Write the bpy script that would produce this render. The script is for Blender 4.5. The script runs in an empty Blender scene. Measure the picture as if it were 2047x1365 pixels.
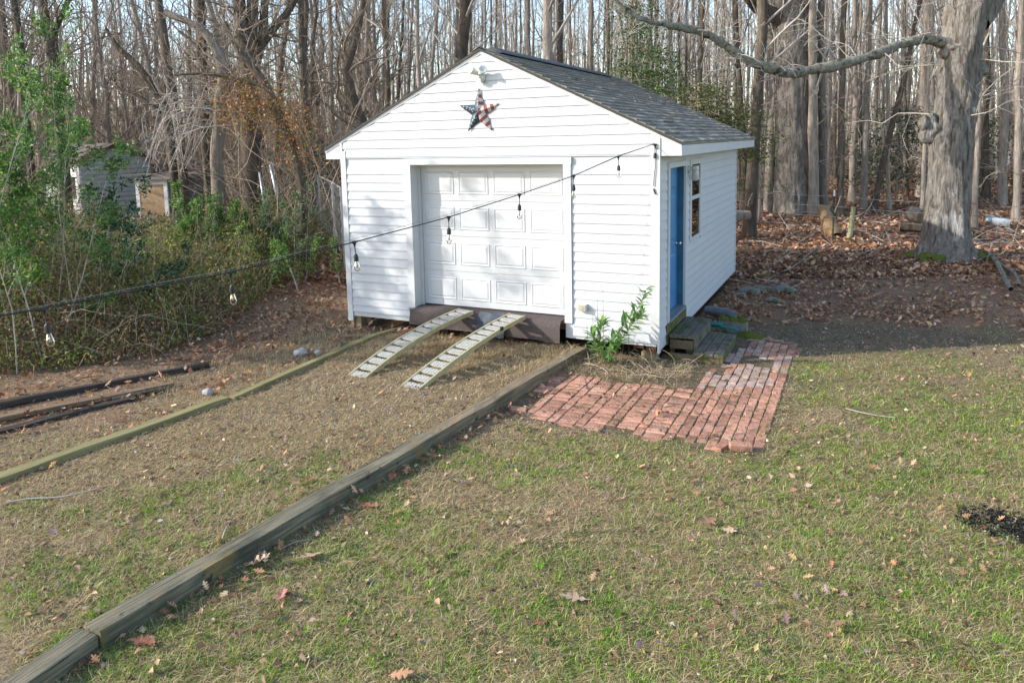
import bpy, math, random
import numpy as np
from mathutils import Matrix, Vector, Euler

rng = np.random.default_rng(11)
random.seed(5)
scene = bpy.context.scene
COL = scene.collection

# ------------------------------------------------------------------ camera
CAM = np.array([7.25648246, -9.06405427, 2.6704838])
ROT = (1.44638345, 0.0213785732, 0.447305426)
FPX, CY = 1458.17, 463.24
cd = bpy.data.cameras.new("camera")
cam = bpy.data.objects.new("camera", cd)
COL.objects.link(cam)
cam.location = CAM
cam.rotation_euler = ROT
cd.sensor_width = 36.0
cd.lens = FPX / 2047 * 36
cd.shift_y = -(682.5 - CY) / 2047
cd.clip_end = 1500
scene.camera = cam
RM = np.array(Euler(ROT).to_matrix())

# ------------------------------------------------------------------ light
SUN_AZ, SUN_EL = 57.5, 25.0
to_sun = Vector((-math.sin(math.radians(SUN_AZ)) * math.cos(math.radians(SUN_EL)),
                 -math.cos(math.radians(SUN_AZ)) * math.cos(math.radians(SUN_EL)),
                 math.sin(math.radians(SUN_EL))))
world = bpy.data.worlds.new("World")
scene.world = world
world.use_nodes = True
wn = world.node_tree
sky = wn.nodes.new("ShaderNodeTexSky")
sky.sky_type = 'NISHITA'
sky.sun_disc = False
sky.sun_elevation = math.radians(SUN_EL)
sky.sun_rotation = math.atan2(to_sun.x, to_sun.y)
sky.air_density = 1.0
sky.dust_density = 1.0
sky.ozone_density = 1.0
bg = wn.nodes["Background"]
bg.inputs[1].default_value = 0.15
wn.links.new(sky.outputs[0], bg.inputs[0])
sl = bpy.data.lights.new("sun", 'SUN')
sl.energy = 2.5
sl.angle = math.radians(0.8)
sl.color = (1.0, 0.955, 0.89)
so = bpy.data.objects.new("sun", sl)
COL.objects.link(so)
so.rotation_euler = to_sun.to_track_quat('Z', 'Y').to_euler()
so.location = (-10, -10, 20)
vs = scene.view_settings
scene.display_settings.display_device = 'sRGB'
vs.view_transform = 'Standard'
vs.look = 'None'
vs.exposure = 1.32
vs.gamma = 1.0
vs.use_curve_mapping = False
scene.render.engine = 'CYCLES'
scene.cycles.max_bounces = 8
scene.cycles.use_denoising = True
scene.cycles.transparent_max_bounces = 12


# ------------------------------------------------------------------ helpers
def ray(u, v):
    return RM @ np.array([(u - 1023.5) / FPX, -(v - CY) / FPX, -1.0])


def at(u, v, dep):
    return CAM + dep * ray(u, v)


def onz(u, v, z):
    r = ray(u, v)
    return CAM + (z - CAM[2]) / r[2] * r


FWD = RM @ np.array([0, 0, -1.0]); FWD[2] = 0; FWD /= np.linalg.norm(FWD)
RGT = np.array([FWD[1], -FWD[0], 0])


def sdep(x, y):
    return (x - CAM[0]) * FWD[0] + (y - CAM[1]) * FWD[1]


def slat(x, y):
    return (x - CAM[0]) * RGT[0] + (y - CAM[1]) * RGT[1]


def _h(i, j, k, s):
    n = (i * 374761393 + j * 668265263 + k * 2147483647 + s * 1274126177) & 0xFFFFFFFF
    n = ((n ^ (n >> 13)) * 1274126177) & 0xFFFFFFFF
    n = (n ^ (n >> 16)) & 0xFFFF
    return n / 65535.0


def vn3(x, y, z, s=0):
    x, y, z = np.broadcast_arrays(np.asarray(x, float), np.asarray(y, float), np.asarray(z, float))
    i, j, k = np.floor(x).astype(np.int64), np.floor(y).astype(np.int64), np.floor(z).astype(np.int64)
    fx, fy, fz = x - i, y - j, z - k
    fx, fy, fz = fx * fx * (3 - 2 * fx), fy * fy * (3 - 2 * fy), fz * fz * (3 - 2 * fz)
    r = 0
    for a in (0, 1):
        for b in (0, 1):
            for c in (0, 1):
                w = (fx if a else 1 - fx) * (fy if b else 1 - fy) * (fz if c else 1 - fz)
                r = r + w * _h(i + a, j + b, k + c, s)
    return r


def fbm(x, y, s=0, o=4):
    r, a, t = 0, 0.5, 0
    for q in range(o):
        r = r + a * vn3(x * 2 ** q, y * 2 ** q, 0.5, s + q * 17)
        t += a
        a *= 0.5
    return r / t


def sstep(a, b, x):
    t = np.clip((np.asarray(x, float) - a) / (b - a), 0, 1)
    return t * t * (3 - 2 * t)


WM = {}


def link(o, parent=None, M=None):
    COL.objects.link(o)
    M = M if M is not None else Matrix.Identity(4)
    if parent is not None:
        o.parent = parent
        o.matrix_parent_inverse = WM[parent.name].inverted()
    o.matrix_basis = M
    WM[o.name] = M.copy()
    return o


def tag(o, label=None, cat=None, group=None, kind=None):
    if label: o["label"] = label
    if cat: o["category"] = cat
    if group: o["group"] = group
    if kind: o["kind"] = kind
    return o


def empty(name, loc, parent=None):
    o = bpy.data.objects.new(name, None)
    o.empty_display_size = 0.2
    return link(o, parent, Matrix.Translation(Vector([float(c) for c in loc])))


def thing(name, label, cat, loc=(0, 0, 0), group=None):
    return tag(empty(name, loc), label, cat, group)


class MB:
    def __init__(s):
        s.v, s.f, s.m = [], [], []

    def add(s, vs_, fs, mi=0):
        b = len(s.v)
        s.v.extend([tuple(float(c) for c in v) for v in vs_])
        for f in fs:
            s.f.append(tuple(b + i for i in f))
            s.m.append(mi)
        return s

    def box(s, x0, x1, y0, y1, z0, z1, mi=0):
        return s.add([(x0, y0, z0), (x1, y0, z0), (x1, y1, z0), (x0, y1, z0), (x0, y0, z1), (x1, y0, z1), (x1, y1, z1), (x0, y1, z1)],
                     [(0, 3, 2, 1), (4, 5, 6, 7), (0, 1, 5, 4), (1, 2, 6, 5), (2, 3, 7, 6), (3, 0, 4, 7)], mi)

    def hexa(s, p, mi=0):
        return s.add(p, [(0, 3, 2, 1), (4, 5, 6, 7), (0, 1, 5, 4), (1, 2, 6, 5), (2, 3, 7, 6), (3, 0, 4, 7)], mi)

    def cbox(s, x0, x1, y0, y1, z0, z1, c=0.006, mi=0):
        """box whose top edges are chamfered"""
        v = [(x0, y0, z0), (x1, y0, z0), (x1, y1, z0), (x0, y1, z0), (x0, y0, z1 - c), (x1, y0, z1 - c), (x1, y1, z1 - c), (x0, y1, z1 - c),
             (x0 + c, y0 + c, z1), (x1 - c, y0 + c, z1), (x1 - c, y1 - c, z1), (x0 + c, y1 - c, z1)]
        return s.add(v, [(0, 3, 2, 1), (0, 1, 5, 4), (1, 2, 6, 5), (2, 3, 7, 6), (3, 0, 4, 7), (4, 5, 9, 8), (5, 6, 10, 9), (6, 7, 11, 10), (7, 4, 8, 11), (8, 9, 10, 11)], mi)

    def tube(s, pts, rad, n=8, mi=0, cap=True):
        V, F = tubes(np.array(pts, float)[None], np.array(rad, float)[None] if np.ndim(rad) else np.full((1, len(pts)), float(rad)), n)
        s.add(V, F, mi)
        if cap:
            k = len(pts)
            b = len(s.v) - k * n
            s.f.append(tuple(b + i for i in range(n))[::-1]); s.m.append(mi)
            s.f.append(tuple(b + (k - 1) * n + i for i in range(n))); s.m.append(mi)
        return s

    def lathe(s, prof, n=14, c=(0, 0, 0), mi=0):
        """prof: list of (radius, z)"""
        vs_ = [(c[0] + r * math.cos(2 * math.pi * k / n), c[1] + r * math.sin(2 * math.pi * k / n), c[2] + z) for r, z in prof for k in range(n)]
        fs = [(i * n + k, i * n + (k + 1) % n, (i + 1) * n + (k + 1) % n, (i + 1) * n + k) for i in range(len(prof) - 1) for k in range(n)]
        return s.add(vs_, fs, mi)

    def mesh(s, name, mats, smooth=False):
        me = bpy.data.meshes.new(name)
        me.from_pydata(s.v, [], s.f)
        for m in mats: me.materials.append(m)
        if len(mats) > 1: me.polygons.foreach_set("material_index", s.m)
        if smooth: me.polygons.foreach_set("use_smooth", [True] * len(s.f))
        me.update()
        return me

    def build(s, name, mats, parent=None, M=None, smooth=False):
        if not isinstance(mats, (list, tuple)): mats = [mats]
        return link(bpy.data.objects.new(name, s.mesh(name, mats, smooth)), parent, M)


def npmesh(name, V, F, mats, parent=None, M=None, smooth=False, col=None, fmat=None):
    """V (N,3); F list of (k,n) arrays (one per face size); col: per-face colours in the same order"""
    if not isinstance(F, (list, tuple)): F = [F]
    if not isinstance(mats, (list, tuple)): mats = [mats]
    me = bpy.data.meshes.new(name)
    V = np.ascontiguousarray(V, np.float32)
    me.vertices.add(len(V))
    me.vertices.foreach_set("co", V.ravel())
    loops = np.concatenate([f.ravel() for f in F]).astype(np.int32)
    tot = np.concatenate([np.full(len(f), f.shape[1]) for f in F]).astype(np.int32)
    start = np.concatenate([[0], np.cumsum(tot)[:-1]]).astype(np.int32)
    me.loops.add(len(loops))
    me.loops.foreach_set("vertex_index", loops)
    me.polygons.add(len(tot))
    me.polygons.foreach_set("loop_start", start)
    me.polygons.foreach_set("loop_total", tot)
    if smooth: me.polygons.foreach_set("use_smooth", np.ones(len(tot), bool))
    for m in mats: me.materials.append(m)
    if fmat is not None: me.polygons.foreach_set("material_index", fmat.astype(np.int32))
    if col is not None:
        a = me.attributes.new("col", 'FLOAT_COLOR', 'FACE')
        c = np.ones((len(tot), 4), np.float32)
        c[:, :3] = col
        a.data.foreach_set("color", c.ravel())
    me.update(calc_edges=True)
    o = bpy.data.objects.new(name, me)
    return link(o, parent, M)


def tubes(P, R, n):
    """P (T,k,3), R (T,k) -> verts, quads"""
    T, k, _ = P.shape
    t = np.gradient(P, axis=1)
    t /= np.linalg.norm(t, axis=2, keepdims=True) + 1e-9
    m = t.mean(axis=1)
    ref = np.where(np.abs(m[:, 2:3]) > 0.8, np.array([[1.0, 0.13, 0.0]]), np.array([[0.05, 0.02, 1.0]]))[:, None, :]
    u = np.cross(t, ref)
    u /= np.linalg.norm(u, axis=2, keepdims=True) + 1e-9
    w = np.cross(t, u)
    a = np.arange(n) * 2 * np.pi / n
    V = P[:, :, None, :] + R[:, :, None, None] * (u[:, :, None, :] * np.cos(a)[None, None, :, None] + w[:, :, None, :] * np.sin(a)[None, None, :, None])
    idx = np.arange(T * k * n).reshape(T, k, n)
    q = np.stack([idx[:, :-1], np.roll(idx, -1, 2)[:, :-1], np.roll(idx, -1, 2)[:, 1:], idx[:, 1:]], -1).reshape(-1, 4)
    return V.reshape(-1, 3), q


def join(parts):
    Vs, Fs, o = [], [], 0
    for V, F in parts:
        Vs.append(V); Fs.append(F + o); o += len(V)
    return np.concatenate(Vs), np.concatenate(Fs)


# ------------------------------------------------------------------ materials
def mat(name, c1, c2=None, scale=6, stretch=(1, 1, 1), detail=5, rough=0.7, bump=0.0, bscale=None, rand=0.0, ramp=(0.35, 0.65),
        layers=(), spec=0.5, metal=0.0, coord='Object', bdist=0.01):
    """noise mix of two colours; layers: (colour, scale, lo, hi, stretch, coord) stains on top; rand: value change per object"""
    m = bpy.data.materials.new(name)
    m.use_nodes = True
    nt = m.node_tree
    N, L = nt.nodes, nt.links
    b = N["Principled BSDF"]
    b.inputs["Roughness"].default_value = rough
    b.inputs["Specular IOR Level"].default_value = spec
    b.inputs["Metallic"].default_value = metal
    tc = N.new("ShaderNodeTexCoord")
    geo = N.new("ShaderNodeNewGeometry")

    def vec(st, cc):
        mp = N.new("ShaderNodeMapping")
        mp.inputs["Scale"].default_value = st
        L.new(geo.outputs["Position"] if cc == 'World' else tc.outputs[cc], mp.inputs["Vector"])
        return mp.outputs[0]

    def noise(sc, st, cc, det=detail):
        n = N.new("ShaderNodeTexNoise")
        n.inputs["Scale"].default_value = sc
        n.inputs["Detail"].default_value = det
        n.inputs["Roughness"].default_value = 0.62
        L.new(vec(st, cc), n.inputs["Vector"])
        return n.outputs["Fac"]

    def rmp(f, lo, hi):
        r = N.new("ShaderNodeMapRange")
        r.inputs[1].default_value = lo; r.inputs[2].default_value = hi
        L.new(f, r.inputs[0])
        return r.outputs[0]

    def mix(f, a, c):
        x = N.new("ShaderNodeMix"); x.data_type = 'RGBA'
        L.new(f, x.inputs[0])
        for s, q in ((6, a), (7, c)):
            if isinstance(q, (tuple, list)): x.inputs[s].default_value = (*q[:3], 1)
            else: L.new(q, x.inputs[s])
        return x.outputs[2]

    c = c1
    if c2 is not None:
        c = mix(rmp(noise(scale, stretch, coord), *ramp), c1, c2)
    for la in layers:
        lc, ls, lo, hi = la[:4]
        st = la[4] if len(la) > 4 else (1, 1, 1)
        cc = la[5] if len(la) > 5 else coord
        c = mix(rmp(noise(ls, st, cc), lo, hi), c, lc)
    if rand:
        oi = N.new("ShaderNodeObjectInfo")
        hs = N.new("ShaderNodeHueSaturation")
        r = N.new("ShaderNodeMapRange")
        r.inputs[3].default_value = 1 - rand; r.inputs[4].default_value = 1 + rand
        L.new(oi.outputs["Random"], r.inputs[0])
        L.new(r.outputs[0], hs.inputs["Value"])
        if isinstance(c, (tuple, list)): hs.inputs["Color"].default_value = (*c[:3], 1)
        else: L.new(c, hs.inputs["Color"])
        c = hs.outputs[0]
    if isinstance(c, (tuple, list)): b.inputs["Base Color"].default_value = (*c[:3], 1)
    else: L.new(c, b.inputs["Base Color"])
    if bump:
        bp = N.new("ShaderNodeBump")
        bp.inputs["Strength"].default_value = bump
        bp.inputs["Distance"].default_value = bdist
        L.new(noise(bscale or scale, stretch, coord), bp.inputs["Height"])
        L.new(bp.outputs[0], b.inputs["Normal"])
    return m


def leafmat(name, transl=0.35, rough=0.55, spec=0.3):
    m = bpy.data.materials.new(name)
    m.use_nodes = True
    nt = m.node_tree
    N, L = nt.nodes, nt.links
    b = N["Principled BSDF"]
    a = N.new("ShaderNodeAttribute"); a.attribute_name = "col"
    L.new(a.outputs["Color"], b.inputs["Base Color"])
    b.inputs["Roughness"].default_value = rough
    b.inputs["Specular IOR Level"].default_value = spec
    t = N.new("ShaderNodeBsdfTranslucent")
    L.new(a.outputs["Color"], t.inputs[0])
    x = N.new("ShaderNodeMixShader")
    x.inputs[0].default_value = transl
    L.new(b.outputs[0], x.inputs[1]); L.new(t.outputs[0], x.inputs[2])
    L.new(x.outputs[0], N["Material Output"].inputs[0])
    return m


def plain(name, c, rough=0.5, metal=0, spec=0.5):
    m = bpy.data.materials.new(name)
    m.use_nodes = True
    b = m.node_tree.nodes["Principled BSDF"]
    b.inputs["Base Color"].default_value = (*c, 1)
    b.inputs["Roughness"].default_value = rough
    b.inputs["Metallic"].default_value = metal
    b.inputs["Specular IOR Level"].default_value = spec
    return m


def glassmat(name, tint=(0.95, 0.97, 0.96), ior=1.45, refl=1.0):
    m = bpy.data.materials.new(name)
    m.use_nodes = True
    nt = m.node_tree
    N, L = nt.nodes, nt.links
    N.remove(N["Principled BSDF"])
    g = N.new("ShaderNodeBsdfGlossy"); g.inputs["Roughness"].default_value = 0.02
    t = N.new("ShaderNodeBsdfTransparent"); t.inputs[0].default_value = (*tint, 1)
    f = N.new("ShaderNodeFresnel"); f.inputs[0].default_value = ior
    x = N.new("ShaderNodeMixShader")
    L.new(f.outputs[0], x.inputs[0]); L.new(t.outputs[0], x.inputs[1]); L.new(g.outputs[0], x.inputs[2])
    L.new(x.outputs[0], N["Material Output"].inputs[0])
    return m


VINYL = mat("vinyl_siding", (0.57, 0.58, 0.60), (0.53, 0.545, 0.57), scale=1.6, rough=0.42, spec=0.4, bump=0.05, bscale=40, rand=0.015,
            layers=[((0.47, 0.475, 0.45), 2.2, 0.60, 0.90, (1, 1, 1.6), 'World'), ((0.40, 0.37, 0.31), 30, 0.70, 0.85, (1, 1, 1), 'World')])
TRIM = mat("white_trim", (0.58, 0.585, 0.59), (0.54, 0.545, 0.55), scale=2.5, rough=0.45, layers=[((0.52, 0.48, 0.42), 9, 0.70, 0.9)])
STEEL = mat("door_steel", (0.56, 0.565, 0.57), (0.53, 0.54, 0.55), scale=1.0, rough=0.38, bump=0.02, bscale=60, layers=[((0.66, 0.65, 0.62), 2.2, 0.64, 0.95)])
SHINGLE = mat("asphalt_shingle", (0.18, 0.162, 0.135), (0.30, 0.275, 0.235), scale=120, detail=3, rough=0.92, bump=0.6, bscale=160, rand=0.28, spec=0.2,
              layers=[((0.19, 0.195, 0.14), 1.3, 0.5, 0.85, (1, 1, 1), 'World'), ((0.38, 0.36, 0.32), 40, 0.66, 0.85, (6, 1, 1), 'World')])
VENT = plain("ridge_vent_plastic", (0.018, 0.02, 0.02), 0.45)
DRIP = plain("drip_edge", (0.55, 0.56, 0.58), 0.35)
DARKIN = plain("dark_interior", (0.05, 0.045, 0.04), 0.9)
BLUE = mat("blue_door_paint", (0.065, 0.235, 0.47), (0.055, 0.205, 0.42), scale=4, rough=0.42, layers=[((0.20, 0.34, 0.50), 8, 0.70, 0.9)])
SHADEBLUE = mat("shaded_jamb_paint", (0.035, 0.145, 0.235), (0.025, 0.10, 0.17), scale=6, rough=0.5, layers=[((0.25, 0.27, 0.24), 14, 0.68, 0.85)])  # the jamb's blue paint with its shade mixed into the colour
CHROME = plain("brushed_steel", (0.6, 0.58, 0.55), 0.25, 1.0)
ALU = mat("threshold_metal", (0.30, 0.33, 0.34), (0.22, 0.24, 0.25), scale=12, rough=0.5, metal=0.4)
GLASS = glassmat("window_glass", (0.75, 0.8, 0.8), 1.55)
BULB = glassmat("bulb_glass", (0.93, 0.93, 0.90), 1.45)
RUBBER = plain("black_rubber", (0.012, 0.014, 0.015), 0.5)
CABLE = plain("black_cable", (0.012, 0.013, 0.014), 0.55)
WIRE = plain("galvanised_wire", (0.33, 0.34, 0.34), 0.4, 0.7)
FILAMENT = plain("filament_stem", (0.42, 0.36, 0.28), 0.4, 0.5)
FLOODPL = mat("aged_plastic", (0.66, 0.66, 0.58), (0.58, 0.585, 0.53), scale=10, rough=0.5)
CARPET = mat("brown_carpet", (0.085, 0.066, 0.060), (0.14, 0.112, 0.102), scale=60, detail=4, rough=1.0, bump=0.8, bscale=150, spec=0.1,
             layers=[((0.17, 0.13, 0.10), 7, 0.6, 0.85), ((0.02, 0.018, 0.018), 3.3, 0.66, 0.75)])
TARP = mat("blue_black_plastic", (0.022, 0.032, 0.048), (0.035, 0.05, 0.075), scale=9, rough=0.6, bump=0.5, bscale=12)
RAMPTOP = mat("ramp_tread_metal", (0.50, 0.49, 0.445), (0.40, 0.39, 0.35), scale=14, rough=0.5, metal=0.15, layers=[((0.33, 0.27, 0.18), 9, 0.66, 0.88)])
RAMPRAIL = mat("ramp_rail_metal", (0.48, 0.44, 0.28), (0.38, 0.335, 0.17), scale=10, rough=0.45, metal=0.25, layers=[((0.25, 0.20, 0.12), 12, 0.68, 0.9)])
TIMBER = mat("weathered_timber", (0.15, 0.115, 0.072), (0.28, 0.22, 0.14), scale=7, stretch=(0.30, 6.5, 6.5), detail=9, rough=0.9, bump=1.0, bscale=8, bdist=0.012, ramp=(0.40, 0.62), spec=0.2,
             layers=[((0.055, 0.060, 0.048), 2.4, 0.55, 0.80, (0.5, 1, 1)), ((0.28, 0.25, 0.20), 16, 0.66, 0.85, (0.08, 1, 1)), ((0.030, 0.026, 0.020), 24, 0.60, 0.68, (0.06, 1.6, 1.6)), ((0.05, 0.042, 0.03), 9, 0.62, 0.70, (1, 1, 1)), ((0.11, 0.085, 0.04), 1.2, 0.56, 0.8)])
DARKTIMBER = mat("grey_green_timber", (0.11, 0.10, 0.068), (0.235, 0.205, 0.14), scale=7, stretch=(0.30, 6.5, 6.5), detail=9, rough=0.9, bump=1.0, bscale=8, bdist=0.012, ramp=(0.40, 0.62), spec=0.2,
             layers=[((0.055, 0.062, 0.045), 2.6, 0.50, 0.68, (0.6, 1, 1)), ((0.24, 0.165, 0.055), 1.9, 0.56, 0.72), ((0.030, 0.026, 0.020), 24, 0.60, 0.68, (0.06, 1.6, 1.6)), ((0.05, 0.042, 0.03), 9, 0.62, 0.70, (1, 1, 1))])
GREENTIMBER = mat("treated_timber", (0.19, 0.165, 0.07), (0.29, 0.25, 0.12), scale=7, stretch=(0.15, 2, 2), detail=7, rough=0.85, bump=0.6, bscale=9, spec=0.2,
             layers=[((0.11, 0.115, 0.05), 3, 0.58, 0.85), ((0.07, 0.055, 0.03), 20, 0.68, 0.78, (0.05, 1, 1))])
BLACKBOARD = mat("rotten_board", (0.030, 0.026, 0.022), (0.075, 0.06, 0.048), scale=9, stretch=(0.2, 2, 2), rough=0.9, bump=0.7, spec=0.2, layers=[((0.17, 0.10, 0.055), 5, 0.63, 0.8, (0.3, 1, 1))])
BROWNBOARD = mat("brown_board", (0.15, 0.095, 0.055), (0.24, 0.165, 0.105), scale=9, stretch=(0.15, 2, 2), rough=0.9, bump=0.6, spec=0.2, layers=[((0.05, 0.04, 0.03), 4, 0.62, 0.8, (0.3, 1, 1))])
STEPWOOD = mat("grey_step_wood", (0.10, 0.088, 0.07), (0.19, 0.168, 0.135), scale=9, stretch=(5, 0.25, 5), rough=0.92, bump=0.8, bscale=10, spec=0.2,
               layers=[((0.06, 0.085, 0.018), 5, 0.50, 0.64, (1, 1, 1), 'World'), ((0.045, 0.038, 0.03), 3, 0.60, 0.78, (1, 1, 1), 'World')])
MOSSWOOD = mat("mossy_wood", (0.13, 0.095, 0.06), (0.20, 0.15, 0.095), scale=8, stretch=(2, 0.3, 2), rough=0.95, bump=0.8, spec=0.1, layers=[((0.07, 0.10, 0.018), 4.5, 0.46, 0.62, (1, 1, 1), 'World')])
PIERWOOD = mat("pier_block", (0.25, 0.18, 0.10), (0.33, 0.25, 0.15), scale=6, stretch=(3, 3, .4), rough=0.9, bump=0.5)
REDWOOD = mat("red_brown_post", (0.13, 0.055, 0.032), (0.18, 0.09, 0.05), scale=6, stretch=(3, 3, .4), rough=0.9, bump=0.5)
BRICK = mat("clay_brick", (0.36, 0.16, 0.105), (0.46, 0.255, 0.18), scale=14, rough=0.92, bump=0.6, bscale=50, rand=0.30, spec=0.2,
            layers=[((0.50, 0.36, 0.26), 3.6, 0.55, 0.85, (1, 1, 1), 'World'), ((0.15, 0.11, 0.07), 9, 0.54, 0.66, (1, 1, 1), 'World'), ((0.10, 0.11, 0.035), 4.3, 0.60, 0.72, (1, 1, 1), 'World')])
PALEBRICK = mat("limed_brick", (0.42, 0.335, 0.28), (0.38, 0.235, 0.18), scale=9, rough=0.95, bump=0.5, bscale=50, rand=0.18, spec=0.15,
            layers=[((0.09, 0.07, 0.055), 6, 0.52, 0.72, (1, 1, 1), 'World')])
STONE = mat("grey_stone", (0.30, 0.29, 0.28), (0.42, 0.41, 0.39), scale=12, rough=0.9, bump=0.6)
MOSSSTONE = mat("mossy_stone", (0.16, 0.155, 0.14), (0.24, 0.235, 0.21), scale=9, rough=0.95, bump=0.6, layers=[((0.07, 0.085, 0.02), 5, 0.50, 0.66)])
MOSS = mat("moss", (0.075, 0.10, 0.018), (0.12, 0.135, 0.028), scale=22, rough=1.0, bump=1.0, bscale=70, spec=0.1)
PIPE = mat("grey_pipe", (0.10, 0.115, 0.125), (0.15, 0.165, 0.175), scale=9, rough=0.5)
TEALPL = plain("teal_plastic", (0.015, 0.21, 0.20), 0.4)
ASH = mat("charred_bits", (0.012, 0.012, 0.013), (0.035, 0.034, 0.034), scale=20, rough=0.8, rand=0)
POSTGREEN = plain("post_green", (0.018, 0.028, 0.022), 0.6)
WHITEP = plain("white_paint", (0.75, 0.75, 0.73), 0.6)
GALV = mat("galvanised_pipe", (0.42, 0.44, 0.45), (0.33, 0.34, 0.35), scale=8, rough=0.4, metal=0.5)
GREYSIDE = mat("grey_green_siding", (0.44, 0.475, 0.43), (0.38, 0.41, 0.375), scale=3, rough=0.6)
OLDROOF = mat("old_brown_roof", (0.13, 0.10, 0.085), (0.20, 0.165, 0.14), scale=12, rough=0.95)
REDTRIM = mat("dark_red_trim", (0.13, 0.05, 0.035), (0.09, 0.035, 0.025), scale=8, rough=0.8)
PLY = mat("orange_plywood", (0.46, 0.31, 0.18), (0.36, 0.235, 0.13), scale=5, rough=0.8)
TINGREY = mat("grey_tin", (0.17, 0.18, 0.19), (0.13, 0.14, 0.145), scale=4, rough=0.6)
STARBLUE = mat("star_navy", (0.025, 0.055, 0.075), (0.018, 0.042, 0.06), scale=20, rough=0.45, metal=0.2, layers=[((0.20, 0.12, 0.05), 14, 0.70, 0.85)])
STARRED = mat("star_red", (0.20, 0.045, 0.048), (0.15, 0.035, 0.038), scale=20, rough=0.45, metal=0.2)
STARWHITE = mat("star_cream", (0.42, 0.40, 0.37), (0.34, 0.32, 0.29), scale=20, rough=0.45, metal=0.1)
BARK = mat("grey_bark", (0.19, 0.153, 0.12), (0.36, 0.305, 0.25), scale=7, stretch=(2.2, 2.2, 0.35), detail=8, rough=0.95, bump=1.0, bscale=9, bdist=0.03, rand=0.22, spec=0.1,
           layers=[((0.38, 0.33, 0.275), 1.4, 0.56, 0.80, (1, 1, .5))])
DARKBARK = mat("dark_bark", (0.07, 0.054, 0.041), (0.15, 0.12, 0.092), scale=7, stretch=(2.2, 2.2, 0.35), detail=8, rough=0.95, bump=1.0, bscale=9, bdist=0.03, rand=0.2, spec=0.1,
               layers=[((0.145, 0.145, 0.115), 1.7, 0.58, 0.82, (1, 1, .5))])
OAKBARK = mat("oak_bark", (0.15, 0.127, 0.105), (0.275, 0.24, 0.205), scale=9, stretch=(2.2, 2.2, 0.4), detail=8, rough=0.95, bump=1.0, bscale=14, bdist=0.06, spec=0.1,
              layers=[((0.34, 0.315, 0.28), 1.6, 0.54, 0.80, (1, 1, .5)), ((0.095, 0.075, 0.06), 5.5, 0.54, 0.64, (2.4, 2.4, .22))])
PALEBARK = mat("pale_gnarled_bark", (0.13, 0.112, 0.093), (0.27, 0.245, 0.212), scale=9, stretch=(2, 2, 0.40), detail=9, rough=0.95, bump=1.0, bscale=13, bdist=0.07, spec=0.1,
               layers=[((0.42, 0.41, 0.385), 1.9, 0.56, 0.70, (1, 1, .45)), ((0.085, 0.068, 0.052), 5.0, 0.53, 0.63, (2.2, 2.2, .28)), ((0.10, 0.085, 0.06), 2.2, 0.62, 0.74, (1.2, 1.2, .6))])
LIMB = mat("lichen_limb_bark", (0.13, 0.118, 0.09), (0.27, 0.26, 0.21), scale=16, rough=0.95, bump=1.0, bscale=22, spec=0.1, layers=[((0.06, 0.05, 0.04), 7, 0.52, 0.64)])
TWIG = mat("twig_bark", (0.19, 0.148, 0.11), (0.33, 0.265, 0.205), scale=2, rough=0.9, rand=0.15, spec=0.1)
GREYTWIG = mat("grey_twig_bark", (0.30, 0.26, 0.215), (0.46, 0.415, 0.36), scale=2, rough=0.9, rand=0.15, spec=0.1)
CANE = mat("bramble_cane", (0.17, 0.105, 0.07), (0.32, 0.245, 0.17), scale=2, rough=0.85, spec=0.1)
VINE = mat("dry_vine", (0.40, 0.33, 0.23), (0.30, 0.23, 0.155), scale=5, rough=0.9, spec=0.1)
SPLITWOOD = mat("split_wood", (0.34, 0.21, 0.10), (0.22, 0.13, 0.06), scale=6, stretch=(3, 3, .3), rough=0.9, bump=0.6)
LEAF = leafmat("leaf_foliage", 0.38, 0.5, 0.35)
LITTER = leafmat("dead_leaf", 0.15, 0.75, 0.2)
GRASSM = leafmat("grass_blades", 0.30, 0.6, 0.2)


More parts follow.
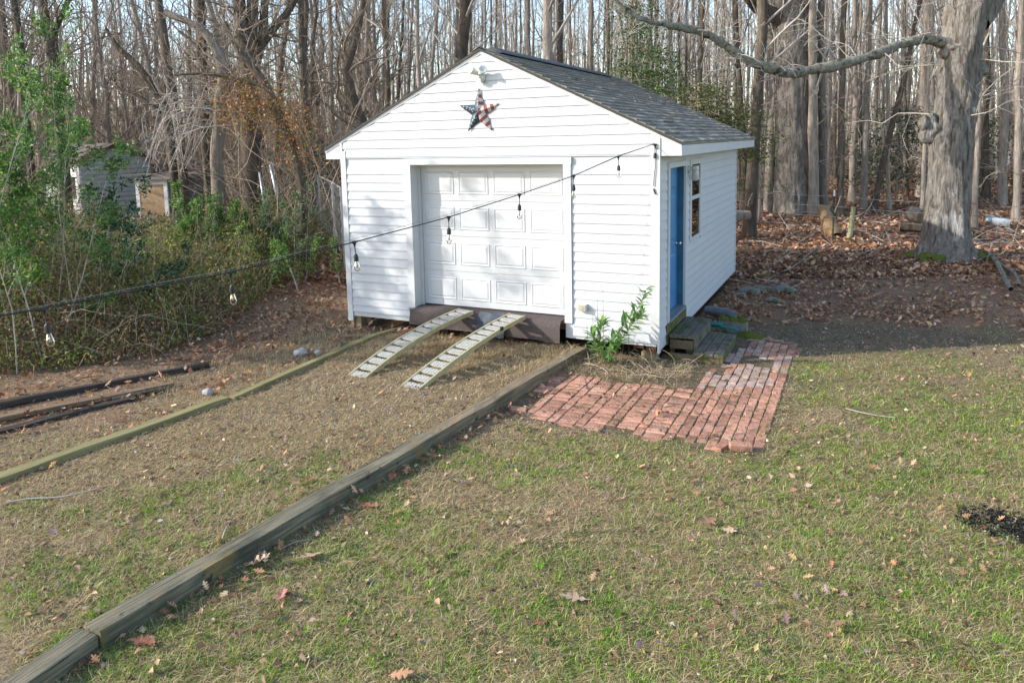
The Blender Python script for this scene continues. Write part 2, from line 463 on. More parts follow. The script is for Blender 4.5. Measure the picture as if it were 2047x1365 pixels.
def ground_mat():
    m = bpy.data.materials.new("yard_soil")
    m.use_nodes = True
    nt = m.node_tree
    N, L = nt.nodes, nt.links
    b = N["Principled BSDF"]
    b.inputs["Roughness"].default_value = 1.0
    b.inputs["Specular IOR Level"].default_value = 0.1
    tc = N.new("ShaderNodeTexCoord")
    at_ = N.new("ShaderNodeAttribute"); at_.attribute_name = "mask"
    sp = N.new("ShaderNodeSeparateColor")
    L.new(at_.outputs["Color"], sp.inputs[0])

    def nz(sc, lo, hi, det=6):
        n = N.new("ShaderNodeTexNoise"); n.inputs["Scale"].default_value = sc; n.inputs["Detail"].default_value = det
        n.inputs["Roughness"].default_value = 0.68
        L.new(tc.outputs["Object"], n.inputs["Vector"])
        r = N.new("ShaderNodeMapRange"); r.inputs[1].default_value = lo; r.inputs[2].default_value = hi
        L.new(n.outputs["Fac"], r.inputs[0])
        return r.outputs[0], n.outputs["Fac"]

    def mix(f, a, c):
        x = N.new("ShaderNodeMix"); x.data_type = 'RGBA'
        L.new(f, x.inputs[0])
        for s, q in ((6, a), (7, c)):
            if isinstance(q, tuple): x.inputs[s].default_value = (*q, 1)
            else: L.new(q, x.inputs[s])
        return x.outputs[2]

    def mul(a, c):
        x = N.new("ShaderNodeMath"); x.operation = 'MULTIPLY'
        L.new(a, x.inputs[0]); L.new(c, x.inputs[1])
        return x.outputs[0]
    f1, h1 = nz(9, 0.3, 0.7)
    f2, h2 = nz(34, 0.35, 0.68)
    f3, h3 = nz(70, 0.38, 0.62, 4)
    f4, h4 = nz(16, 0.36, 0.60)
    c = mix(f1, (0.105, 0.076, 0.052), (0.215, 0.16, 0.11))
    straw = mix(f3, (0.20, 0.145, 0.080), (0.47, 0.365, 0.215))
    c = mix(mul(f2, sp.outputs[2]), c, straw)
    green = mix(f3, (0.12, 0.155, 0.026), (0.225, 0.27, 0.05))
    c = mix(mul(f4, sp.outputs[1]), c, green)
    lit = mix(f3, (0.14, 0.085, 0.052), (0.42, 0.265, 0.165))
    lit2 = mix(f2, lit, (0.28, 0.175, 0.11))
    c = mix(sp.outputs[0], c, lit2)
    L.new(c, b.inputs["Base Color"])
    bp = N.new("ShaderNodeBump"); bp.inputs["Strength"].default_value = 1.0; bp.inputs["Distance"].default_value = 0.03
    L.new(h2, bp.inputs["Height"])
    L.new(bp.outputs[0], b.inputs["Normal"])
    return m


# ------------------------------------------------------------------ ground
def lt_x(y):   # left timber line
    return np.interp(y, [-8, -5.6, -3.3, 0.2], [0.42, 0.60, 0.90, 0.92])


def rt_x(y):   # right timber line
    return np.interp(y, [-8, -6.65, -3.4, -0.1], [3.05, 3.29, 3.60, 3.95])


def patio_area(x, y):
    return sstep(3.72, 3.85, x) * (1 - sstep(6.42, 6.62, x)) * sstep(-2.62, -2.40, y) * (1 - sstep(1.6, 1.85, y)) * np.maximum(1 - sstep(-0.95, -0.75, y), sstep(5.35, 5.5, x))


def gh(x, y):
    x = np.asarray(x, float); y = np.asarray(y, float)
    z = np.full(np.broadcast(x, y).shape, -0.245)
    drv = sstep(-0.05, 0.05, x - lt_x(y)) * (1 - sstep(-0.03, 0.04, x - rt_x(y))) * (1 - sstep(0.0, 0.5, y))
    z = z + 0.085 * drv
    left = 1 - sstep(-0.1, 0.05, x - lt_x(y))
    z = z + 0.02 * left + 0.28 * sstep(0.3, 5.0, -x) * sstep(-4, 2, y)
    z = z + 0.25 * sstep(24, 42, sdep(x, y)) * sstep(-1, 3, slat(x, y) + 2)
    z = z + (fbm(x * 0.9, y * 0.9, 3) - 0.5) * 0.05 + (fbm(x * 4.5, y * 4.5, 9, 3) - 0.5) * 0.03
    z = z + 0.045 * sstep(-0.02, 0.03, x - rt_x(y)) * np.exp(-np.clip(x - rt_x(y), 0, 9) / 0.7) * (1 - sstep(-1.2, -0.2, y))
    pat = patio_area(x, y)
    z = z * (1 - pat) + pat * -0.2385
    for tx, ty, a, w in ((9.0, 9.69, 0.07, 1.2), (5.0, 18.7, 0.08, 2.0)):
        z = z + a * np.exp(-((x - tx) ** 2 + (y - ty) ** 2) / w ** 2)
    return z


def masks(x, y):
    """litter, green, straw in 0..1 by place"""
    s, l = sdep(x, y), slat(x, y)
    n1 = fbm(x * 0.55, y * 0.55, 21)
    n2 = fbm(x * 1.7, y * 1.7, 33)
    left = 1 - sstep(-0.15, 0.1, x - lt_x(y))
    left = left * (1 - sstep(10.5, 13, s) * 0)
    edge = 10.6 + (n1 - 0.5) * 2.6 - 0.6 * sstep(3.5, 7, l)
    lit = sstep(-0.3, 0.7, s - edge) * (1 - left)
    shade = np.exp(-(((x - 7.4) / 1.3) ** 2 + ((y - 2.6) / 1.0) ** 2))  # spot of bare dirt beyond the path, thins grass and straw
    litl = 0.75 * left * sstep(0.50, 0.70, n2 * 0.62 + 0.28 * sstep(0.3, 2.8, lt_x(y) - x) + 0.18)
    litl = np.maximum(litl, left * sstep(-0.8, 1.6, y))
    lit = np.maximum(lit, litl * 0.9)
    bed = sstep(-0.95, -0.75, y) * sstep(3.9, 4.1, x) * (1 - sstep(5.5, 5.8, x)) * (1 - sstep(0.0, 0.4, y))
    drive = sstep(0.0, 0.15, x - lt_x(y)) * (1 - sstep(-0.1, 0.0, x - rt_x(y)))
    gb = 0.75 - 0.095 * (s - 4.6) + 0.03 * l + 0.20 * sstep(0.2, 1.8, l) * (1 - sstep(5.2, 7.2, s))
    gb = gb - drive * (0.10 + 0.35 * sstep(5.4, 7.2, s))
    patch = np.exp(-(((x - 7.65) / 0.55) ** 2 + ((y + 0.55) / 0.35) ** 2)) * 0.6 + np.exp(-(((x - 7.1) / 0.5) ** 2 + ((y - 0.5) / 0.3) ** 2)) * 0.35
    green = sstep(0.56, 0.70, n2 * 0.85 + n1 * 0.65 - 0.50 + gb * 0.75 + patch)
    green = green * (1 - lit) * (1 - bed) * (1 - left * 0.9)
    straw = sstep(0.36, 0.60, fbm(x * 1.1 + 7, y * 1.1, 55) + 0.10 + 0.2 * drive) * (1 - lit * 0.95)
    band = sstep(9.2, 10.1, s + (n1 - .5) * 1.2) * (1 - left) * (1 - drive)
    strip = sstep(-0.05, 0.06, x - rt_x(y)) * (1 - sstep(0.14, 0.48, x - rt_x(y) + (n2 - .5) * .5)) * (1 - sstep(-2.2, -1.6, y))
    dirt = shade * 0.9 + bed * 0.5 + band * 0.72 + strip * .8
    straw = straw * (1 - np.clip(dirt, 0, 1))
    straw = np.maximum(straw, left * (1 - lit) * 0.95)
    gp = sstep(0.40, 0.56, fbm(x * 0.95 + 3, y * 0.95 + 9, 171))
    green = np.clip(green * (0.50 + 0.75 * gp) + 0.9 * patch * (1 - lit), 0, 1)
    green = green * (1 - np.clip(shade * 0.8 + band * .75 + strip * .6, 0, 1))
    pat = patio_area(x, y)
    green, straw = green * (1 - .85 * pat), straw * (1 - .9 * pat)
    return np.clip(lit, 0, 1), np.clip(green, 0, 1), np.clip(straw, 0, 1)


def axis(lo, hi, d, far):
    a = np.arange(lo, hi + d / 2, d)
    st, out, p = d, [], hi
    while p < far:
        st *= 1.22
        p += st
        out.append(p)
    st, neg, p = d, [], lo
    while p > -far:
        st *= 1.22
        p -= st
        neg.append(p)
    return np.array(neg[::-1] + list(a) + out)


gx, gy = axis(-4, 11, 0.06, 400), axis(-7.5, 6, 0.06, 400)
GX, GY = np.meshgrid(gx, gy, indexing='ij')
GZ = gh(GX, GY)
under = (GX > 0.1) & (GX < 4.85) & (GY > 0.25) & (GY < 6.0)
GZ = np.where(under, -0.30, GZ)
idx = np.arange(GX.size).reshape(GX.shape)
gF = np.stack([idx[:-1, :-1], idx[1:, :-1], idx[1:, 1:], idx[:-1, 1:]], -1).reshape(-1, 4)
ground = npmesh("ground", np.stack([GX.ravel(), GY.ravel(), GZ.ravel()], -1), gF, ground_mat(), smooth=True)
tag(ground, "yard ground of soil and thin turf running into the woods", kind="structure")
ga = ground.data.attributes.new("mask", 'FLOAT_COLOR', 'POINT')
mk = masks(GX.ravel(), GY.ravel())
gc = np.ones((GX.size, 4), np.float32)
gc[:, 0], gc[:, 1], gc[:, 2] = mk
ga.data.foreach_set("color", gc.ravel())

# ------------------------------------------------------------------ the shed
W, D = 4.94, 6.12
Z0, ZE = 0.02, 2.44
APX, APZ = 2.46, 3.93
SL = (APZ - 2.604) / (5.235 - APX)
RY0, RY1 = -0.045, 6.59
shed = thing("shed", "white vinyl sided shed with grey gabled roof, garage door and blue side door", "shed", (2.47, 3.0, -0.25))


def roofz(x):    # top of roof surface
    return APZ - SL * abs(x - APX)


PITCH = 0.1285
OX0, OX1, OZ0, OZ1 = 1.255, 3.663, 0.215, 2.345
fw = MB()
fw.box(0.02, OX0, 0.003, 0.10, -0.02, ZE); fw.box(OX1, W - 0.02, 0.003, 0.10, -0.02, ZE)
fw.box(OX0, OX1, 0.003, 0.10, OZ1, ZE)
fw.add([(0.02, 0.003, ZE), (W - 0.02, 0.003, ZE), (APX, 0.003, APZ - 0.09), (0.02, 0.10, ZE), (W - 0.02, 0.10, ZE), (APX, 0.10, APZ - 0.09)],
       [(0, 1, 2), (5, 4, 3), (1, 4, 5, 2), (0, 2, 5, 3), (0, 3, 4, 1)])
front_wall = fw.build("front_wall", TRIM, shed)


def board(x0b, x1b, x0t, x1t, z0, z1):
    """lap board on the front wall (outside is -y)"""
    b = MB()
    ym = z0 + (z1 - z0) * 0.16
    v = []
    for x0, x1, y, z in ((x0b, x1b, 0.001, z0 + 0.010), (x0b, x1b, -0.017, z0), (x0b, x1b, -0.0185, ym), (x0t, x1t, -0.004, z1), (x0t, x1t, 0.001, z1)):
        v += [(x0, y, z), (x1, y, z)]
    f = [(2 * i, 2 * i + 1, 2 * i + 3, 2 * i + 2) for i in range(4)] + [(8, 9, 1, 0), (0, 2, 4, 6, 8), (1, 9, 7, 5, 3)]
    return b.add(v, [q[::-1] for q in f])


def gx_l(z): return APX - (APZ - 0.035 - z) / SL
def gx_r(z): return APX + (APZ - 0.035 - z) / SL


z = Z0
TX0, TX1, TZ1 = 1.143, 3.772, 2.440
while z < APZ - 0.12:
    z1 = z + PITCH
    if z > 2.0 and z1 > TZ1 and z < TZ1:
        segs = [(0.075, 4.845)]
    elif z < TZ1 - 0.02:
        segs = [(0.075, TX0 - 0.004), (TX1 + 0.004, 4.845)]
    else:
        segs = [(0.075, 4.845)]
    zb = max(z, TZ1 + 0.004) if (len(segs) == 1 and z < TZ1 + 0.004) else z
    zb0 = z
    for a, c in segs:
        zz = zb
        lo = 0.05 if (a < 0.5 and c < 2 and z < 0.05) else zz
        al, ar = max(a, gx_l(lo)), min(c, gx_r(lo))
        bl, br = max(a, gx_l(z1)), min(c, gx_r(z1))
        if lo > 2.62 - 0.07: al, ar = max(0.018, gx_l(lo)), min(4.925, gx_r(lo))
        if z1 > 2.62 - 0.07: bl, br = max(0.018, gx_l(z1)), min(4.925, gx_r(z1))
        if z < TZ1 and z1 > TZ1 and len(segs) == 2:
            pass
        if br - bl > 0.02 and ar - al > 0.05:
            board(al, ar, bl, br, lo, z1).build("siding_board", VINYL, front_wall)
    z = z1
# corner posts
cp = MB(); cp.box(-0.022, 0.072, -0.024, 0.0, -0.095, 2.56); cp.box(-0.022, 0.0, 0.0, 0.072, -0.095, 2.44); cp.box(-0.022, 0.016, -0.024, 0.0, 2.56, 2.70)
cp.build("corner_post", TRIM, front_wall)
cp = MB(); cp.box(4.848, 4.962, -0.024, 0.0, 0.02, 2.58); cp.box(4.935, 4.962, -0.024, 0.0, -0.10, 0.02); cp.box(4.927, 4.962, -0.024, 0.0, 2.58, 2.70)
cp.box(4.94, 4.962, 0.0, 0.060, -0.10, 2.435)
cp.build("corner_post", TRIM, front_wall)
# casing of the garage door
gd_case = MB()
gd_case.box(TX0, OX0, -0.035, 0.0, 0.205, OZ1); gd_case.box(OX1, TX1, -0.035, 0.0, 0.195, OZ1)
gd_case.box(TX0 - 0.008, TX1 + 0.008, -0.037, 0.0, OZ1, 2.435)
gd_case.build("door_casing", TRIM, front_wall)
jm = MB()
jm.box(OX0 - 0.03, OX0 - 0.002, 0.0, 0.24, 0.21, OZ1); jm.box(OX1 + 0.002, OX1 + 0.03, 0.0, 0.24, 0.21, OZ1)
jm.box(OX0 - 0.03, OX1 + 0.03, 0.0, 0.24, OZ1 + 0.002, OZ1 + 0.03)
jm.box(OX0, OX0 + 0.035, 0.155, 0.19, 0.215, OZ1); jm.box(OX1 - 0.035, OX1, 0.155, 0.19, 0.215, OZ1); jm.box(OX0 + 0.035, OX1 - 0.035, 0.155, 0.19, OZ1 - 0.035, OZ1)
jm.build("door_jamb", TRIM, front_wall)
# garage door: four sections, sixteen raised panels
gd = MB()
GY0 = 0.20
sh = (OZ1 - 0.01 - 0.235) / 4
for k in range(4):
    za = 0.235 + k * sh
    gd.box(OX0 + 0.002, OX1 - 0.002, GY0, GY0 + 0.045, za + 0.003, za + sh - 0.003)
gd.box(OX0 + 0.002, OX1 - 0.002, GY0 + 0.012, GY0 + 0.05, 0.235, OZ1 - 0.012)
gd.box(OX0 + 0.002, OX1 - 0.002, GY0 - 0.004, GY0 + 0.03, 0.217, 0.237, 1)
garage_door = gd.build("garage_door", [STEEL, RUBBER], shed)
pan = MB()
pw, ph = 0.250, 0.170


def ring(a, b):
    i = len(pan.v)
    (w0, h0, y0), (w1, h1, y1) = a, b
    v = [(-w0, y0, -h0), (w0, y0, -h0), (w0, y0, h0), (-w0, y0, h0), (-w1, y1, -h1), (w1, y1, -h1), (w1, y1, h1), (-w1, y1, h1)]
    pan.add(v, [(0, 1, 5, 4), (1, 2, 6, 5), (2, 3, 7, 6), (3, 0, 4, 7)])


ring((pw, ph, -0.001), (pw - 0.014, ph - 0.014, -0.009))
ring((pw - 0.014, ph - 0.014, -0.009), (pw - 0.032, ph - 0.032, -0.002))
ring((pw - 0.032, ph - 0.032, -0.002), (pw - 0.060, ph - 0.055, -0.009))
q = pw - 0.060; r_ = ph - 0.055
pan.add([(-q, -0.009, -r_), (q, -0.009, -r_), (q, -0.009, r_), (-q, -0.009, r_)], [(0, 1, 2, 3)])
pme = pan.mesh("raised_panel", [STEEL])
for k in range(4):
    for c in range(4):
        x = OX0 + 0.06 + (OX1 - OX0 - 0.12) * (c + 0.5) / 4
        zc = 0.235 + (k + 0.5) * sh
        link(bpy.data.objects.new("raised_panel", pme), garage_door, Matrix.Translation((x, GY0, zc)))
# sill, floor, beams below
fl = MB(); fl.box(0.05, W - 0.05, 0.11, D - 0.1, 0.06, 0.20); fl.box(OX0, OX1, 0.0, 0.20, 0.17, 0.212)
fl.build("floor_deck", BROWNBOARD, shed)
bm_ = MB()
for x in (0.25, 1.7, 3.2, 4.65): bm_.box(x - 0.07, x + 0.07, 0.12, D - 0.15, -0.10, 0.06)
bm_.build("floor_skid", REDWOOD, shed)
pr = MB(); pr.box(4.70, 4.90, 0.06, 0.22, -0.30, -0.12)
pr.build("pier_block", PIERWOOD, shed)
pr = MB(); pr.box(4.78, 4.835, 0.03, 0.15, -0.12, 0.01); pr.box(4.842, 4.90, 0.03, 0.15, -0.12, 0.01)
pr.build("pier_post", REDWOOD, shed)
pr = MB(); pr.box(0.06, 0.17, 0.05, 0.2, -0.30, -0.02); pr.box(0.0, 0.05, 0.02, 0.06, -0.26, -0.09)
pr.build("pier_block", PIERWOOD, shed)
# side wall
DY0, DY1, DZ0, DZ1 = 0.485, 1.42, 0.235, 2.262
WY0, WY1, WZ0, WZ1 = 1.85, 2.54, 1.125, 2.29
sw = MB()
sx0, sx1 = W - 0.10, W - 0.003
sw.box(sx0, sx1, 0.10, DY0 - 0.03, -0.02, ZE); sw.box(sx0, sx1, DY0 - 0.03, DY1 + 0.03, DZ1 + 0.03, ZE); sw.box(sx0, sx1, DY1 + 0.03, WY0, -0.02, ZE)
sw.box(sx0, sx1, WY0, WY1, -0.02, WZ0); sw.box(sx0, sx1, WY0, WY1, WZ1, ZE); sw.box(sx0, sx1, WY1, D, -0.02, ZE)
sw.box(sx0, sx1, DY0 - 0.03, DY1 + 0.03, -0.02, 0.19)
side_wall = sw.build("side_wall", TRIM, shed)


def sboard(y0, y1, z0, z1):
    b = MB()
    ym = z0 + (z1 - z0) * 0.16
    v = []
    for x, zz in ((W - 0.001, z0 + 0.010), (W + 0.017, z0), (W + 0.0185, ym), (W + 0.004, z1), (W - 0.001, z1)):
        v += [(x, y0, zz), (x, y1, zz)]
    f = [(2 * i, 2 * i + 1, 2 * i + 3, 2 * i + 2) for i in range(4)] + [(8, 9, 1, 0), (0, 2, 4, 6, 8), (1, 9, 7, 5, 3)]
    return b.add(v, [q[::-1] for q in f])


z = -0.078
while z < ZE - 0.01:
    z1 = min(z + PITCH, ZE - 0.002)
    segs = [(0.064, 5.99 + 0.09)]
    cuts = []
    if z1 > 0.20 and z < 2.335: cuts.append((0.398, 1.512))
    elif z < 0.20: cuts.append((0.36, 1.545))
    if z1 > 1.105 and z < 2.345: cuts.append((1.755, 2.585))
    for c0, c1 in cuts:
        ns = []
        for a, c in segs:
            if c0 > a: ns.append((a, min(c, c0)))
            if c1 < c: ns.append((max(a, c1), c))
        segs = [s_ for s_ in ns if s_[1] - s_[0] > 0.02]
    for a, c in segs: sboard(a, c, z, z1).build("siding_board", VINYL, side_wall)
    z = z1
cp = MB(); cp.box(W, W + 0.022, D - 0.035, D + 0.03, -0.08, ZE); cp.box(W - 0.09, W, D, D + 0.03, -0.08, ZE)
cp.build("corner_post", TRIM, side_wall)
# plain back and left walls
bw = MB(); bw.box(0, W - 0.10, D - 0.1, D, -0.05, ZE); bw.add([(0, D - .1, ZE), (W, D - .1, ZE), (APX, D - .1, APZ - .09), (0, D, ZE), (W, D, ZE), (APX, D, APZ - .09)], [(0, 1, 2), (5, 4, 3), (1, 4, 5, 2), (0, 2, 5, 3)])
bw.build("back_wall", VINYL, shed)
lw = MB(); lw.box(0.0, 0.1, 0.11, D - 0.1, -0.05, ZE)
lw.build("left_wall", VINYL, shed)
# side door
sd = MB()
sd.box(W - 0.133, W - 0.09, DY0 + 0.003, DY1 - 0.003, DZ0 + 0.004, DZ1 - 0.003)
side_door = sd.build("side_door", BLUE, shed)
for (py0, py1) in ((0.60, 0.90), (1.00, 1.30)):
    for (pz0, pz1) in ((0.45, 1.02), (1.22, 1.85), (1.95, 2.14)):
        p_ = MB()
        x_ = W - 0.09
        m_ = 0.025
        v = [(x_, py0, pz0), (x_, py1, pz0), (x_, py1, pz1), (x_, py0, pz1), (x_ + .008, py0 + m_, pz0 + m_), (x_ + .008, py1 - m_, pz0 + m_), (x_ + .008, py1 - m_, pz1 - m_), (x_ + .008, py0 + m_, pz1 - m_)]
        p_.add(v, [(0, 1, 5, 4), (1, 2, 6, 5), (2, 3, 7, 6), (3, 0, 4, 7), (4, 5, 6, 7)])
        p_.build("raised_panel", BLUE, side_door)
kb = MB()
kn = []
for r, z_ in ((0.0, 0), (0.032, 0.0), (0.032, 0.008), (0.012, 0.012), (0.012, 0.035), (0.026, 0.045), (0.03, 0.06), (0.024, 0.074), (0.0, 0.078)): kn.append((r, z_))
kb.lathe(kn, 14)
kb.build("door_knob", CHROME, side_door, Matrix.Translation((W - 0.088, 1.345, 1.15)) @ Matrix.Rotation(math.radians(90), 4, 'Y'), smooth=True)
dj = MB()
dj.box(W - 0.14, W - 0.003, DY1, DY1 + 0.02, 0.24, DZ1 + 0.02); dj.box(W - 0.14, W - 0.003, DY0 - 0.02, DY0, 0.24, DZ1 + 0.02); dj.box(W - 0.14, W - 0.003, DY0, DY1, DZ1, DZ1 + 0.02)
dj.build("blue_jamb", SHADEBLUE, shed)
dc = MB()
dc.box(W, W + 0.034, 0.405, DY0, 0.20, DZ1); dc.box(W, W + 0.034, DY1, 1.505, 0.20, DZ1); dc.box(W, W + 0.036, 0.402, 1.508, DZ1, 2.335)
dc.build("side_door_casing", TRIM, shed)
th = MB(); th.box(W - 0.14, W + 0.05, DY0, DY1, 0.195, 0.232); th.build("door_threshold", ALU, shed)
rs = MB(); rs.box(W + 0.002, W + 0.028, 0.37, 1.54, 0.05, 0.19); rs.box(W + 0.002, W + 0.026, 0.37, 1.54, -0.09, 0.046)
rs.build("sill_board", MOSSWOOD, shed)
# window
wf = MB()
x0, x1 = W - 0.05, W + 0.024
wf.box(x0, x1, 1.765, WY0 + 0.03, 1.115, 2.335); wf.box(x0, x1, WY1 - 0.03, 2.575, 1.115, 2.335)
wf.box(x0, x1 + .002, WY0 + .03, WY1 - .03, 2.255, 2.335); wf.box(x0, x1 + .002, WY0 + .03, WY1 - .03, 1.115, 1.165)
window = wf.build("window", TRIM, shed)
ss = MB(); ss.box(W - 0.03, W + 0.018, WY0 + 0.03, WY1 - 0.03, 1.725, 1.785); ss.box(W - 0.03, W + 0.014, WY0 + 0.03, WY0 + 0.05, 1.165, 2.255); ss.box(W - 0.03, W + 0.014, WY1 - 0.05, WY1 - 0.03, 1.165, 2.255)
ss.build("sash", TRIM, window)
for za, zb_ in ((1.165, 1.725), (1.785, 2.255)):
    pn = MB(); pn.box(W + 0.006, W + 0.010, WY0 + 0.05, WY1 - 0.05, za, zb_)
    pn.build("pane", GLASS, window)
# roof
rf = MB()
for sgn in (-1, 1):
    ex = APX + sgn * (5.235 - APX)
    ez = roofz(ex)
    th_ = 0.030
    a = [(APX, RY0, APZ), (ex, RY0, ez), (ex, RY1, ez), (APX, RY1, APZ)]
    rf.add(a + [(x, y, zz - th_) for x, y, zz in a], [(0, 1, 2, 3), (7, 6, 5, 4), (1, 5, 6, 2), (2, 6, 7, 3)])
    e0 = len(rf.v) - 8
    rf.f.append((e0, e0 + 4, e0 + 5, e0 + 1)); rf.m.append(1)
roof = rf.build("roof", [SHINGLE, plain("roof_edge", (0.045, 0.042, 0.040), 0.8)], shed)
# eave boxes, fascia, soffits
for sgn in (-1, 1):
    ex = APX + sgn * (5.235 - 0.006 - APX)
    wx = 0.0 if sgn < 0 else W + 0.0
    eb = MB()
    w0, w1 = (wx - 0.0225, ex) if sgn < 0 else (wx + 0.0225, ex)
    tz0, tz1 = roofz(w0) - 0.037, roofz(w1) - 0.037
    eb.add([(w0, -0.012, ZE - 0.002), (w1, -0.012, ZE - 0.002), (w1, -0.012, tz1), (w0, -0.012, tz0), (w0, 0.012, ZE - 0.002), (w1, 0.012, ZE - 0.002), (w1, 0.012, tz1), (w0, 0.012, tz0)],
           [(0, 1, 2, 3), (7, 6, 5, 4), (0, 4, 5, 1), (1, 5, 6, 2), (2, 6, 7, 3), (3, 7, 4, 0)])
    eb.build("eave_return", TRIM, shed)
    fa = MB(); fa.box(min(ex - 0.0, ex - sgn * 0.02), max(ex, ex - sgn * 0.02), 0.013, RY1 - 0.01, ZE - 0.004, tz1 - 0.002)
    fa.build("fascia", TRIM, shed)
    sf = MB(); sf.box(min(wx, ex - sgn * 0.021), max(wx, ex - sgn * 0.021), 0.013, RY1 - 0.012, ZE, ZE + 0.012)
    sf.build("soffit", TRIM, shed)
# rake trims on the gable
rk = MB()
for sgn in (-1, 1):
    ex = APX + sgn * (5.23 - APX)
    a = [(APX, APZ - 0.036), (ex, roofz(ex) - 0.036), (ex, roofz(ex) - 0.075), (APX, APZ - 0.078)]
    y0, y1 = -0.022, 0.0
    rk.add([(x, y0, zz) for x, zz in a] + [(x, y1, zz) for x, zz in a], [(0, 1, 2, 3), (7, 6, 5, 4), (0, 4, 5, 1), (1, 5, 6, 2), (2, 6, 7, 3)])
rk.build("rake_trim", DRIP, roof)
# shingles of the right slope
ang = math.atan(SL)
slen = math.hypot(5.235 + 0.012 - APX, SL * (5.235 + 0.012 - APX))
EXPO = 0.129
shm = []
for k in range(4):
    s_ = MB()
    wv, lv = 0.312 + 0.004 * (k % 2), 0.15
    t0 = 0.011 + 0.004 * (k // 2)
    # local: x down the slope, y along the eave, z out
    s_.hexa([(0, -wv / 2, 0.0), (lv, -wv / 2, 0.004), (lv, wv / 2, 0.004), (0, wv / 2, 0.0),
             (0, -wv / 2, 0.002), (lv, -wv / 2, 0.004 + t0), (lv + 0.004 * (k % 3 - 1), wv / 2, 0.004 + t0), (0, wv / 2, 0.002)])
    shm.append(s_.mesh("shingle", [SHINGLE]))
RB = Matrix.Translation((APX, 0, APZ)) @ Matrix.Rotation(ang, 4, 'Y')
row = 0
cnt = 0
field = MB()
d_ = slen - lv
while d_ > -0.02:
    off = (row % 2) * 0.16 + (row % 3) * 0.05
    y = RY0 + 0.155 - off
    while y < RY1 + 0.15:
        yy = y + random.uniform(-0.004, 0.004)
        lo, hi = max(yy - 0.156, RY0 - 0.006), min(yy + 0.156, RY1 + 0.004)
        if hi - lo > 0.05:
            M = RB @ Matrix.Translation((d_ + random.uniform(-.006, .006), (lo + hi) / 2, 0.003)) @ Matrix.Diagonal((1, (hi - lo) / 0.316, random.uniform(0.8, 1.5), 1))
            if cnt < 296:
                link(bpy.data.objects.new("shingle", random.choice(shm)), roof, M)
                cnt += 1
            else:
                me = random.choice(shm)
                field.add([M @ v.co for v in me.vertices], [tuple(p.vertices) for p in me.polygons])
        y += 0.32
    d_ -= EXPO
    row += 1
tag(field.build("shingle_field", SHINGLE, roof), kind="stuff")
rv = MB()
pts = [(-0.15, -0.055), (-0.14, -0.035), (0, 0.035), (0.14, -0.035), (0.15, -0.055)]
y0, y1 = 0.35, 5.35
rv.add([(APX + a, y0, APZ + b + .02) for a, b in pts] + [(APX + a, y1, APZ + b + .02) for a, b in pts], [(i, i + 1, i + 6, i + 5) for i in range(4)] + [(0, 5, 9, 4), (4, 3, 2, 1, 0), (5, 6, 7, 8, 9)])
rv.build("ridge_vent", VENT, roof)
for k in range(24):
    rc = MB()
    ya = RY0 + k * 0.28
    if ya + .28 > y0 + .05 and ya < y1 - .2: continue
    lift = 0.004 * (k % 2)
    rc.add([(APX + a, yq, APZ + b + .014 + lift) for yq in (ya, ya + .30) for a, b in ((-.13, -.058), (0, 0.006), (.13, -.058))], [(0, 1, 4, 3), (1, 2, 5, 4)])
    rc.build("ridge_cap", SHINGLE, roof)

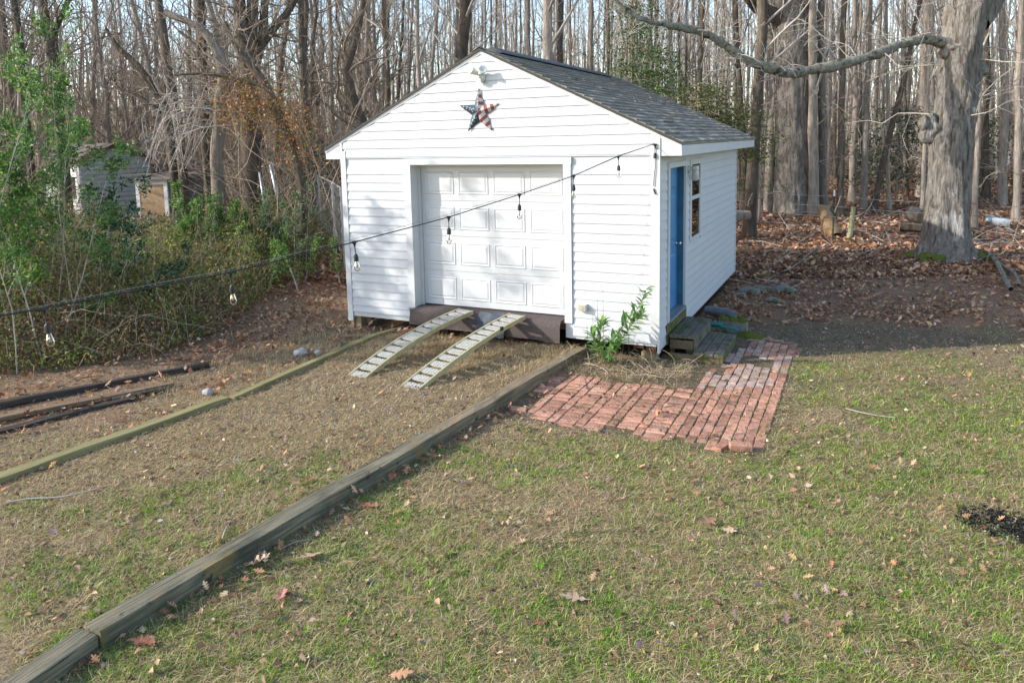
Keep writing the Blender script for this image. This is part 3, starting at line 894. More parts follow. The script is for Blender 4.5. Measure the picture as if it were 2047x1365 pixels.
# ------------------------------------------------------------------ things fixed to the shed
# star
star = thing("barn_star", "metal barn star with navy spots and red stripes hung on the white gable", "star", (2.41, -0.03, 3.07))
RO, RI, DEP = 0.335, 0.128, 0.055
cx, cz = 2.43, 3.07
tips = [(cx + RO * math.sin(k * 2 * math.pi / 5), cz + RO * math.cos(k * 2 * math.pi / 5)) for k in range(5)]
inn = [(cx + RI * math.sin((k + .5) * 2 * math.pi / 5), cz + RI * math.cos((k + .5) * 2 * math.pi / 5)) for k in range(5)]
yb = -0.024
for k in range(5):
    for side in (0, 1):
        i_ = inn[k] if side else inn[(k + 4) % 5]
        t_ = tips[k]
        tri = [np.array([cx, yb - DEP, cz]), np.array([t_[0], yb - 0.004, t_[1]]), np.array([i_[0], yb - 0.004, i_[1]])]
        mid = (t_[0] + i_[0]) / 2 - cx
        blue = (k in (3, 4)) or (k == 0 and not side)
        if k == 3 or k == 4 or (k == 0 and side == 0): blue = True
        if k == 2: blue = False
        ar = MB()
        if blue:
            ar.add(tri, [(0, 1, 2)] if side == 0 else [(0, 2, 1)], 0)
            nrm = np.cross(tri[1] - tri[0], tri[2] - tri[0]); nrm /= np.linalg.norm(nrm)
            if nrm[1] > 0: nrm = -nrm
            for a_, b_ in ((.18, .45), (.38, .28), (.55, .25), (.74, .12), (.3, .1)):
                c_ = tri[0] * (1 - a_ - b_ * .6) + tri[1] * a_ + tri[2] * b_ * .6 + nrm * 0.0015
                e1 = (tri[1] - tri[0]); e1 /= np.linalg.norm(e1); e2 = np.cross(nrm, e1)
                ar.add([c_ + 0.010 * (e1 * math.cos(q * 1.0472) + e2 * math.sin(q * 1.0472)) for q in range(6)], [tuple(range(6))], 1)
            ar.build("star_point", [STARBLUE, STARWHITE], star)
        else:
            n_ = 7
            for q in range(n_):
                f0, f1 = q / n_, (q + 1) / n_
                A0, A1 = tri[0] + (tri[1] - tri[0]) * f0, tri[0] + (tri[1] - tri[0]) * f1
                # stripes run level: cut the edge inner->tip at matching places
                B0 = tri[2] + (tri[1] - tri[2]) * max(0, (f0 - .33) / .67) if f0 > .33 else tri[0] + (tri[2] - tri[0]) * f0 / .33
                B1 = tri[2] + (tri[1] - tri[2]) * max(0, (f1 - .33) / .67) if f1 > .33 else tri[0] + (tri[2] - tri[0]) * f1 / .33
                ar.add([A0, A1, B1, B0], [(0, 1, 2, 3)] if side == 0 else [(3, 2, 1, 0)], q % 2)
            ar.build("star_point", [STARRED, STARWHITE], star)
# flood light
fl_ = thing("flood_light", "cream twin security light with motion sensor under the gable peak", "light", (2.46, -0.02, 3.55))
b = MB(); b.lathe([(0.0, 0), (0.062, 0), (0.062, 0.022), (0.045, 0.034), (0, 0.036)], 16)
b.build("mount_plate", FLOODPL, fl_, Matrix.Translation((2.475, -0.018, 3.53)) @ Matrix.Rotation(math.radians(90), 4, 'X'), smooth=True)
for sx in (-1, 1):
    b = MB(); b.tube([(2.475 + sx * .02, -0.045, 3.555), (2.475 + sx * .045, -0.085, 3.585)], 0.013, 8); b.build("lamp_arm", FLOODPL, fl_)
    b = MB(); b.lathe([(0.0, 0), (0.028, 0.0), (0.034, 0.03), (0.056, 0.085), (0.062, 0.11), (0.056, 0.112), (0.0, 0.085)], 14)
    b.build("lamp_head", FLOODPL, fl_, Matrix.Translation((2.475 + sx * .04, -0.075, 3.585)) @ Matrix.Rotation(math.radians(sx * 48), 4, 'Y') @ Matrix.Rotation(math.radians(48), 4, 'X'), smooth=True)
b = MB(); b.cbox(-.035, .035, -.03, .03, -.03, .035, .015); b.tube([(0, 0, 0.03), (0, 0.03, 0.07)], 0.012, 8)
b.build("motion_sensor", FLOODPL, fl_, Matrix.Translation((2.465, -0.075, 3.495)), smooth=False)
# outlet box
ob = thing("outlet_box", "small weathered outdoor outlet box on the siding right of the garage door", "outlet", (3.927, -0.02, 0.44))
b = MB(); b.box(3.868, 3.988, -0.075, -0.0, 0.385, 0.478); b.build("box_body", FLOODPL, ob)
b = MB(); b.box(3.876, 3.980, -0.084, -0.076, 0.392, 0.471); b.box(3.91, 3.945, -0.088, -0.084, 0.41, 0.45); b.build("box_cover", mat("tan_cover", (0.45, 0.40, 0.31), (0.36, 0.32, 0.25), scale=14, rough=.6), ob)
# jar lamp on side wall
jl = thing("wall_lamp", "jelly jar wall lamp beside the blue door, in front of the window", "lamp", (W + 0.03, 1.63, 2.18))
b = MB(); b.lathe([(0, 0), (0.055, 0), (0.055, 0.018), (0.03, 0.03), (0.02, 0.10)], 14)
b.build("lamp_bracket", FLOODPL, jl, Matrix.Translation((W + 0.018, 1.63, 2.20)) @ Matrix.Rotation(math.radians(90), 4, 'Y'), smooth=True)
b = MB(); b.lathe([(0.0, 0.05), (0.05, 0.05), (0.055, 0.0), (0.05, -0.01), (0, -0.01)], 14)
b.build("lamp_cap", FLOODPL, jl, Matrix.Translation((W + 0.12, 1.63, 2.20)), smooth=True)
b = MB(); b.lathe([(0.046, 0.0), (0.055, -0.05), (0.058, -0.13), (0.045, -0.155), (0, -0.16)], 14)
b.build("lamp_jar", mat("frosted_jar", (0.52, 0.52, 0.50), (0.42, 0.42, 0.40), scale=9, rough=.25), jl, Matrix.Translation((W + 0.12, 1.63, 2.19)), smooth=True)
# carpet over the sill
cm_ = MB()
xs = np.linspace(1.20, 3.62, 49)
prof = [(0.185, 0.222), (0.06, 0.224), (-0.05, 0.218), (-0.095, 0.19), (-0.115, 0.12), (-0.12, 0.03), (-0.125, -0.02), (-0.13, -0.07)]
vv = []
for i, x in enumerate(xs):
    t = i / 48
    for j, (yy, zz) in enumerate(prof):
        w_ = vn3(x * 4, j * .7, 1.5, 4) - .5
        bot = 0.0 if j < 5 else (0.05 * (1 - t) + 0.02 * w_)
        xx = min(max(x, 1.262), 3.655) if j < 3 else x
        vv.append((xx, yy + (0.03 * w_ if j > 2 else 0), zz + bot + 0.012 * w_ * (j > 1)))
ff = [(i * 8 + j, i * 8 + j + 1, (i + 1) * 8 + j + 1, (i + 1) * 8 + j) for i in range(48) for j in range(7)]
cm_.add(vv, ff)
o = cm_.build("carpet_strip", CARPET, smooth=True)
tag(o, "worn brown carpet strip draped over the sill below the garage door", "carpet")
# bluish plastic sheet pushed between the ramps
tp = MB()
vv = []
for i in range(12):
    for j in range(7):
        x = 2.36 + 0.46 * i / 11; t = j / 6
        w_ = vn3(i * .6, j * .6, 2.2, 8) - .5
        vv.append((x + .04 * w_, -0.06 - 0.17 * t + 0.06 * w_, 0.245 - 0.30 * t + 0.035 * w_))
tp.add(vv, [(i * 7 + j, i * 7 + j + 1, (i + 1) * 7 + j + 1, (i + 1) * 7 + j) for i in range(11) for j in range(6)])
tag(tp.build("plastic_sheet", TARP, smooth=True), "crumpled blue black plastic sheet tucked between the two ramps", "plastic sheet")


# ------------------------------------------------------------------ ramps
def tread_mesh(w, l):
    """plate with 5 x 3 round holes, x across, y along"""
    b = MB()
    nx, ny = 5, 3
    t = 0.004
    for i in range(nx):
        for j in range(ny):
            cx_, cy_ = -w / 2 + w * (i + .5) / nx, -l / 2 + l * (j + .5) / ny
            hx, hy = w / nx / 2, l / ny / 2
            sq = [(hx, 0), (hx, hy), (0, hy), (-hx, hy), (-hx, 0), (-hx, -hy), (0, -hy), (hx, -hy)]
            r = 0.0112
            v = [(cx_ + a, cy_ + c, 0) for a, c in sq] + [(cx_ + r * math.cos(k * math.pi / 4), cy_ + r * math.sin(k * math.pi / 4), 0) for k in range(8)]
            v += [(a, c, -0.012) for a, c, _ in v[8:16]]
            b.add(v, [(k, (k + 1) % 8, 8 + (k + 1) % 8, 8 + k) for k in range(8)] + [(8 + k, 8 + (k + 1) % 8, 16 + (k + 1) % 8, 16 + k) for k in range(8)])
    b.add([(-w / 2, -l / 2, 0), (w / 2, -l / 2, 0), (w / 2, -l / 2, -0.022), (-w / 2, -l / 2, -0.022), (-w / 2, l / 2, 0), (w / 2, l / 2, 0), (w / 2, l / 2, -0.022), (-w / 2, l / 2, -0.022)],
          [(0, 3, 2, 1), (4, 5, 6, 7)])
    return b.mesh("tread", [RAMPTOP])


TREAD = tread_mesh(0.232, 0.098)


def ramp(label, p0, p1, p2, n, clip=False):
    """p0 on the ground, p1 the arch, p2 on the sill (centre line)"""
    p0, p1, p2 = [np.array(p, float) for p in (p0, p1, p2)]
    r = thing("loading_ramp", label, "ramp", tuple(p0), "loading ramps")
    ts = np.linspace(0, 1, 41)
    # quadratic arch through the three points
    a = np.linalg.norm(p1 - p0) / (np.linalg.norm(p1 - p0) + np.linalg.norm(p2 - p1))
    L0 = ((ts - a) * (ts - 1)) / (a); L1 = ts * (ts - 1) / (a * (a - 1)); L2 = ts * (ts - a) / (1 - a)
    C_ = L0[:, None] * p0 + L1[:, None] * p1 + L2[:, None] * p2
    tan = np.gradient(C_, axis=0); tan /= np.linalg.norm(tan, axis=1, keepdims=True)
    acr = np.cross(tan, [0, 0, 1.0]); acr /= np.linalg.norm(acr, axis=1, keepdims=True)
    nor = np.cross(acr, tan)
    for sd_ in (-1, 1):
        b = MB()
        v = []
        for c, q, nn in zip(C_, acr, nor):
            for e, h in ((0.118, -0.052), (0.143, -0.052), (0.143, 0.006), (0.118, 0.006)):
                v.append(c + q * e * sd_ + nn * h)
        f = [(4 * i + j, 4 * i + (j + 1) % 4, 4 * i + 4 + (j + 1) % 4, 4 * i + 4 + j) for i in range(40) for j in range(4)]
        f = [x[::-1] for x in f] if sd_ > 0 else f
        b.add(v, f + [(0, 1, 2, 3), (163, 162, 161, 160)])
        b.build("rail", RAMPRAIL, r)
    for k in range(n):
        i = int(round((k + 0.5) / n * 40))
        M = Matrix([[acr[i][0], tan[i][0], nor[i][0], C_[i][0]], [acr[i][1], tan[i][1], nor[i][1], C_[i][1]], [acr[i][2], tan[i][2], nor[i][2], C_[i][2]], [0, 0, 0, 1]])
        link(bpy.data.objects.new("tread", TREAD), r, M)
    if clip:
        b = MB(); i = 30; c = C_[i] + acr[i] * 0.145; b.cbox(-.012, .012, -.03, .03, -.02, .03, .006)
        b.build("clamp", RUBBER, r, Matrix.Translation(Vector(c)))
    i = 20
    return r


ramp("arched loading ramp, the left of the pair leaning on the carpeted sill", (1.755, -2.12, -0.150), (1.925, -0.95, 0.135), (2.14, -0.05, 0.255), 14)
ramp("arched loading ramp, the right of the pair, nearer the brick patio", (2.595, -2.24, -0.150), (2.785, -1.05, 0.13), (2.96, -0.06, 0.255), 14, True)


# ------------------------------------------------------------------ timbers and boards
def beam(name, label, cat, a, b_, w, h, m, group=None, roll=0.0, wob=0.006, seed=0):
    """timber from a to b (centre of the top face), x local along it"""
    a, b_ = Vector(a), Vector(b_)
    d = b_ - a
    L = d.length
    n = max(6, int(L / 0.22))
    bb = MB()
    c = 0.008
    sec = [(-w / 2, -h), (w / 2, -h), (w / 2, -c), (w / 2 - c, 0), (-w / 2 + c, 0), (-w / 2, -c)]
    v = []
    for i in range(n + 1):
        x = L * i / n
        for k, (y, zz) in enumerate(sec):
            e = (vn3(x * 1.7, k * 3.1, seed, 5) - .5) * 2 * wob
            e2 = (vn3(x * 0.7, 9.1, seed, 6) - .5) * 5 * wob
            v.append((x, y + e + e2, zz + (vn3(x * 2.2, k * 2.3, seed + 4, 7) - .5) * 2 * wob))
    f = [(6 * i + k, 6 * i + 6 + k, 6 * i + 6 + (k + 1) % 6, 6 * i + (k + 1) % 6) for i in range(n) for k in range(6)]
    bb.add(v, [q[::-1] for q in f] + [tuple(range(6))[::-1], tuple(6 * n + k for k in range(6))])
    M = Matrix.Translation(a) @ d.to_track_quat('X', 'Z').to_matrix().to_4x4() @ Matrix.Rotation(roll, 4, 'X')
    o_ = bb.build(name, m, None, M)
    return tag(o_, label, cat, group)


G1 = "landscape timbers edging the gravel drive"
beam("landscape_timber", "long weathered brown timber right of the drive, running up to the shed", "timber", (3.590, -3.42, -0.098), (3.935, -0.08, -0.10), 0.145, 0.15, TIMBER, G1, seed=1, wob=.009)
beam("landscape_timber", "long dark grey green timber in the foreground, the middle one of the right row", "timber", (3.290, -6.60, -0.098), (3.605, -3.43, -0.090), 0.165, 0.15, DARKTIMBER, G1, seed=2, wob=.010)
beam("landscape_timber", "short timber end at the bottom left, nearest of the right row", "timber", (3.40, -8.4, -0.118), (3.285, -6.62, -0.112), 0.155, 0.15, DARKTIMBER, G1, seed=3)
beam("landscape_timber", "pale greenish timber on the left of the drive, running out of the left frame edge", "timber", (0.40, -7.2, -0.10), (0.885, -3.37, -0.105), 0.13, 0.15, GREENTIMBER, G1, seed=4)
beam("landscape_timber", "greenish timber on the left of the drive, between the joint and the shed", "timber", (0.94, -3.34, -0.11), (0.83, -0.55, -0.115), 0.11, 0.15, GREENTIMBER, G1, seed=5)
beam("landscape_timber", "thin last timber end of the left row, beside the shed's left corner", "timber", (0.84, -0.53, -0.115), (0.92, 0.12, -0.14), 0.07, 0.12, GREENTIMBER, G1, seed=6)
G2 = "old boards lying left of the drive"
beam("old_board", "black rotten board lying at the foot of the brambles", "board", (-1.9, -5.2, -0.15), (-0.52, -2.35, -0.165), 0.12, 0.07, BLACKBOARD, G2, wob=.01, seed=7)
beam("old_board", "brown faded board lying between two black boards", "board", (-1.35, -5.3, -0.16), (-0.28, -3.1, -0.17), 0.10, 0.05, BROWNBOARD, G2, seed=8)
beam("old_board", "thin black board lying nearest the green timber", "board", (-0.85, -5.3, -0.19), (-0.30, -3.6, -0.185), 0.09, 0.04, BLACKBOARD, G2, wob=.01, seed=9)
beam("old_board", "short black board end beside the brown board's tip", "board", (-0.50, -3.75, -0.18), (-0.21, -3.25, -0.185), 0.10, 0.05, BLACKBOARD, G2, wob=.01, seed=19)
beam("old_board", "small weathered lath on the leaves by the shed's left corner", "board", (0.30, -0.58, -0.17), (0.78, -0.38, -0.17), 0.06, 0.03, BROWNBOARD, G2, seed=10)

# ------------------------------------------------------------------ brick patio
patio = thing("brick_patio", "red brick patio with a pale brick path leading to the door steps", "patio", (5.2, -1.4, -0.26))
bms = []
for k in range(3):
    b = MB(); e = 0.002 * k
    b.cbox(-0.0975 + e, 0.0975 - e, -0.0472, 0.0472 - e, -0.057, 0.0, 0.005 + 0.001 * k)
    bms.append(b.mesh("brick", [BRICK]))
pbm = []
for k in range(2):
    b = MB(); b.cbox(-0.0968, 0.0968 - .003 * k, -0.0465, 0.0465, -0.057, 0.0, 0.006)
    pbm.append(b.mesh("brick", [PALEBRICK]))
nb = 0


def lay(x, y, rot, pale=False, dz=0.0):
    global nb
    me = random.choice(pbm if pale else bms)
    zt = -0.230 + (fbm(x * 1.2, y * 1.2, 77, 2) - .5) * 0.016 + random.uniform(-.003, .004) + dz
    M = Matrix.Translation((x + random.uniform(-.004, .004), y + random.uniform(-.004, .004), zt)) @ Euler((random.uniform(-.03, .03), random.uniform(-.03, .03), rot + random.uniform(-.045, .045))).to_matrix().to_4x4()
    link(bpy.data.objects.new("brick", me), patio, M)
    nb += 1


XM = 5.45
front = lambda x: -2.40 + 0.30 * float(sstep(4.35, 3.85, x)) + 0.05 * math.sin(x * 9) + (0.14 if 4.9 < x < 5.25 else 0)
back = lambda x: -0.88 + 0.05 * math.sin(x * 5) + (0.05 if x < 4.6 else 0)
x = 3.86
colk = 0
while x < XM:
    if colk % 2 == 0:     # stack of bricks lying along x
        cxx = x + 0.1
        y = front(cxx) + 0.05
        while y < back(cxx):
            if not (x < 4.1 and y < -1.75 + .3 * random.random()): lay(cxx, y, 0)
            y += 0.1005
        x += 0.203
    else:
        cxx = x + 0.05
        y = front(cxx) + 0.1 + (0.1 if colk % 4 == 1 else 0)
        while y < back(cxx):
            lay(cxx, y, math.pi / 2)
            y += 0.2015
        x += 0.102
    colk += 1
# right strip: long bricks running towards the steps
xr = x
cols = [0, .102, .204, .306, .408, .510, .612, .714, .816]
for k, dx in enumerate(cols):
    cxx = xr + 0.05 + dx
    if cxx > 6.47: break
    y = front(cxx) + 0.12 + (0.1 if k % 2 else 0) + (0.09 if cxx > 6.2 else 0)
    while y < 1.55 - .35 * (k < 3) - (0.35 if cxx < 5.8 else 0):
        pale = y > -0.45 + 0.25 * math.sin(cxx * 3) and random.random() < (0.72 if y < 0.9 else 0.35)
        lim = 0.25 if cxx < 5.62 else (1.1 if cxx < 5.9 else 9)
        dirtp = 0.5 * math.exp(-((cxx - 6.1) / .25) ** 2 - ((y - .55) / .3) ** 2) + 0.6 * math.exp(-((cxx - 5.6) / .25) ** 2 - ((y - .1) / .35) ** 2)
        if y < lim:
            lay(cxx, y, math.pi / 2, pale, -0.016 * (dirtp > .28))
        y += 0.2015
for (bx, by, br) in ((5.95, 1.62, .5), (6.08, 1.72, .35), (6.22, 1.66, .2), (6.36, 1.60, 0.1), (6.53, 1.30, 1.5), (6.52, 1.08, 1.57)): lay(bx, by, br, False)
tag(link(bpy.data.objects.new("loose_brick", bms[0]), None, Matrix.Translation((6.315, -2.33, -0.165)) @ Euler((0.04, 0.03, 0.35)).to_matrix().to_4x4()),
    "loose red brick standing proud on the grass at the patio's front right corner", "brick", "loose bricks")
tag(link(bpy.data.objects.new("loose_brick", bms[1]), None, Matrix.Translation((6.14, -2.33, -0.206)) @ Euler((0.03, 0.02, 1.25)).to_matrix().to_4x4()),
    "flat dull red brick tilted out of the patio front, left of the loose brick", "brick", "loose bricks")
tag(link(bpy.data.objects.new("loose_brick", bms[2]), None, Matrix.Translation((3.96, -2.18, -0.215)) @ Euler((0.1, 0.03, 0.2)).to_matrix().to_4x4()),
    "half buried red brick beside the timber left of the patio", "brick", "loose bricks")

# ------------------------------------------------------------------ steps and bits beside them
st = thing("door_steps", "weathered mossy two tier wooden steps below the blue side door", "steps", (5.3, 0.95, -0.25))
for k in range(3):
    b = MB(); x0_ = 4.985 + k * 0.122; b.cbox(x0_, x0_ + 0.117, 0.40 + .01 * k, 1.50 - .008 * k, 0.010, 0.05, .005); b.build("tread_board", STEPWOOD, st)
b = MB(); b.box(5.305, 5.34, 0.44, 1.46, -0.16, 0.008); b.build("riser_board", STEPWOOD, st)
b = MB(); b.box(4.99, 5.30, 0.43, 0.465, -0.14, -0.02); b.build("side_board", MOSSWOOD, st)
b = MB(); b.box(4.99, 5.04, 0.47, 1.44, -0.25, 0.008); b.box(5.20, 5.30, 0.47, 1.44, -0.25, -0.05); b.build("step_frame", MOSSWOOD, st)
for k in range(3):
    b = MB(); x0_ = 5.345 + k * 0.127; b.cbox(x0_, x0_ + 0.121, 0.20 + .012 * k, 1.36 - .01 * k, -0.15, -0.11, .005); b.build("tread_board", STEPWOOD, st)
b = MB(); b.box(5.02, 5.68, 0.24, 0.28, -0.26, -0.152); b.box(5.675, 5.715, 0.24, 1.32, -0.26, -0.152); b.build("step_frame", MOSSWOOD, st)
cb = thing("mossy_block", "mossy hollow concrete block lying behind the wooden steps", "block", (5.55, 1.95, -0.22))
b = MB()
b.box(5.38, 5.78, 1.86, 1.90, -0.24, -0.05); b.box(5.38, 5.78, 2.02, 2.06, -0.24, -0.05); b.box(5.38, 5.42, 1.90, 2.02, -0.24, -0.05); b.box(5.74, 5.78, 1.90, 2.02, -0.24, -0.05); b.box(5.56, 5.60, 1.90, 2.02, -0.24, -0.05)
b.build("block_shell", MOSSSTONE, cb)
mm = MB()
for k in range(9):
    mm.lathe([(0.06, 0), (0.05, 0.02), (0.02, 0.032), (0, 0.034)], 7, (5.40 + .045 * k, 1.88 + (0.17 if k % 3 == 0 else 0), -0.052))
mm.build("moss_cushion", MOSS, cb, smooth=True)


def lump(name, label, cat, c, r, m, sq=(1, 1, .6), seed=0, group=None, n=2, amp=.35):
    import bmesh
    bm2 = bmesh.new()
    bmesh.ops.create_icosphere(bm2, subdivisions=n, radius=1)
    for v in bm2.verts:
        e = 1 + amp * (vn3(v.co.x * 1.6 + seed, v.co.y * 1.6, v.co.z * 1.6, seed) - .5) * 2
        v.co = Vector((v.co.x * sq[0] * r * e, v.co.y * sq[1] * r * e, v.co.z * sq[2] * r * e))
    me = bpy.data.meshes.new(name); bm2.to_mesh(me); bm2.free()
    me.materials.append(m)
    if n > 2:
        me.polygons.foreach_set("use_smooth", [True] * len(me.polygons))
    return tag(link(bpy.data.objects.new(name, me), None, Matrix.Translation(Vector([float(t) for t in c]))), label, cat, group)


lump("moss_clump", "bright green moss clump on the ground right of the lower step", "moss", (5.84, 1.75, -0.23), 0.17, MOSS, (1.2, .8, .35), 3, n=4, amp=.3)
# corrugated pipe
pp = MB()
pts = [np.array([5.02, 2.75, -0.14]), np.array([5.2, 2.72, -0.12]), np.array([5.38, 2.62, -0.12]), np.array([5.5, 2.48, -0.13])]
P = np.array([pts[0] * (1 - t) ** 3 + 3 * pts[1] * t * (1 - t) ** 2 + 3 * pts[2] * t * t * (1 - t) + pts[3] * t ** 3 for t in np.linspace(0, 1, 45)])
pp.tube(P, [0.068 + 0.009 * (i % 2) for i in range(45)], 12)
tag(pp.build("drain_pipe", PIPE, smooth=False), "short grey corrugated drain pipe on the leaves behind the steps", "pipe")
sc_ = thing("plastic_scoop", "teal plastic scoop lying between the steps and the mossy block", "scoop", (5.5, 1.66, -0.16))
b = MB()
V = []
for i in range(7):
    for j in range(6):
        t, u = i / 6, j / 5 * math.pi
        V.append((5.30 + .16 * t, 1.66 - 0.085 * math.cos(u), -0.06 - 0.065 * math.sin(u) * (1 - .3 * t)))
b.add(V, [(i * 6 + j, i * 6 + j + 1, (i + 1) * 6 + j + 1, (i + 1) * 6 + j) for i in range(6) for j in range(5)])
b.build("scoop_bowl", TEALPL, sc_, smooth=True)
b = MB(); b.tube([(5.46, 1.66, -0.11), (5.58, 1.60, -0.095), (5.70, 1.56, -0.105)], [.022, .017, .02], 8); b.build("scoop_handle", TEALPL, sc_)


# ------------------------------------------------------------------ string lights
A_ = np.array([4.885, -0.03, 2.585]); B_ = np.array([2.30, -6.6, 0.0])
nrm = np.cross((B_ - A_) * [1, 1, 0], [0, 0, 1.0])


def online(u, v):
    r = ray(u, v)
    t = np.dot(A_ - CAM, nrm) / np.dot(r, nrm)
    return CAM + t * r


sg = thing("string_lights", "black outdoor string light cable with hanging bulbs stretched to the shed's right corner", "string lights", (4.885, -0.03, 2.58))
kp = [(-260, 660), (0, 632), (94, 615), (459, 545), (705, 485), (894.5, 435), (1035.5, 390), (1146.5, 352), (1235, 313)]
K = [online(u, v) for u, v in kp] + [A_]
K = np.array(K)
tt = np.concatenate([[0], np.cumsum(np.linalg.norm(np.diff(K, axis=0), axis=1))])
fine = np.linspace(0, tt[-1], 160)
cab = np.stack([np.interp(fine, tt, K[:, i]) for i in range(3)], -1)
for _ in range(6): cab[1:-1] = (cab[:-2] + 2 * cab[1:-1] + cab[2:]) / 4
b = MB(); b.tube(cab, 0.0050, 6); b.build("cable", CABLE, sg, smooth=True)
gw = cab + np.array([0, 0, 1.0]) * (0.006 + 0.022 * np.abs(np.sin(fine / tt[-1] * 3.3 + .2)))[:, None]
b = MB(); b.tube(gw, 0.0018, 5); b.build("guide_wire", WIRE, sg, smooth=True)
skt = MB()
skt.lathe([(0.0, 0.012), (0.014, 0.010), (0.016, -0.01), (0.008, -0.03), (0.004, -0.05), (0.004, -0.098), (0.008, -0.105), (0.017, -0.115), (0.019, -0.13), (0.0205, -0.165), (0.017, -0.170), (0.0, -0.170)], 12)
skt.box(-.026, .026, -.007, .007, -.008, .008)
sktm = skt.mesh("socket", [RUBBER])
blb = MB()
blb.lathe([(0.013, -0.168), (0.015, -0.18), (0.022, -0.205), (0.0265, -0.228), (0.024, -0.246), (0.012, -0.258), (0.0, -0.261)], 14)
blbm = blb.mesh("bulb", [BULB], True)
stm = MB(); stm.lathe([(0.0045, -0.17), (0.004, -0.195), (0.009, -0.205), (0.007, -0.225), (0, -0.23)], 6)
stmm = stm.mesh("filament_stem", [FILAMENT])
ldir = (B_ - A_); la = math.atan2(ldir[1], ldir[0])
for i in range(1, len(kp)):
    if i == 1: continue
    c = K[i]
    j = np.argmin(np.linalg.norm(cab - c, axis=1)); c = cab[j]
    M = Matrix.Translation(Vector(c)) @ Matrix.Rotation(la, 4, 'Z') @ Matrix.Rotation(random.uniform(-.07, .07), 4, 'X') @ Matrix.Rotation(random.uniform(-.05, .1), 4, 'Y')
    s_ = link(bpy.data.objects.new("socket", sktm), sg, M)
    link(bpy.data.objects.new("bulb", blbm), s_, M)
    link(bpy.data.objects.new("filament_stem", stmm), s_, M)
M = Matrix.Translation((4.90, -0.035, 2.58))
link(bpy.data.objects.new("socket", sktm), sg, M)
b = MB(); b.tube([(4.902, -0.036, 2.42), (4.905, -0.036, 2.30), (4.89, -0.036, 2.16), (4.885, -0.036, 2.06)], 0.005, 6); b.tube([(4.885, -0.036, 2.03), (4.895, -0.036, 1.99), (4.91, -0.036, 1.96)], 0.009, 6)
b.build("cable_tail", CABLE, sg)
b = MB(); b.tube([(4.89, -0.05, 2.60), (4.91, -0.04, 2.53), (4.935, -0.03, 2.53)], 0.004, 6); b.build("hook", CABLE, sg)
b = MB(); b.tube([(4.83 - .02 * k, -0.025 - .004 * (k % 2), 1.92 - .19 * k) for k in range(10)], 0.0018, 4)
tag(b.build("loose_wire", WIRE), "thin pale wire hanging down the siding near the right corner", "wire")

# ------------------------------------------------------------------ vegetation helpers
def unit(v):
    return v / (np.linalg.norm(v, axis=-1, keepdims=True) + 1e-9)


def grow(P, R, per, m, lfac, rfac, ang, tmin=0.25, tmax=1.0, up=0.15, wander=0.25, taper=0.25, lens=None):
    """side branches on every parent path. P (T,k,3), R (T,k) -> (T*per, m, 3), radii"""
    T, k, _ = P.shape
    n = T * per
    t = np.tile((np.arange(per) + rng.random(per)) / per, T) * (tmax - tmin) + tmin
    t = np.clip(t + rng.normal(0, 0.03, n), tmin * .8, 0.999)
    par = np.repeat(np.arange(T), per)
    f = t * (k - 1); i = np.minimum(f.astype(int), k - 2); fr = (f - i)[:, None]
    base = P[par, i] * (1 - fr) + P[par, i + 1] * fr
    rad = R[par, i] * (1 - fr[:, 0]) + R[par, i + 1] * fr[:, 0]
    tan = unit(P[par, i + 1] - P[par, i])
    rnd = unit(rng.normal(size=(n, 3)))
    side = unit(np.cross(tan, rnd))
    a = rng.normal(ang, 0.22, n)[:, None]
    d = tan * np.cos(a) + side * np.sin(a)
    plen = np.linalg.norm(P[par, -1] - P[par, 0], axis=1)
    L = plen * lfac * (1.15 - 0.75 * t) * rng.uniform(0.6, 1.3, n)
    if lens is not None: L = np.full(n, lens) * rng.uniform(0.6, 1.3, n) * (1.2 - .5 * t)
    step = (L / (m - 1))[:, None]
    Q = np.zeros((n, m, 3)); Q[:, 0] = base
    for j in range(1, m):
        d = unit(d + rng.normal(0, wander, (n, 3)) + np.array([0, 0, up]))
        Q[:, j] = Q[:, j - 1] + d * step
    r0 = np.minimum(rad * rfac, rad * .9)
    RR = r0[:, None] * np.linspace(1, taper, m)[None]
    return Q, RR


def path_curve(pts, n):
    """smooth resample of a polyline (Catmull-Rom)"""
    p = np.array(pts, float)
    p = np.concatenate([[2 * p[0] - p[1]], p, [2 * p[-1] - p[-2]]])
    out = []
    s = np.linspace(0, len(p) - 3 - 1e-6, n)
    for t in s:
        i = int(t); f = t - i
        a, b_, c, d = p[i], p[i + 1], p[i + 2], p[i + 3]
        out.append(0.5 * (2 * b_ + (c - a) * f + (2 * a - 5 * b_ + 4 * c - d) * f * f + (3 * b_ - a - 3 * c + d) * f ** 3))
    return np.array(out)


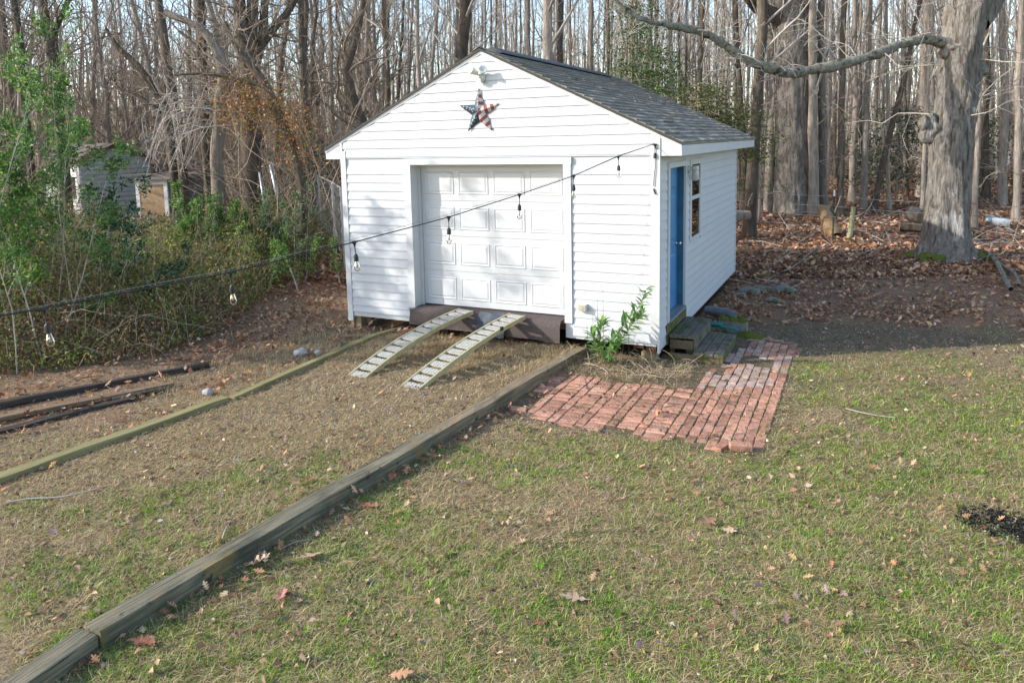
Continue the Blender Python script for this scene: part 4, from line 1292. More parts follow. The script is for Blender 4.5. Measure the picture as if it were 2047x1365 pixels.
def bark_trunk(pts, rads, sides=40, rings=90, fur=0.03, lumps=0.05, flare=0.0, seed=0, nroots=7):
    """trunk with furrowed, lumpy, flared surface; pts/rads from the ground up"""
    C_ = path_curve(pts, rings)
    Rr = np.interp(np.linspace(0, 1, rings), np.linspace(0, 1, len(rads)), rads)
    T = np.gradient(C_, axis=0); T = unit(T)
    ref = np.array([1.0, 0.1, 0.0])
    U = unit(np.cross(T, ref)); Wv = np.cross(T, U)
    th = np.arange(sides) * 2 * np.pi / sides
    cs, sn = np.cos(th), np.sin(th)
    zz = np.concatenate([[0], np.cumsum(np.linalg.norm(np.diff(C_, axis=0), axis=1))])[:, None]
    R0 = Rr.mean()
    X, Y = cs[None] * R0 * 7, sn[None] * R0 * 7
    f1 = 1 - 2 * np.abs(vn3(X + 0 * zz, Y, zz * 1.3, seed) - .5)
    f2 = 1 - 2 * np.abs(vn3(X * 2.3, Y * 2.3, zz * 3.2, seed + 3) - .5)
    lm = vn3(cs[None] * 1.6, sn[None] * 1.6, zz * 0.9, seed + 5) - .5
    lm2 = vn3(cs[None] * 3.5, sn[None] * 3.5, zz * 2.4, seed + 9) - .5
    fl = flare * np.exp(-zz / 0.42) * (0.75 + 0.45 * np.cos(nroots * th[None] + seed + 1.5 * np.sin(th[None] * 2)))
    rr = Rr[:, None] + fur * (0.6 * f1 + 0.4 * f2 - .5) + lumps * (lm + 0.6 * lm2) * 2 + fl * Rr[0]
    V = C_[:, None] + rr[..., None] * (U[:, None] * cs[None, :, None] + Wv[:, None] * sn[None, :, None])
    ix = np.arange(rings * sides).reshape(rings, sides)
    q_ = np.stack([ix[:-1], np.roll(ix, -1, 1)[:-1], np.roll(ix, -1, 1)[1:], ix[1:]], -1).reshape(-1, 4)
    return V.reshape(-1, 3), q_


def leaf_quads(c, d, n_, size, asp=0.5, fold=0.25):
    """folded leaves: base at c, pointing d, normal n_ ; returns verts, tris"""
    d = unit(d)
    s = unit(np.cross(d, n_))
    n_ = np.cross(s, d)
    L = size[:, None]
    w = L * asp * 0.5
    a = c
    m = c + d * L * 0.5 - n_ * L * 0.05
    l = m + s * w + n_ * w * fold * 2
    r = m - s * w + n_ * w * fold * 2
    t = c + d * L - n_ * L * 0.10
    V = np.stack([a, r, t, l], 1).reshape(-1, 3)
    k = np.arange(len(c))[:, None] * 4
    F = np.stack([k + [0, 1, 2], k + [0, 2, 3]], 1).reshape(-1, 3)
    return V, F


def palette(n, cols, wts, jit=0.18):
    cols = np.array(cols, float); wts = np.array(wts, float); wts /= wts.sum()
    c = cols[rng.choice(len(cols), n, p=wts)]
    v = rng.normal(1, jit, (n, 1)).clip(0.5, 1.6)
    return (c * v * (1 + rng.normal(0, 0.06, (n, 3)))).clip(0.004, 0.9)


def leaves_obj(name, c, d, n_, size, cols, m, parent=None, asp=0.5, fold=0.25):
    V, F = leaf_quads(c, d, n_, size, asp, fold)
    return npmesh(name, V, F, m, parent, col=np.repeat(cols, 2, axis=0))


def rdir(n, up=0.0):
    return unit(rng.normal(size=(n, 3)) + np.array([0, 0, up]))


GREENS = [(0.035, 0.085, 0.018), (0.06, 0.125, 0.025), (0.10, 0.17, 0.035), (0.15, 0.20, 0.04), (0.25, 0.24, 0.05)]

# ------------------------------------------------------------------ bare tree prototypes
def proto_tree(h, r, kind, seed):
    """returns (trunk verts, quads), (crown verts, quads) of unit tree standing on the origin"""
    global rng
    keep = rng
    rng = np.random.default_rng(seed)
    k = 16
    z = np.linspace(-0.3, h, k)
    wob = np.cumsum(rng.normal(0, 0.035 if kind == 'pole' else 0.09, (k, 2)), axis=0)
    wob -= np.linspace(0, 1, k)[:, None] * wob[-1] * (0.8 if kind == 'pole' else .4)
    P = np.stack([wob[:, 0], wob[:, 1], z], -1)
    R = r * np.interp(z, [-.3, 0.0, 0.5, h * .5, h], [1.45, 1.25, 1.0, 0.72, 0.12])
    tv, tf = tubes(P[None], R[None], 9)
    parts = []
    if kind == 'pole':
        B1, r1 = grow(P[None], R[None], 15, 6, 0.18, 0.38, 0.75, 0.28, 0.98, 0.14, 0.14, .25)
        B0, r0 = grow(P[None], R[None], 7, 5, 0.06, 0.14, 1.2, 0.08, 0.40, 0.05, 0.25, .3)
        B2, r2 = grow(B1, r1, 5, 4, 0.45, 0.5, 0.7, 0.2, 1.0, 0.15, 0.2, .3)
        B3, r3 = grow(B2, r2, 3, 3, 0.5, 0.6, 0.7, 0.2, 1.0, 0.1, 0.25, .35)
        B4, r4 = grow(B0, r0, 4, 3, 0.5, 0.6, 0.8, 0.2, 1.0, 0.1, 0.25, .35)
        lst = [(B1, r1, 5), (B0, r0, 4), (B2, r2, 3), (B3, r3, 3), (B4, r4, 3)]
    else:
        B1, r1 = grow(P[None], R[None], 24, 7, 0.30, 0.45, 0.85, 0.10, 0.98, 0.10, 0.22, .22)
        B2, r2 = grow(B1, r1, 7, 5, 0.42, 0.5, 0.75, 0.15, 1.0, 0.06, 0.28, .25)
        B3, r3 = grow(B2, r2, 6, 4, 0.5, 0.55, 0.75, 0.15, 1.0, 0.02, 0.32, .3)
        lst = [(B1, r1, 5), (B2, r2, 3), (B3, r3, 3)]
    for B, rr, n in lst:
        parts.append(tubes(B, np.maximum(rr, 0.0035), n))
    cv, cf = join(parts)
    rng = keep
    return (tv, tf), (cv, cf)


def mesh_from(name, V, F, m):
    o = npmesh(name, V, F, m, smooth=True)
    me = o.data
    bpy.data.objects.remove(o)
    return me


POLE, TWIGGY = [], []
for i in range(6):
    t_, c_ = proto_tree(15 + 1.2 * (i % 3), 0.12, 'pole', 100 + i)
    bm1 = BARK if i % 3 else DARKBARK
    POLE.append((mesh_from("trunk", *t_, bm1), mesh_from("crown", *c_, GREYTWIG)))
for i in range(5):
    t_, c_ = proto_tree(10.5 + 1.0 * (i % 3), 0.11, 'twiggy', 200 + i)
    TWIGGY.append((mesh_from("trunk", *t_, DARKBARK if i % 2 else BARK), mesh_from("crown", *c_, TWIG)))


def plant_tree(proto, base, top, r, label, group, name="bare_tree"):
    base = Vector([float(q) for q in base]); top = Vector([float(q) for q in top])
    d = (top - base)
    o = thing(name, label, "tree", base, group)
    Mr = d.to_track_quat('Z', 'Y').to_matrix().to_4x4() @ Matrix.Rotation(random.uniform(0, 6.28), 4, 'Z')
    s = r / 0.12
    M = Matrix.Translation(base) @ Mr @ Matrix.Diagonal((s, s, 1, 1))
    link(bpy.data.objects.new("trunk", proto[0]), o, M)
    sc2 = min(1.5, max(0.85, s))
    M2 = Matrix.Translation(base) @ Mr @ Matrix.Diagonal((sc2, sc2, 1, 1))
    link(bpy.data.objects.new("crown", proto[1]), o, M2)
    return o


def plant_px(proto, ub, ut, dep, wpx, label, group, name="bare_tree", dz=0.0):
    b_ = at(ub, 400, dep)
    b_[2] = gh(b_[0], b_[1]) + dz
    t = at(ut, 0, dep)
    # base column corrected for the slight camera roll
    return plant_tree(proto, b_, t, max(0.035, wpx / 2 * dep / FPX / 1.05), label, group, name)


# right-hand woods: the trunks one can pick out, then the filling
GW = "bare trees of the woods behind the shed"
named = [
    (1498, 1506, 20.5, 26, "grey trunk cut off dark at its foot, first tree right of the shed corner"),
    (1514, 1520, 24.5, 14, "thin shaded trunk just left of the big oak's left edge"),
    (1533, 1538, 27.0, 24, "dark straight trunk touching the big oak's left side"),
    (1481, 1470, 27.0, 14, "thin trunk close behind the shed's back eave"),
    (1628, 1621, 25.5, 21, "grey trunk leaning slightly, hugging the big oak's right side"),
    (1651, 1657, 26.5, 19, "pale straight trunk second from the big oak's right side"),
    (1681, 1700, 25.0, 15, "slim curving trunk just above the white tipped fence post"),
    (1703, 1709, 30.0, 14, "slim mottled trunk right of the white tipped fence post"),
    (1723, 1737, 27.5, 14, "slim pale trunk with peeling bark in the gap between the two big trunks"),
    (1748, 1835, 26.0, 13, "pale thin tree leaning strongly to the right between the two big trunks"),
    (1838, 1856, 31.0, 18, "dark shaded trunk directly left of the gnarled tree's burl"),
    (1950, 1962, 21.5, 12, "thin pale sapling directly right of the gnarled tree"),
    (1974, 1983, 30.0, 16, "dark trunk among the hollies right of the gnarled tree"),
    (2004, 2003, 28.0, 17, "dark straight trunk near the right frame edge"),
    (2031, 2042, 23.0, 15, "grey trunk at the right frame edge above the twig heap"),
    (940, 935, 23.0, 34, "thick brown trunk standing right behind the gable peak"),
    (1060, 1054, 26.0, 14, "slim grey trunk above the left end of the ridge vent"),
    (1085, 1088, 22.0, 25, "thick mottled trunk over the middle of the ridge vent"),
    (1130, 1128, 24.0, 17, "forked vine clad trunk over the right half of the ridge vent"),
    (1187, 1181, 27.0, 12, "slim pole trunk over the right end of the ridge vent"),
    (833, 832, 24.0, 12, "dark pole behind the left roof slope nearest the peak"),
    (770, 762, 26.0, 14, "ivy green trunk behind the left roof slope"),
    (665, 660, 27.0, 13, "grey trunk just above the shed's left eave"),
]
for i, (ub, ut, dep, wpx, lab) in enumerate(named):
    plant_px(POLE[i % 6], ub, ut, dep, wpx, lab, GW)
taken = [(n_[0], n_[2]) for n_ in named]


def zone(u, dep):
    if u < 330: a = "behind the grey shed"
    elif u < 690: a = "behind the bramble thicket"
    elif u < 950: a = "behind the left roof slope"
    elif u < 1240: a = "behind the ridge of the roof"
    elif u < 1480: a = "behind the roof and hollies"
    elif u < 1640: a = "beside the big oak"
    elif u < 1850: a = "between the two big trunks"
    else: a = "right of the gnarled tree"
    return a


TZ = {}


def uniq(lab, u):
    """tell trees of one description apart by the place of their foot among them"""
    TZ.setdefault(lab, []).append(u)
    return lab


cntT = 0
tries = 0
while cntT < 150 and tries < 6000:
    tries += 1
    u = rng.uniform(1190, 2230) if rng.random() < 0.80 else rng.uniform(690, 1250)
    dep = 24 + 26 * rng.random() ** 0.8
    if any(abs(u - a) < 10 and abs(dep - b_) < 3 for a, b_ in taken) or any(abs((u - a) * dep / FPX) < 0.5 and abs(dep - b_) < 0.8 for a, b_ in taken): continue
    if u > 2047 and dep > 40: continue
    taken.append((u, dep))
    r = rng.uniform(0.042, 0.105) * (1.35 if rng.random() < .15 else 1)
    lean = rng.normal(0.004, 0.028) * dep / FPX * 400
    b_ = at(u, 400, dep); b_[2] = gh(b_[0], b_[1])
    tp_ = at(u, 0, dep) + RGT * (rng.normal(0.1, 0.28))
    th_ = "slim" if r < 0.07 else ("thick" if r > 0.105 else "grey")
    ln = np.dot(tp_ - at(u, 0, dep), RGT)
    lw_ = "leaning right" if ln > .35 else ("leaning left" if ln < -.2 else "upright")
    far_ = "near" if dep < 32 else ("deep" if dep > 41 else "midway")
    plant_tree(POLE[int(rng.integers(6))], b_, tp_, r, uniq(f"{th_} trunk {lw_}, {far_} {zone(u, dep)}", u), GW)
    cntT += 1

# left-hand woods
cntT, tries = 0, 0
GL = "bare twiggy trees on the left"
takenL = []
while cntT < 66 and tries < 4000:
    tries += 1
    u = rng.uniform(-160, 800)
    dep = 19 + 24 * rng.random()
    if any(abs((u - a) * dep / FPX) < 0.8 and abs(dep - b_) < 1.5 for a, b_ in takenL): continue
    if 90 < u < 440 and dep < 28: continue
    takenL.append((u, dep))
    r = rng.uniform(0.07, 0.17)
    b_ = at(u, 400, dep); b_[2] = gh(b_[0], b_[1])
    ln = rng.normal(-0.3, 0.8)
    tp_ = at(u, 0, dep) + RGT * ln
    th_ = "slim" if r < 0.1 else ("thick" if r > 0.15 else "middling")
    lw_ = "leaning right" if ln > .5 else ("leaning left" if ln < -.8 else "upright")
    far_ = "near" if dep < 27 else ("deep" if dep > 36 else "midway")
    pr_ = TWIGGY[int(rng.integers(5))] if rng.random() < .7 else POLE[int(rng.integers(6))]
    plant_tree(pr_, b_, tp_, r, uniq(f"{th_} twiggy tree {lw_}, {far_} {zone(u, dep)}", u), GL)
    cntT += 1

# far-off wood: one mass
n = 1250
u = rng.uniform(-500, 2600, n); dep = rng.uniform(46, 100, n)
base = np.stack([CAM + d * (RM @ np.array([(a - 1023.5) / FPX, 0.04, -1.0])) for a, d in zip(u, dep)])
base[:, 2] = gh(base[:, 0], base[:, 1]) - 0.1
k = 8
P = np.zeros((n, k, 3)); hh = rng.uniform(13, 19, n)
wv = np.cumsum(rng.normal(0, 0.16, (n, k, 2)), axis=1)
P[:, :, 2] = base[:, None, 2] + np.linspace(0, 1, k)[None] * hh[:, None]
P[:, :, :2] = base[:, None, :2] + wv
R = rng.uniform(0.06, 0.14, n)[:, None] * np.linspace(1.1, .15, k)[None]
B1, r1 = grow(P, R, 9, 5, 0.20, 0.42, 0.75, 0.15, 0.98, 0.12, 0.18, .3)
B2, r2 = grow(B1, r1, 3, 3, 0.55, 0.7, 0.7, 0.15, 1.0, 0.1, 0.25, .4)
V, F = join([tubes(P, R, 4), tubes(B1, np.maximum(r1, .012), 3), tubes(B2, np.maximum(r2, .009), 3)])
tag(npmesh("far_woods", V, F, mat("far_bark", (0.25, 0.21, 0.17), (0.38, 0.335, 0.285), scale=0.35, rough=.95, spec=.1)), "far-off mass of bare grey trunks and twigs", kind="stuff")
# a far bank of low brush closing the view between the trunks
n = 34000
u = rng.uniform(-500, 2600, n); dep = rng.uniform(44, 104, n)
c = np.stack([CAM + d * (RM @ np.array([(a - 1023.5) / FPX, 0.04, -1.0])) for a, d in zip(u, dep)])
hl = np.where(u < 700, 5.5, 4.2)
c[:, 2] = gh(c[:, 0], c[:, 1]) + hl * rng.random(n) ** 1.6
cols = palette(n, [(0.22, 0.155, 0.10), (0.32, 0.24, 0.17), (0.15, 0.14, 0.075), (0.11, 0.13, 0.05), (0.37, 0.28, 0.21)], [4, 4, 2, 1.2, 2])
V, F = leaf_quads(c, rdir(n, .5), rdir(n), rng.uniform(.25, .7, n), .28, .2)
tag(npmesh("far_undergrowth", V, F, LITTER, col=np.repeat(cols, 2, axis=0)), "far-off brown undergrowth below the distant trunks", kind="stuff")

# haze of fine bare twigs among the trunks
n = 7500
u = rng.uniform(-150, 2150, n); dep = rng.uniform(21, 46, n)
base = np.stack([at(a, 400, d) for a, d in zip(u, dep)]); base[:, 2] = rng.uniform(1.0, 15.0, n)
Q = np.zeros((n, 6, 3)); Q[:, 0] = base
d = unit(rng.normal(0, .75, (n, 3)) + [0, 0, .75]); L = rng.uniform(.8, 2.8, n)
for j in range(1, 6):
    d = unit(d + rng.normal(0, .2, (n, 3))); Q[:, j] = Q[:, j - 1] + d * (L / 5)[:, None]
Rq = rng.uniform(.004, .010, n)[:, None] * np.linspace(1, .4, 6)[None]
B2, r2 = grow(Q[::2], Rq[::2], 3, 3, .45, .7, .7, .2, 1, .06, .25, .4)
V, F = join([tubes(Q, Rq, 3), tubes(B2, np.maximum(r2, .003), 3)])
tag(npmesh("fine_twigs", V, F, TWIG), "haze of fine bare twigs and hanging vines among the woodland trunks", kind="stuff")

# ------------------------------------------------------------------ the two big trees on the right
d0 = 16.36
px = [(1893, 540, 58), (1892, 505, 50), (1893, 470, 44), (1894, 414, 41.5), (1898, 331, 39.5), (1901, 270, 41), (1906, 227, 37), (1915, 165, 38), (1924, 83, 38), (1938, 10, 43), (1946, -60, 42)]
pts = [at(u_, v_, d0) for u_, v_, _ in px]
rad = [w_ * .92 * d0 / FPX for _, _, w_ in px]
gt = thing("gnarled_tree", "big pale gnarled tree with flared mossy foot and a long low limb reaching left", "tree", (pts[1][0], pts[1][1], gh(9.0, 9.69)))
V, F = bark_trunk(pts, rad, 110, 330, 0.075, 0.055, 0.42, 3, 6)
npmesh("trunk", V, F, PALEBARK, gt, smooth=True)


def burl(c, r, par, m, seed, sq=(1, 1, 1)):
    import bmesh
    bm2 = bmesh.new(); bmesh.ops.create_icosphere(bm2, subdivisions=4, radius=1)
    for v in bm2.verts:
        e = 1 + .5 * (vn3(v.co.x * 2 + seed, v.co.y * 2, v.co.z * 2, seed) - .5)
        v.co = Vector((v.co.x * r * e * sq[0], v.co.y * r * e * sq[1], v.co.z * r * e * sq[2]))
    me = bpy.data.meshes.new("burl"); bm2.to_mesh(me); bm2.free()
    me.polygons.foreach_set("use_smooth", [True] * len(me.polygons)); me.materials.append(m)
    link(bpy.data.objects.new("burl", me), par, Matrix.Translation(Vector([float(q) for q in c])))


burl(at(1848, 246, d0 - .1), 0.12, gt, PALEBARK, 2, (.9, 1, 1.3)); burl(at(1861, 258, d0), 0.24, gt, PALEBARK, 5, (1, .9, 1.3))
burl(at(1928, 240, d0 - .12), 0.26, gt, PALEBARK, 7, (1, 1, 1.3)); burl(at(1908, 425, d0 - .30), 0.15, gt, PALEBARK, 8, (1, .6, 1.4)); burl(at(1903, 393, d0 - .32), 0.17, gt, PALEBARK, 9, (1, .6, 1))
lp = [(1960, 150, 16.45, 26), (1928, 112, 16.4, 23), (1898, 90, 16.3, 17), (1850, 79, 16.2, 13), (1800, 90, 16.0, 12.5), (1755, 108, 15.8, 13), (1690, 127, 15.5, 13.5), (1640, 137, 15.4, 13), (1590, 145, 15.3, 13.5), (1553, 142, 15.2, 13),
      (1500, 123, 15.1, 12), (1460, 100, 15.0, 11), (1420, 72, 14.9, 10.5), (1380, 59, 14.8, 9.5), (1330, 50, 14.6, 8.5), (1290, 41, 14.5, 8), (1255, 22, 14.4, 7.5), (1225, -5, 14.3, 7), (1190, -60, 14.2, 6)]
LP = path_curve([at(a, b_, c_) for a, b_, c_, _ in lp], 110)
LR = np.interp(np.linspace(0, 1, 110), np.linspace(0, 1, len(lp)), [w_ * .72 * c_ / FPX for _, _, c_, w_ in lp])
LRn = LR * (1 + .26 * (vn3(np.arange(110) * .35, 0.3, .2, 4) - .5))
V, F = tubes(LP[None], LRn[None], 20)
V = V + (np.stack([vn3(V[:, 0] * 9, V[:, 1] * 9, V[:, 2] * 9, q_) for q_ in (1, 2, 3)], -1) - .5) * .055
npmesh("limb", V, F, LIMB, gt, smooth=True)
burl(at(1906, 97, 16.32), .27, gt, PALEBARK, 11, (1.25, 1, .9))
B1, r1 = grow(LP[None], LR[None] * .5, 34, 7, 0.0, 0.22, 1.0, 0.1, 1.0, 0.02, 0.3, .25, lens=1.2)
B2, r2 = grow(B1, r1, 5, 4, .5, .55, .8, .2, 1, -.02, .3, .3)
Vt = path_curve(pts, 12)
B3, r3 = grow(Vt[None, 5:], np.full((1, 7), .06), 16, 8, 0, .28, 1.2, 0.1, 1, -0.02, .22, .2, lens=2.6)
B4, r4 = grow(B3, r3, 5, 5, .45, .5, .8, .2, 1, -.05, .28, .3)
V, F = join([tubes(B1, np.maximum(r1, .006), 4), tubes(B2, np.maximum(r2, .004), 3), tubes(B3, np.maximum(r3, .006), 4), tubes(B4, np.maximum(r4, .004), 3)])
npmesh("twigs", V, F, GREYTWIG, gt)
fk = [at(1945, 40, d0), at(1972, 10, d0 + .1), at(2000, -40, d0 + .2), at(2030, -120, d0 + .3)]
V, F = bark_trunk(fk, [.36, .3, .27, .22], 28, 40, .03, .03, 0, 14)
npmesh("fork", V, F, PALEBARK, gt, smooth=True)
fk = [at(1930, -20, d0), at(1925, -160, d0 + .1), at(1900, -420, d0 + .2), at(1880, -700, d0 + .3)]
V, F = bark_trunk(fk, [.42, .33, .22, .1], 28, 40, .03, .03, 0, 15)
npmesh("fork", V, F, PALEBARK, gt, smooth=True)
mv = []
for k in range(260):
    a = rng.uniform(0, 6.28); rr_ = rng.uniform(.62, .98)
    mv.append((pts[1][0] + rr_ * math.cos(a), pts[1][1] + rr_ * math.sin(a), 0))
mv = np.array(mv)
keepm = (vn3(mv[:, 0] * 3, mv[:, 1] * 3, 0.2, 6) > .48)
mv = mv[keepm]
mb_ = MB()
for x_, y_, _ in mv:
    zg = float(gh(x_, y_)); rr_ = math.hypot(x_ - pts[1][0], y_ - pts[1][1])
    mb_.lathe([(.10, -.03), (.085, .02), (.04, .045), (0, .05)], 7, (x_, y_, zg + max(0, (0.92 - rr_)) * .55))
tag(mb_.build("moss_skirt", MOSS, gt, smooth=True), kind="stuff")

d1 = 26.2
ot = thing("big_oak", "massive straight oak trunk with furrowed grey bark behind the wire fence", "tree", (at(1584, 430, d1)[0], at(1584, 430, d1)[1], 0))
px = [(1584, 452, 43), (1584, 432, 39), (1583, 405, 35), (1583, 370, 34), (1584, 300, 33.5), (1583, 200, 34), (1582, 100, 35), (1580, 20, 37), (1578, -80, 38), (1575, -300, 33)]
V, F = bark_trunk([at(a, b_, d1) for a, b_, _ in px], [w_ * .94 * d1 / FPX for _, _, w_ in px], 120, 300, 0.10, 0.03, 0.16, 21, 5)
npmesh("trunk", V, F, OAKBARK, ot, smooth=True)
V, F = bark_trunk([at(1560, 42, d1 - .1), at(1536, 28, d1 - .3), at(1512, 10, d1 - .5), at(1494, -14, d1 - .8), at(1478, -60, d1 - 1)], [.36, .26, .23, .2, .15], 20, 30, .03, .03, 0, 33)
npmesh("limb", V, F, DARKBARK, ot, smooth=True)
Vt = path_curve([at(a, b_, d1) for a, b_, _ in px], 12)
B3, r3 = grow(Vt[None, 5:], np.full((1, 7), .07), 14, 8, 0, .3, 1.2, 0.1, 1, 0.0, .22, .2, lens=3.5)
B4, r4 = grow(B3, r3, 5, 5, .45, .5, .8, .2, 1, -.05, .28, .3)
V, F = join([tubes(B3, np.maximum(r3, .008), 4), tubes(B4, np.maximum(r4, .006), 3)])
npmesh("twigs", V, F, GREYTWIG, ot)

# ------------------------------------------------------------------ odd trees on the left
def custom_tree(label, stems, dep, m=DARKBARK, twigs=10, tl=1.6, twm=TWIG, name="bare_tree", group=GL, seed=0, dens=5):
    """stems: list of pixel polylines (u, v, width) drawn at distance dep"""
    b0 = at(stems[0][0][0], stems[0][0][1], dep)
    o = thing(name, label, "tree", (b0[0], b0[1], float(gh(b0[0], b0[1]))), group)
    tp_ = []
    for si, st_ in enumerate(stems):
        pts_ = [at(a, b_, dep + (0.15 * si)) for a, b_, _ in st_]
        rd_ = [w_ / 2 * dep / FPX for _, _, w_ in st_]
        if si == 0:
            p0 = pts_[0].copy(); p0[2] = float(gh(p0[0], p0[1])) - .1
            if p0[2] < pts_[0][2] - .1:
                pts_ = [p0] + pts_; rd_ = [rd_[0] * 1.2] + rd_
        V, F = bark_trunk(pts_, rd_, 14, 10 * len(pts_), 0.02, 0.02, .12 if si == 0 else 0, seed + si)
        npmesh("trunk" if si == 0 else "limb", V, F, m, o, smooth=True)
        C_ = path_curve(pts_, 12)
        B1, r1 = grow(C_[None], np.interp(np.linspace(0, 1, 12), np.linspace(0, 1, len(rd_)), rd_)[None], twigs, 7, 0, .25, 1.0, .25, 1, .05, .28, .2, lens=tl)
        r1 = np.minimum(r1, .03)
        B2, r2 = grow(B1, r1, dens, 5, .5, .55, .8, .15, 1, .0, .3, .3)
        B3, r3 = grow(B2, r2, 3, 3, .5, .6, .8, .15, 1, -.03, .3, .3)
        tp_ += [tubes(B1, np.maximum(r1, .006), 4), tubes(B2, np.maximum(r2, .004), 3), tubes(B3, np.maximum(r3, .004), 3)]
    V, F = join(tp_)
    npmesh("crown", V, F, twm, o)
    return o


custom_tree("thick dark trunk splitting into three stems above the thicket, left of the shed", [
    [(503, 345, 40), (502, 260, 38), (498, 160, 37), (492, 100, 36), (480, 40, 24), (474, -40, 22)],
    [(496, 110, 26), (503, 50, 21), (503, -40, 20)],
    [(505, 150, 20), (525, 70, 16), (530, -30, 14)],
    [(510, 105, 20), (545, 62, 14), (585, 10, 11), (600, -40, 9)]], 18.0, DARKBARK, 12, 2.0, seed=40)
custom_tree("dark vine covered trunk leaning left out of the thicket", [
    [(602, 372, 18), (580, 285, 20), (552, 222, 20), (527, 165, 18), (500, 130, 15), (470, 92, 10), (450, 45, 7)],
    [(530, 170, 12), (480, 160, 8), (420, 148, 6), (350, 150, 4)]], 16.0, DARKBARK, 16, 1.5, seed=50)
custom_tree("mottled trunk bending left high up, beside the thick three stemmed tree", [
    [(434, 330, 24), (438, 250, 24), (440, 200, 23), (446, 150, 22), (430, 95, 19), (395, 55, 14), (330, 24, 10)],
    [(440, 240, 16), (470, 190, 16), (492, 150, 12)]], 17.0, BARK, 14, 1.8, seed=60)
custom_tree("dark straight trunk left of the mottled bending one", [[(412, 300, 17), (407, 190, 17), (402, 100, 18), (396, -30, 17)]], 19.0, DARKBARK, 12, 1.8, seed=70)
custom_tree("slim trunk curving right out of the thicket in front of the neighbouring shed", [
    [(358, 262, 17), (348, 205, 17), (336, 140, 17), (325, 60, 16), (312, -30, 15)]], 19.5, DARKBARK, 12, 1.8, seed=80)
custom_tree("broken dark trunk leaning far left above the neighbouring shed", [
    [(338, 245, 13), (312, 190, 12), (290, 150, 11), (262, 118, 10), (236, 95, 8), (212, 58, 6)], [(322, 225, 7), (295, 205, 6), (258, 182, 4)]], 18.0, DARKBARK, 10, 1.3, seed=90)
custom_tree("dark straight trunk close to the shed's left eave", [[(622, 372, 13), (614, 270, 12), (606, 140, 11), (600, -20, 10)]], 19.0, DARKBARK, 12, 1.6, seed=95)
custom_tree("leaning dark trunk in the top left corner of the picture", [[(45, 170, 13), (40, 80, 13), (30, 20, 12), (18, -40, 11)]], 18.0, DARKBARK, 12, 1.6, seed=97)
custom_tree("thick dark trunk in the upper left, right of the corner trunk", [[(114, 200, 19), (104, 100, 19), (92, 45, 18), (80, -30, 17)], [(100, 80, 9), (125, 30, 8), (150, -30, 7)]], 20.0, DARKBARK, 14, 2.0, seed=99)
# arching bare branches hanging over the small tan shed
ab = []
for k in range(24):
    x0, y0 = rng.uniform(415, 480), rng.uniform(190, 250)
    x1, y1 = rng.uniform(270, 400), rng.uniform(300, 375)
    mx, my = (x0 + x1) / 2 + rng.normal(-20, 35), min(y0, y1) + rng.normal(-8, 28)
    dd = rng.uniform(15.5, 20)
    ab.append(path_curve([at(x0, y0, dd), at(mx, my, dd - .3), at(x1, y1, dd - .5)], 9))
ab = np.array(ab)
ra = np.linspace(1, .4, 9)[None] * rng.uniform(.008, .018, 24)[:, None]
B2, r2 = grow(ab, ra, 6, 5, .4, .6, .8, .2, 1, -.08, .25, .3)
B3, r3 = grow(B2, r2, 4, 3, .5, .7, .8, .2, 1, -.05, .25, .4)
V, F = join([tubes(ab, ra, 5), tubes(B2, np.maximum(r2, .005), 3), tubes(B3, np.maximum(r3, .004), 3)])
tag(npmesh("fallen_branches", V, F, GREYTWIG), "arching pale bare branches hanging over the small tan shed", "branches")

# tangle of thin vines and saplings behind the thicket
n = 1700
u = rng.uniform(-80, 720, n); dep = rng.uniform(15.5, 30, n)
dep = np.where((u > 60) & (u < 450) & (dep < 28.5), rng.uniform(28.5, 33, n), dep)
base = np.stack([at(a, 380, d) for a, d in zip(u, dep)]); base[:, 2] = gh(base[:, 0], base[:, 1]) + rng.uniform(-.1, 2.2, n)
m_ = 7
Q = np.zeros((n, m_, 3)); Q[:, 0] = base
d = unit(rng.normal(0, .45, (n, 3)) + [0, 0, 1.0]); L = rng.uniform(1.2, 4.2, n)
for j in range(1, m_):
    d = unit(d + rng.normal(0, .20, (n, 3)) - np.array([0, 0, .06]))
    Q[:, j] = Q[:, j - 1] + d * (L / (m_ - 1))[:, None]
Rq = rng.uniform(.005, .015, n)[:, None] * np.linspace(1, .4, m_)[None]
B2, r2 = grow(Q[::2], Rq[::2], 4, 4, .35, .6, .8, .3, 1, .02, .3, .4)
V, F = join([tubes(Q, Rq, 3), tubes(B2, np.maximum(r2, .0035), 3)])
tag(npmesh("vine_tangle", V, F, TWIG), "tangle of thin brown vines and saplings under the left trees", kind="stuff")


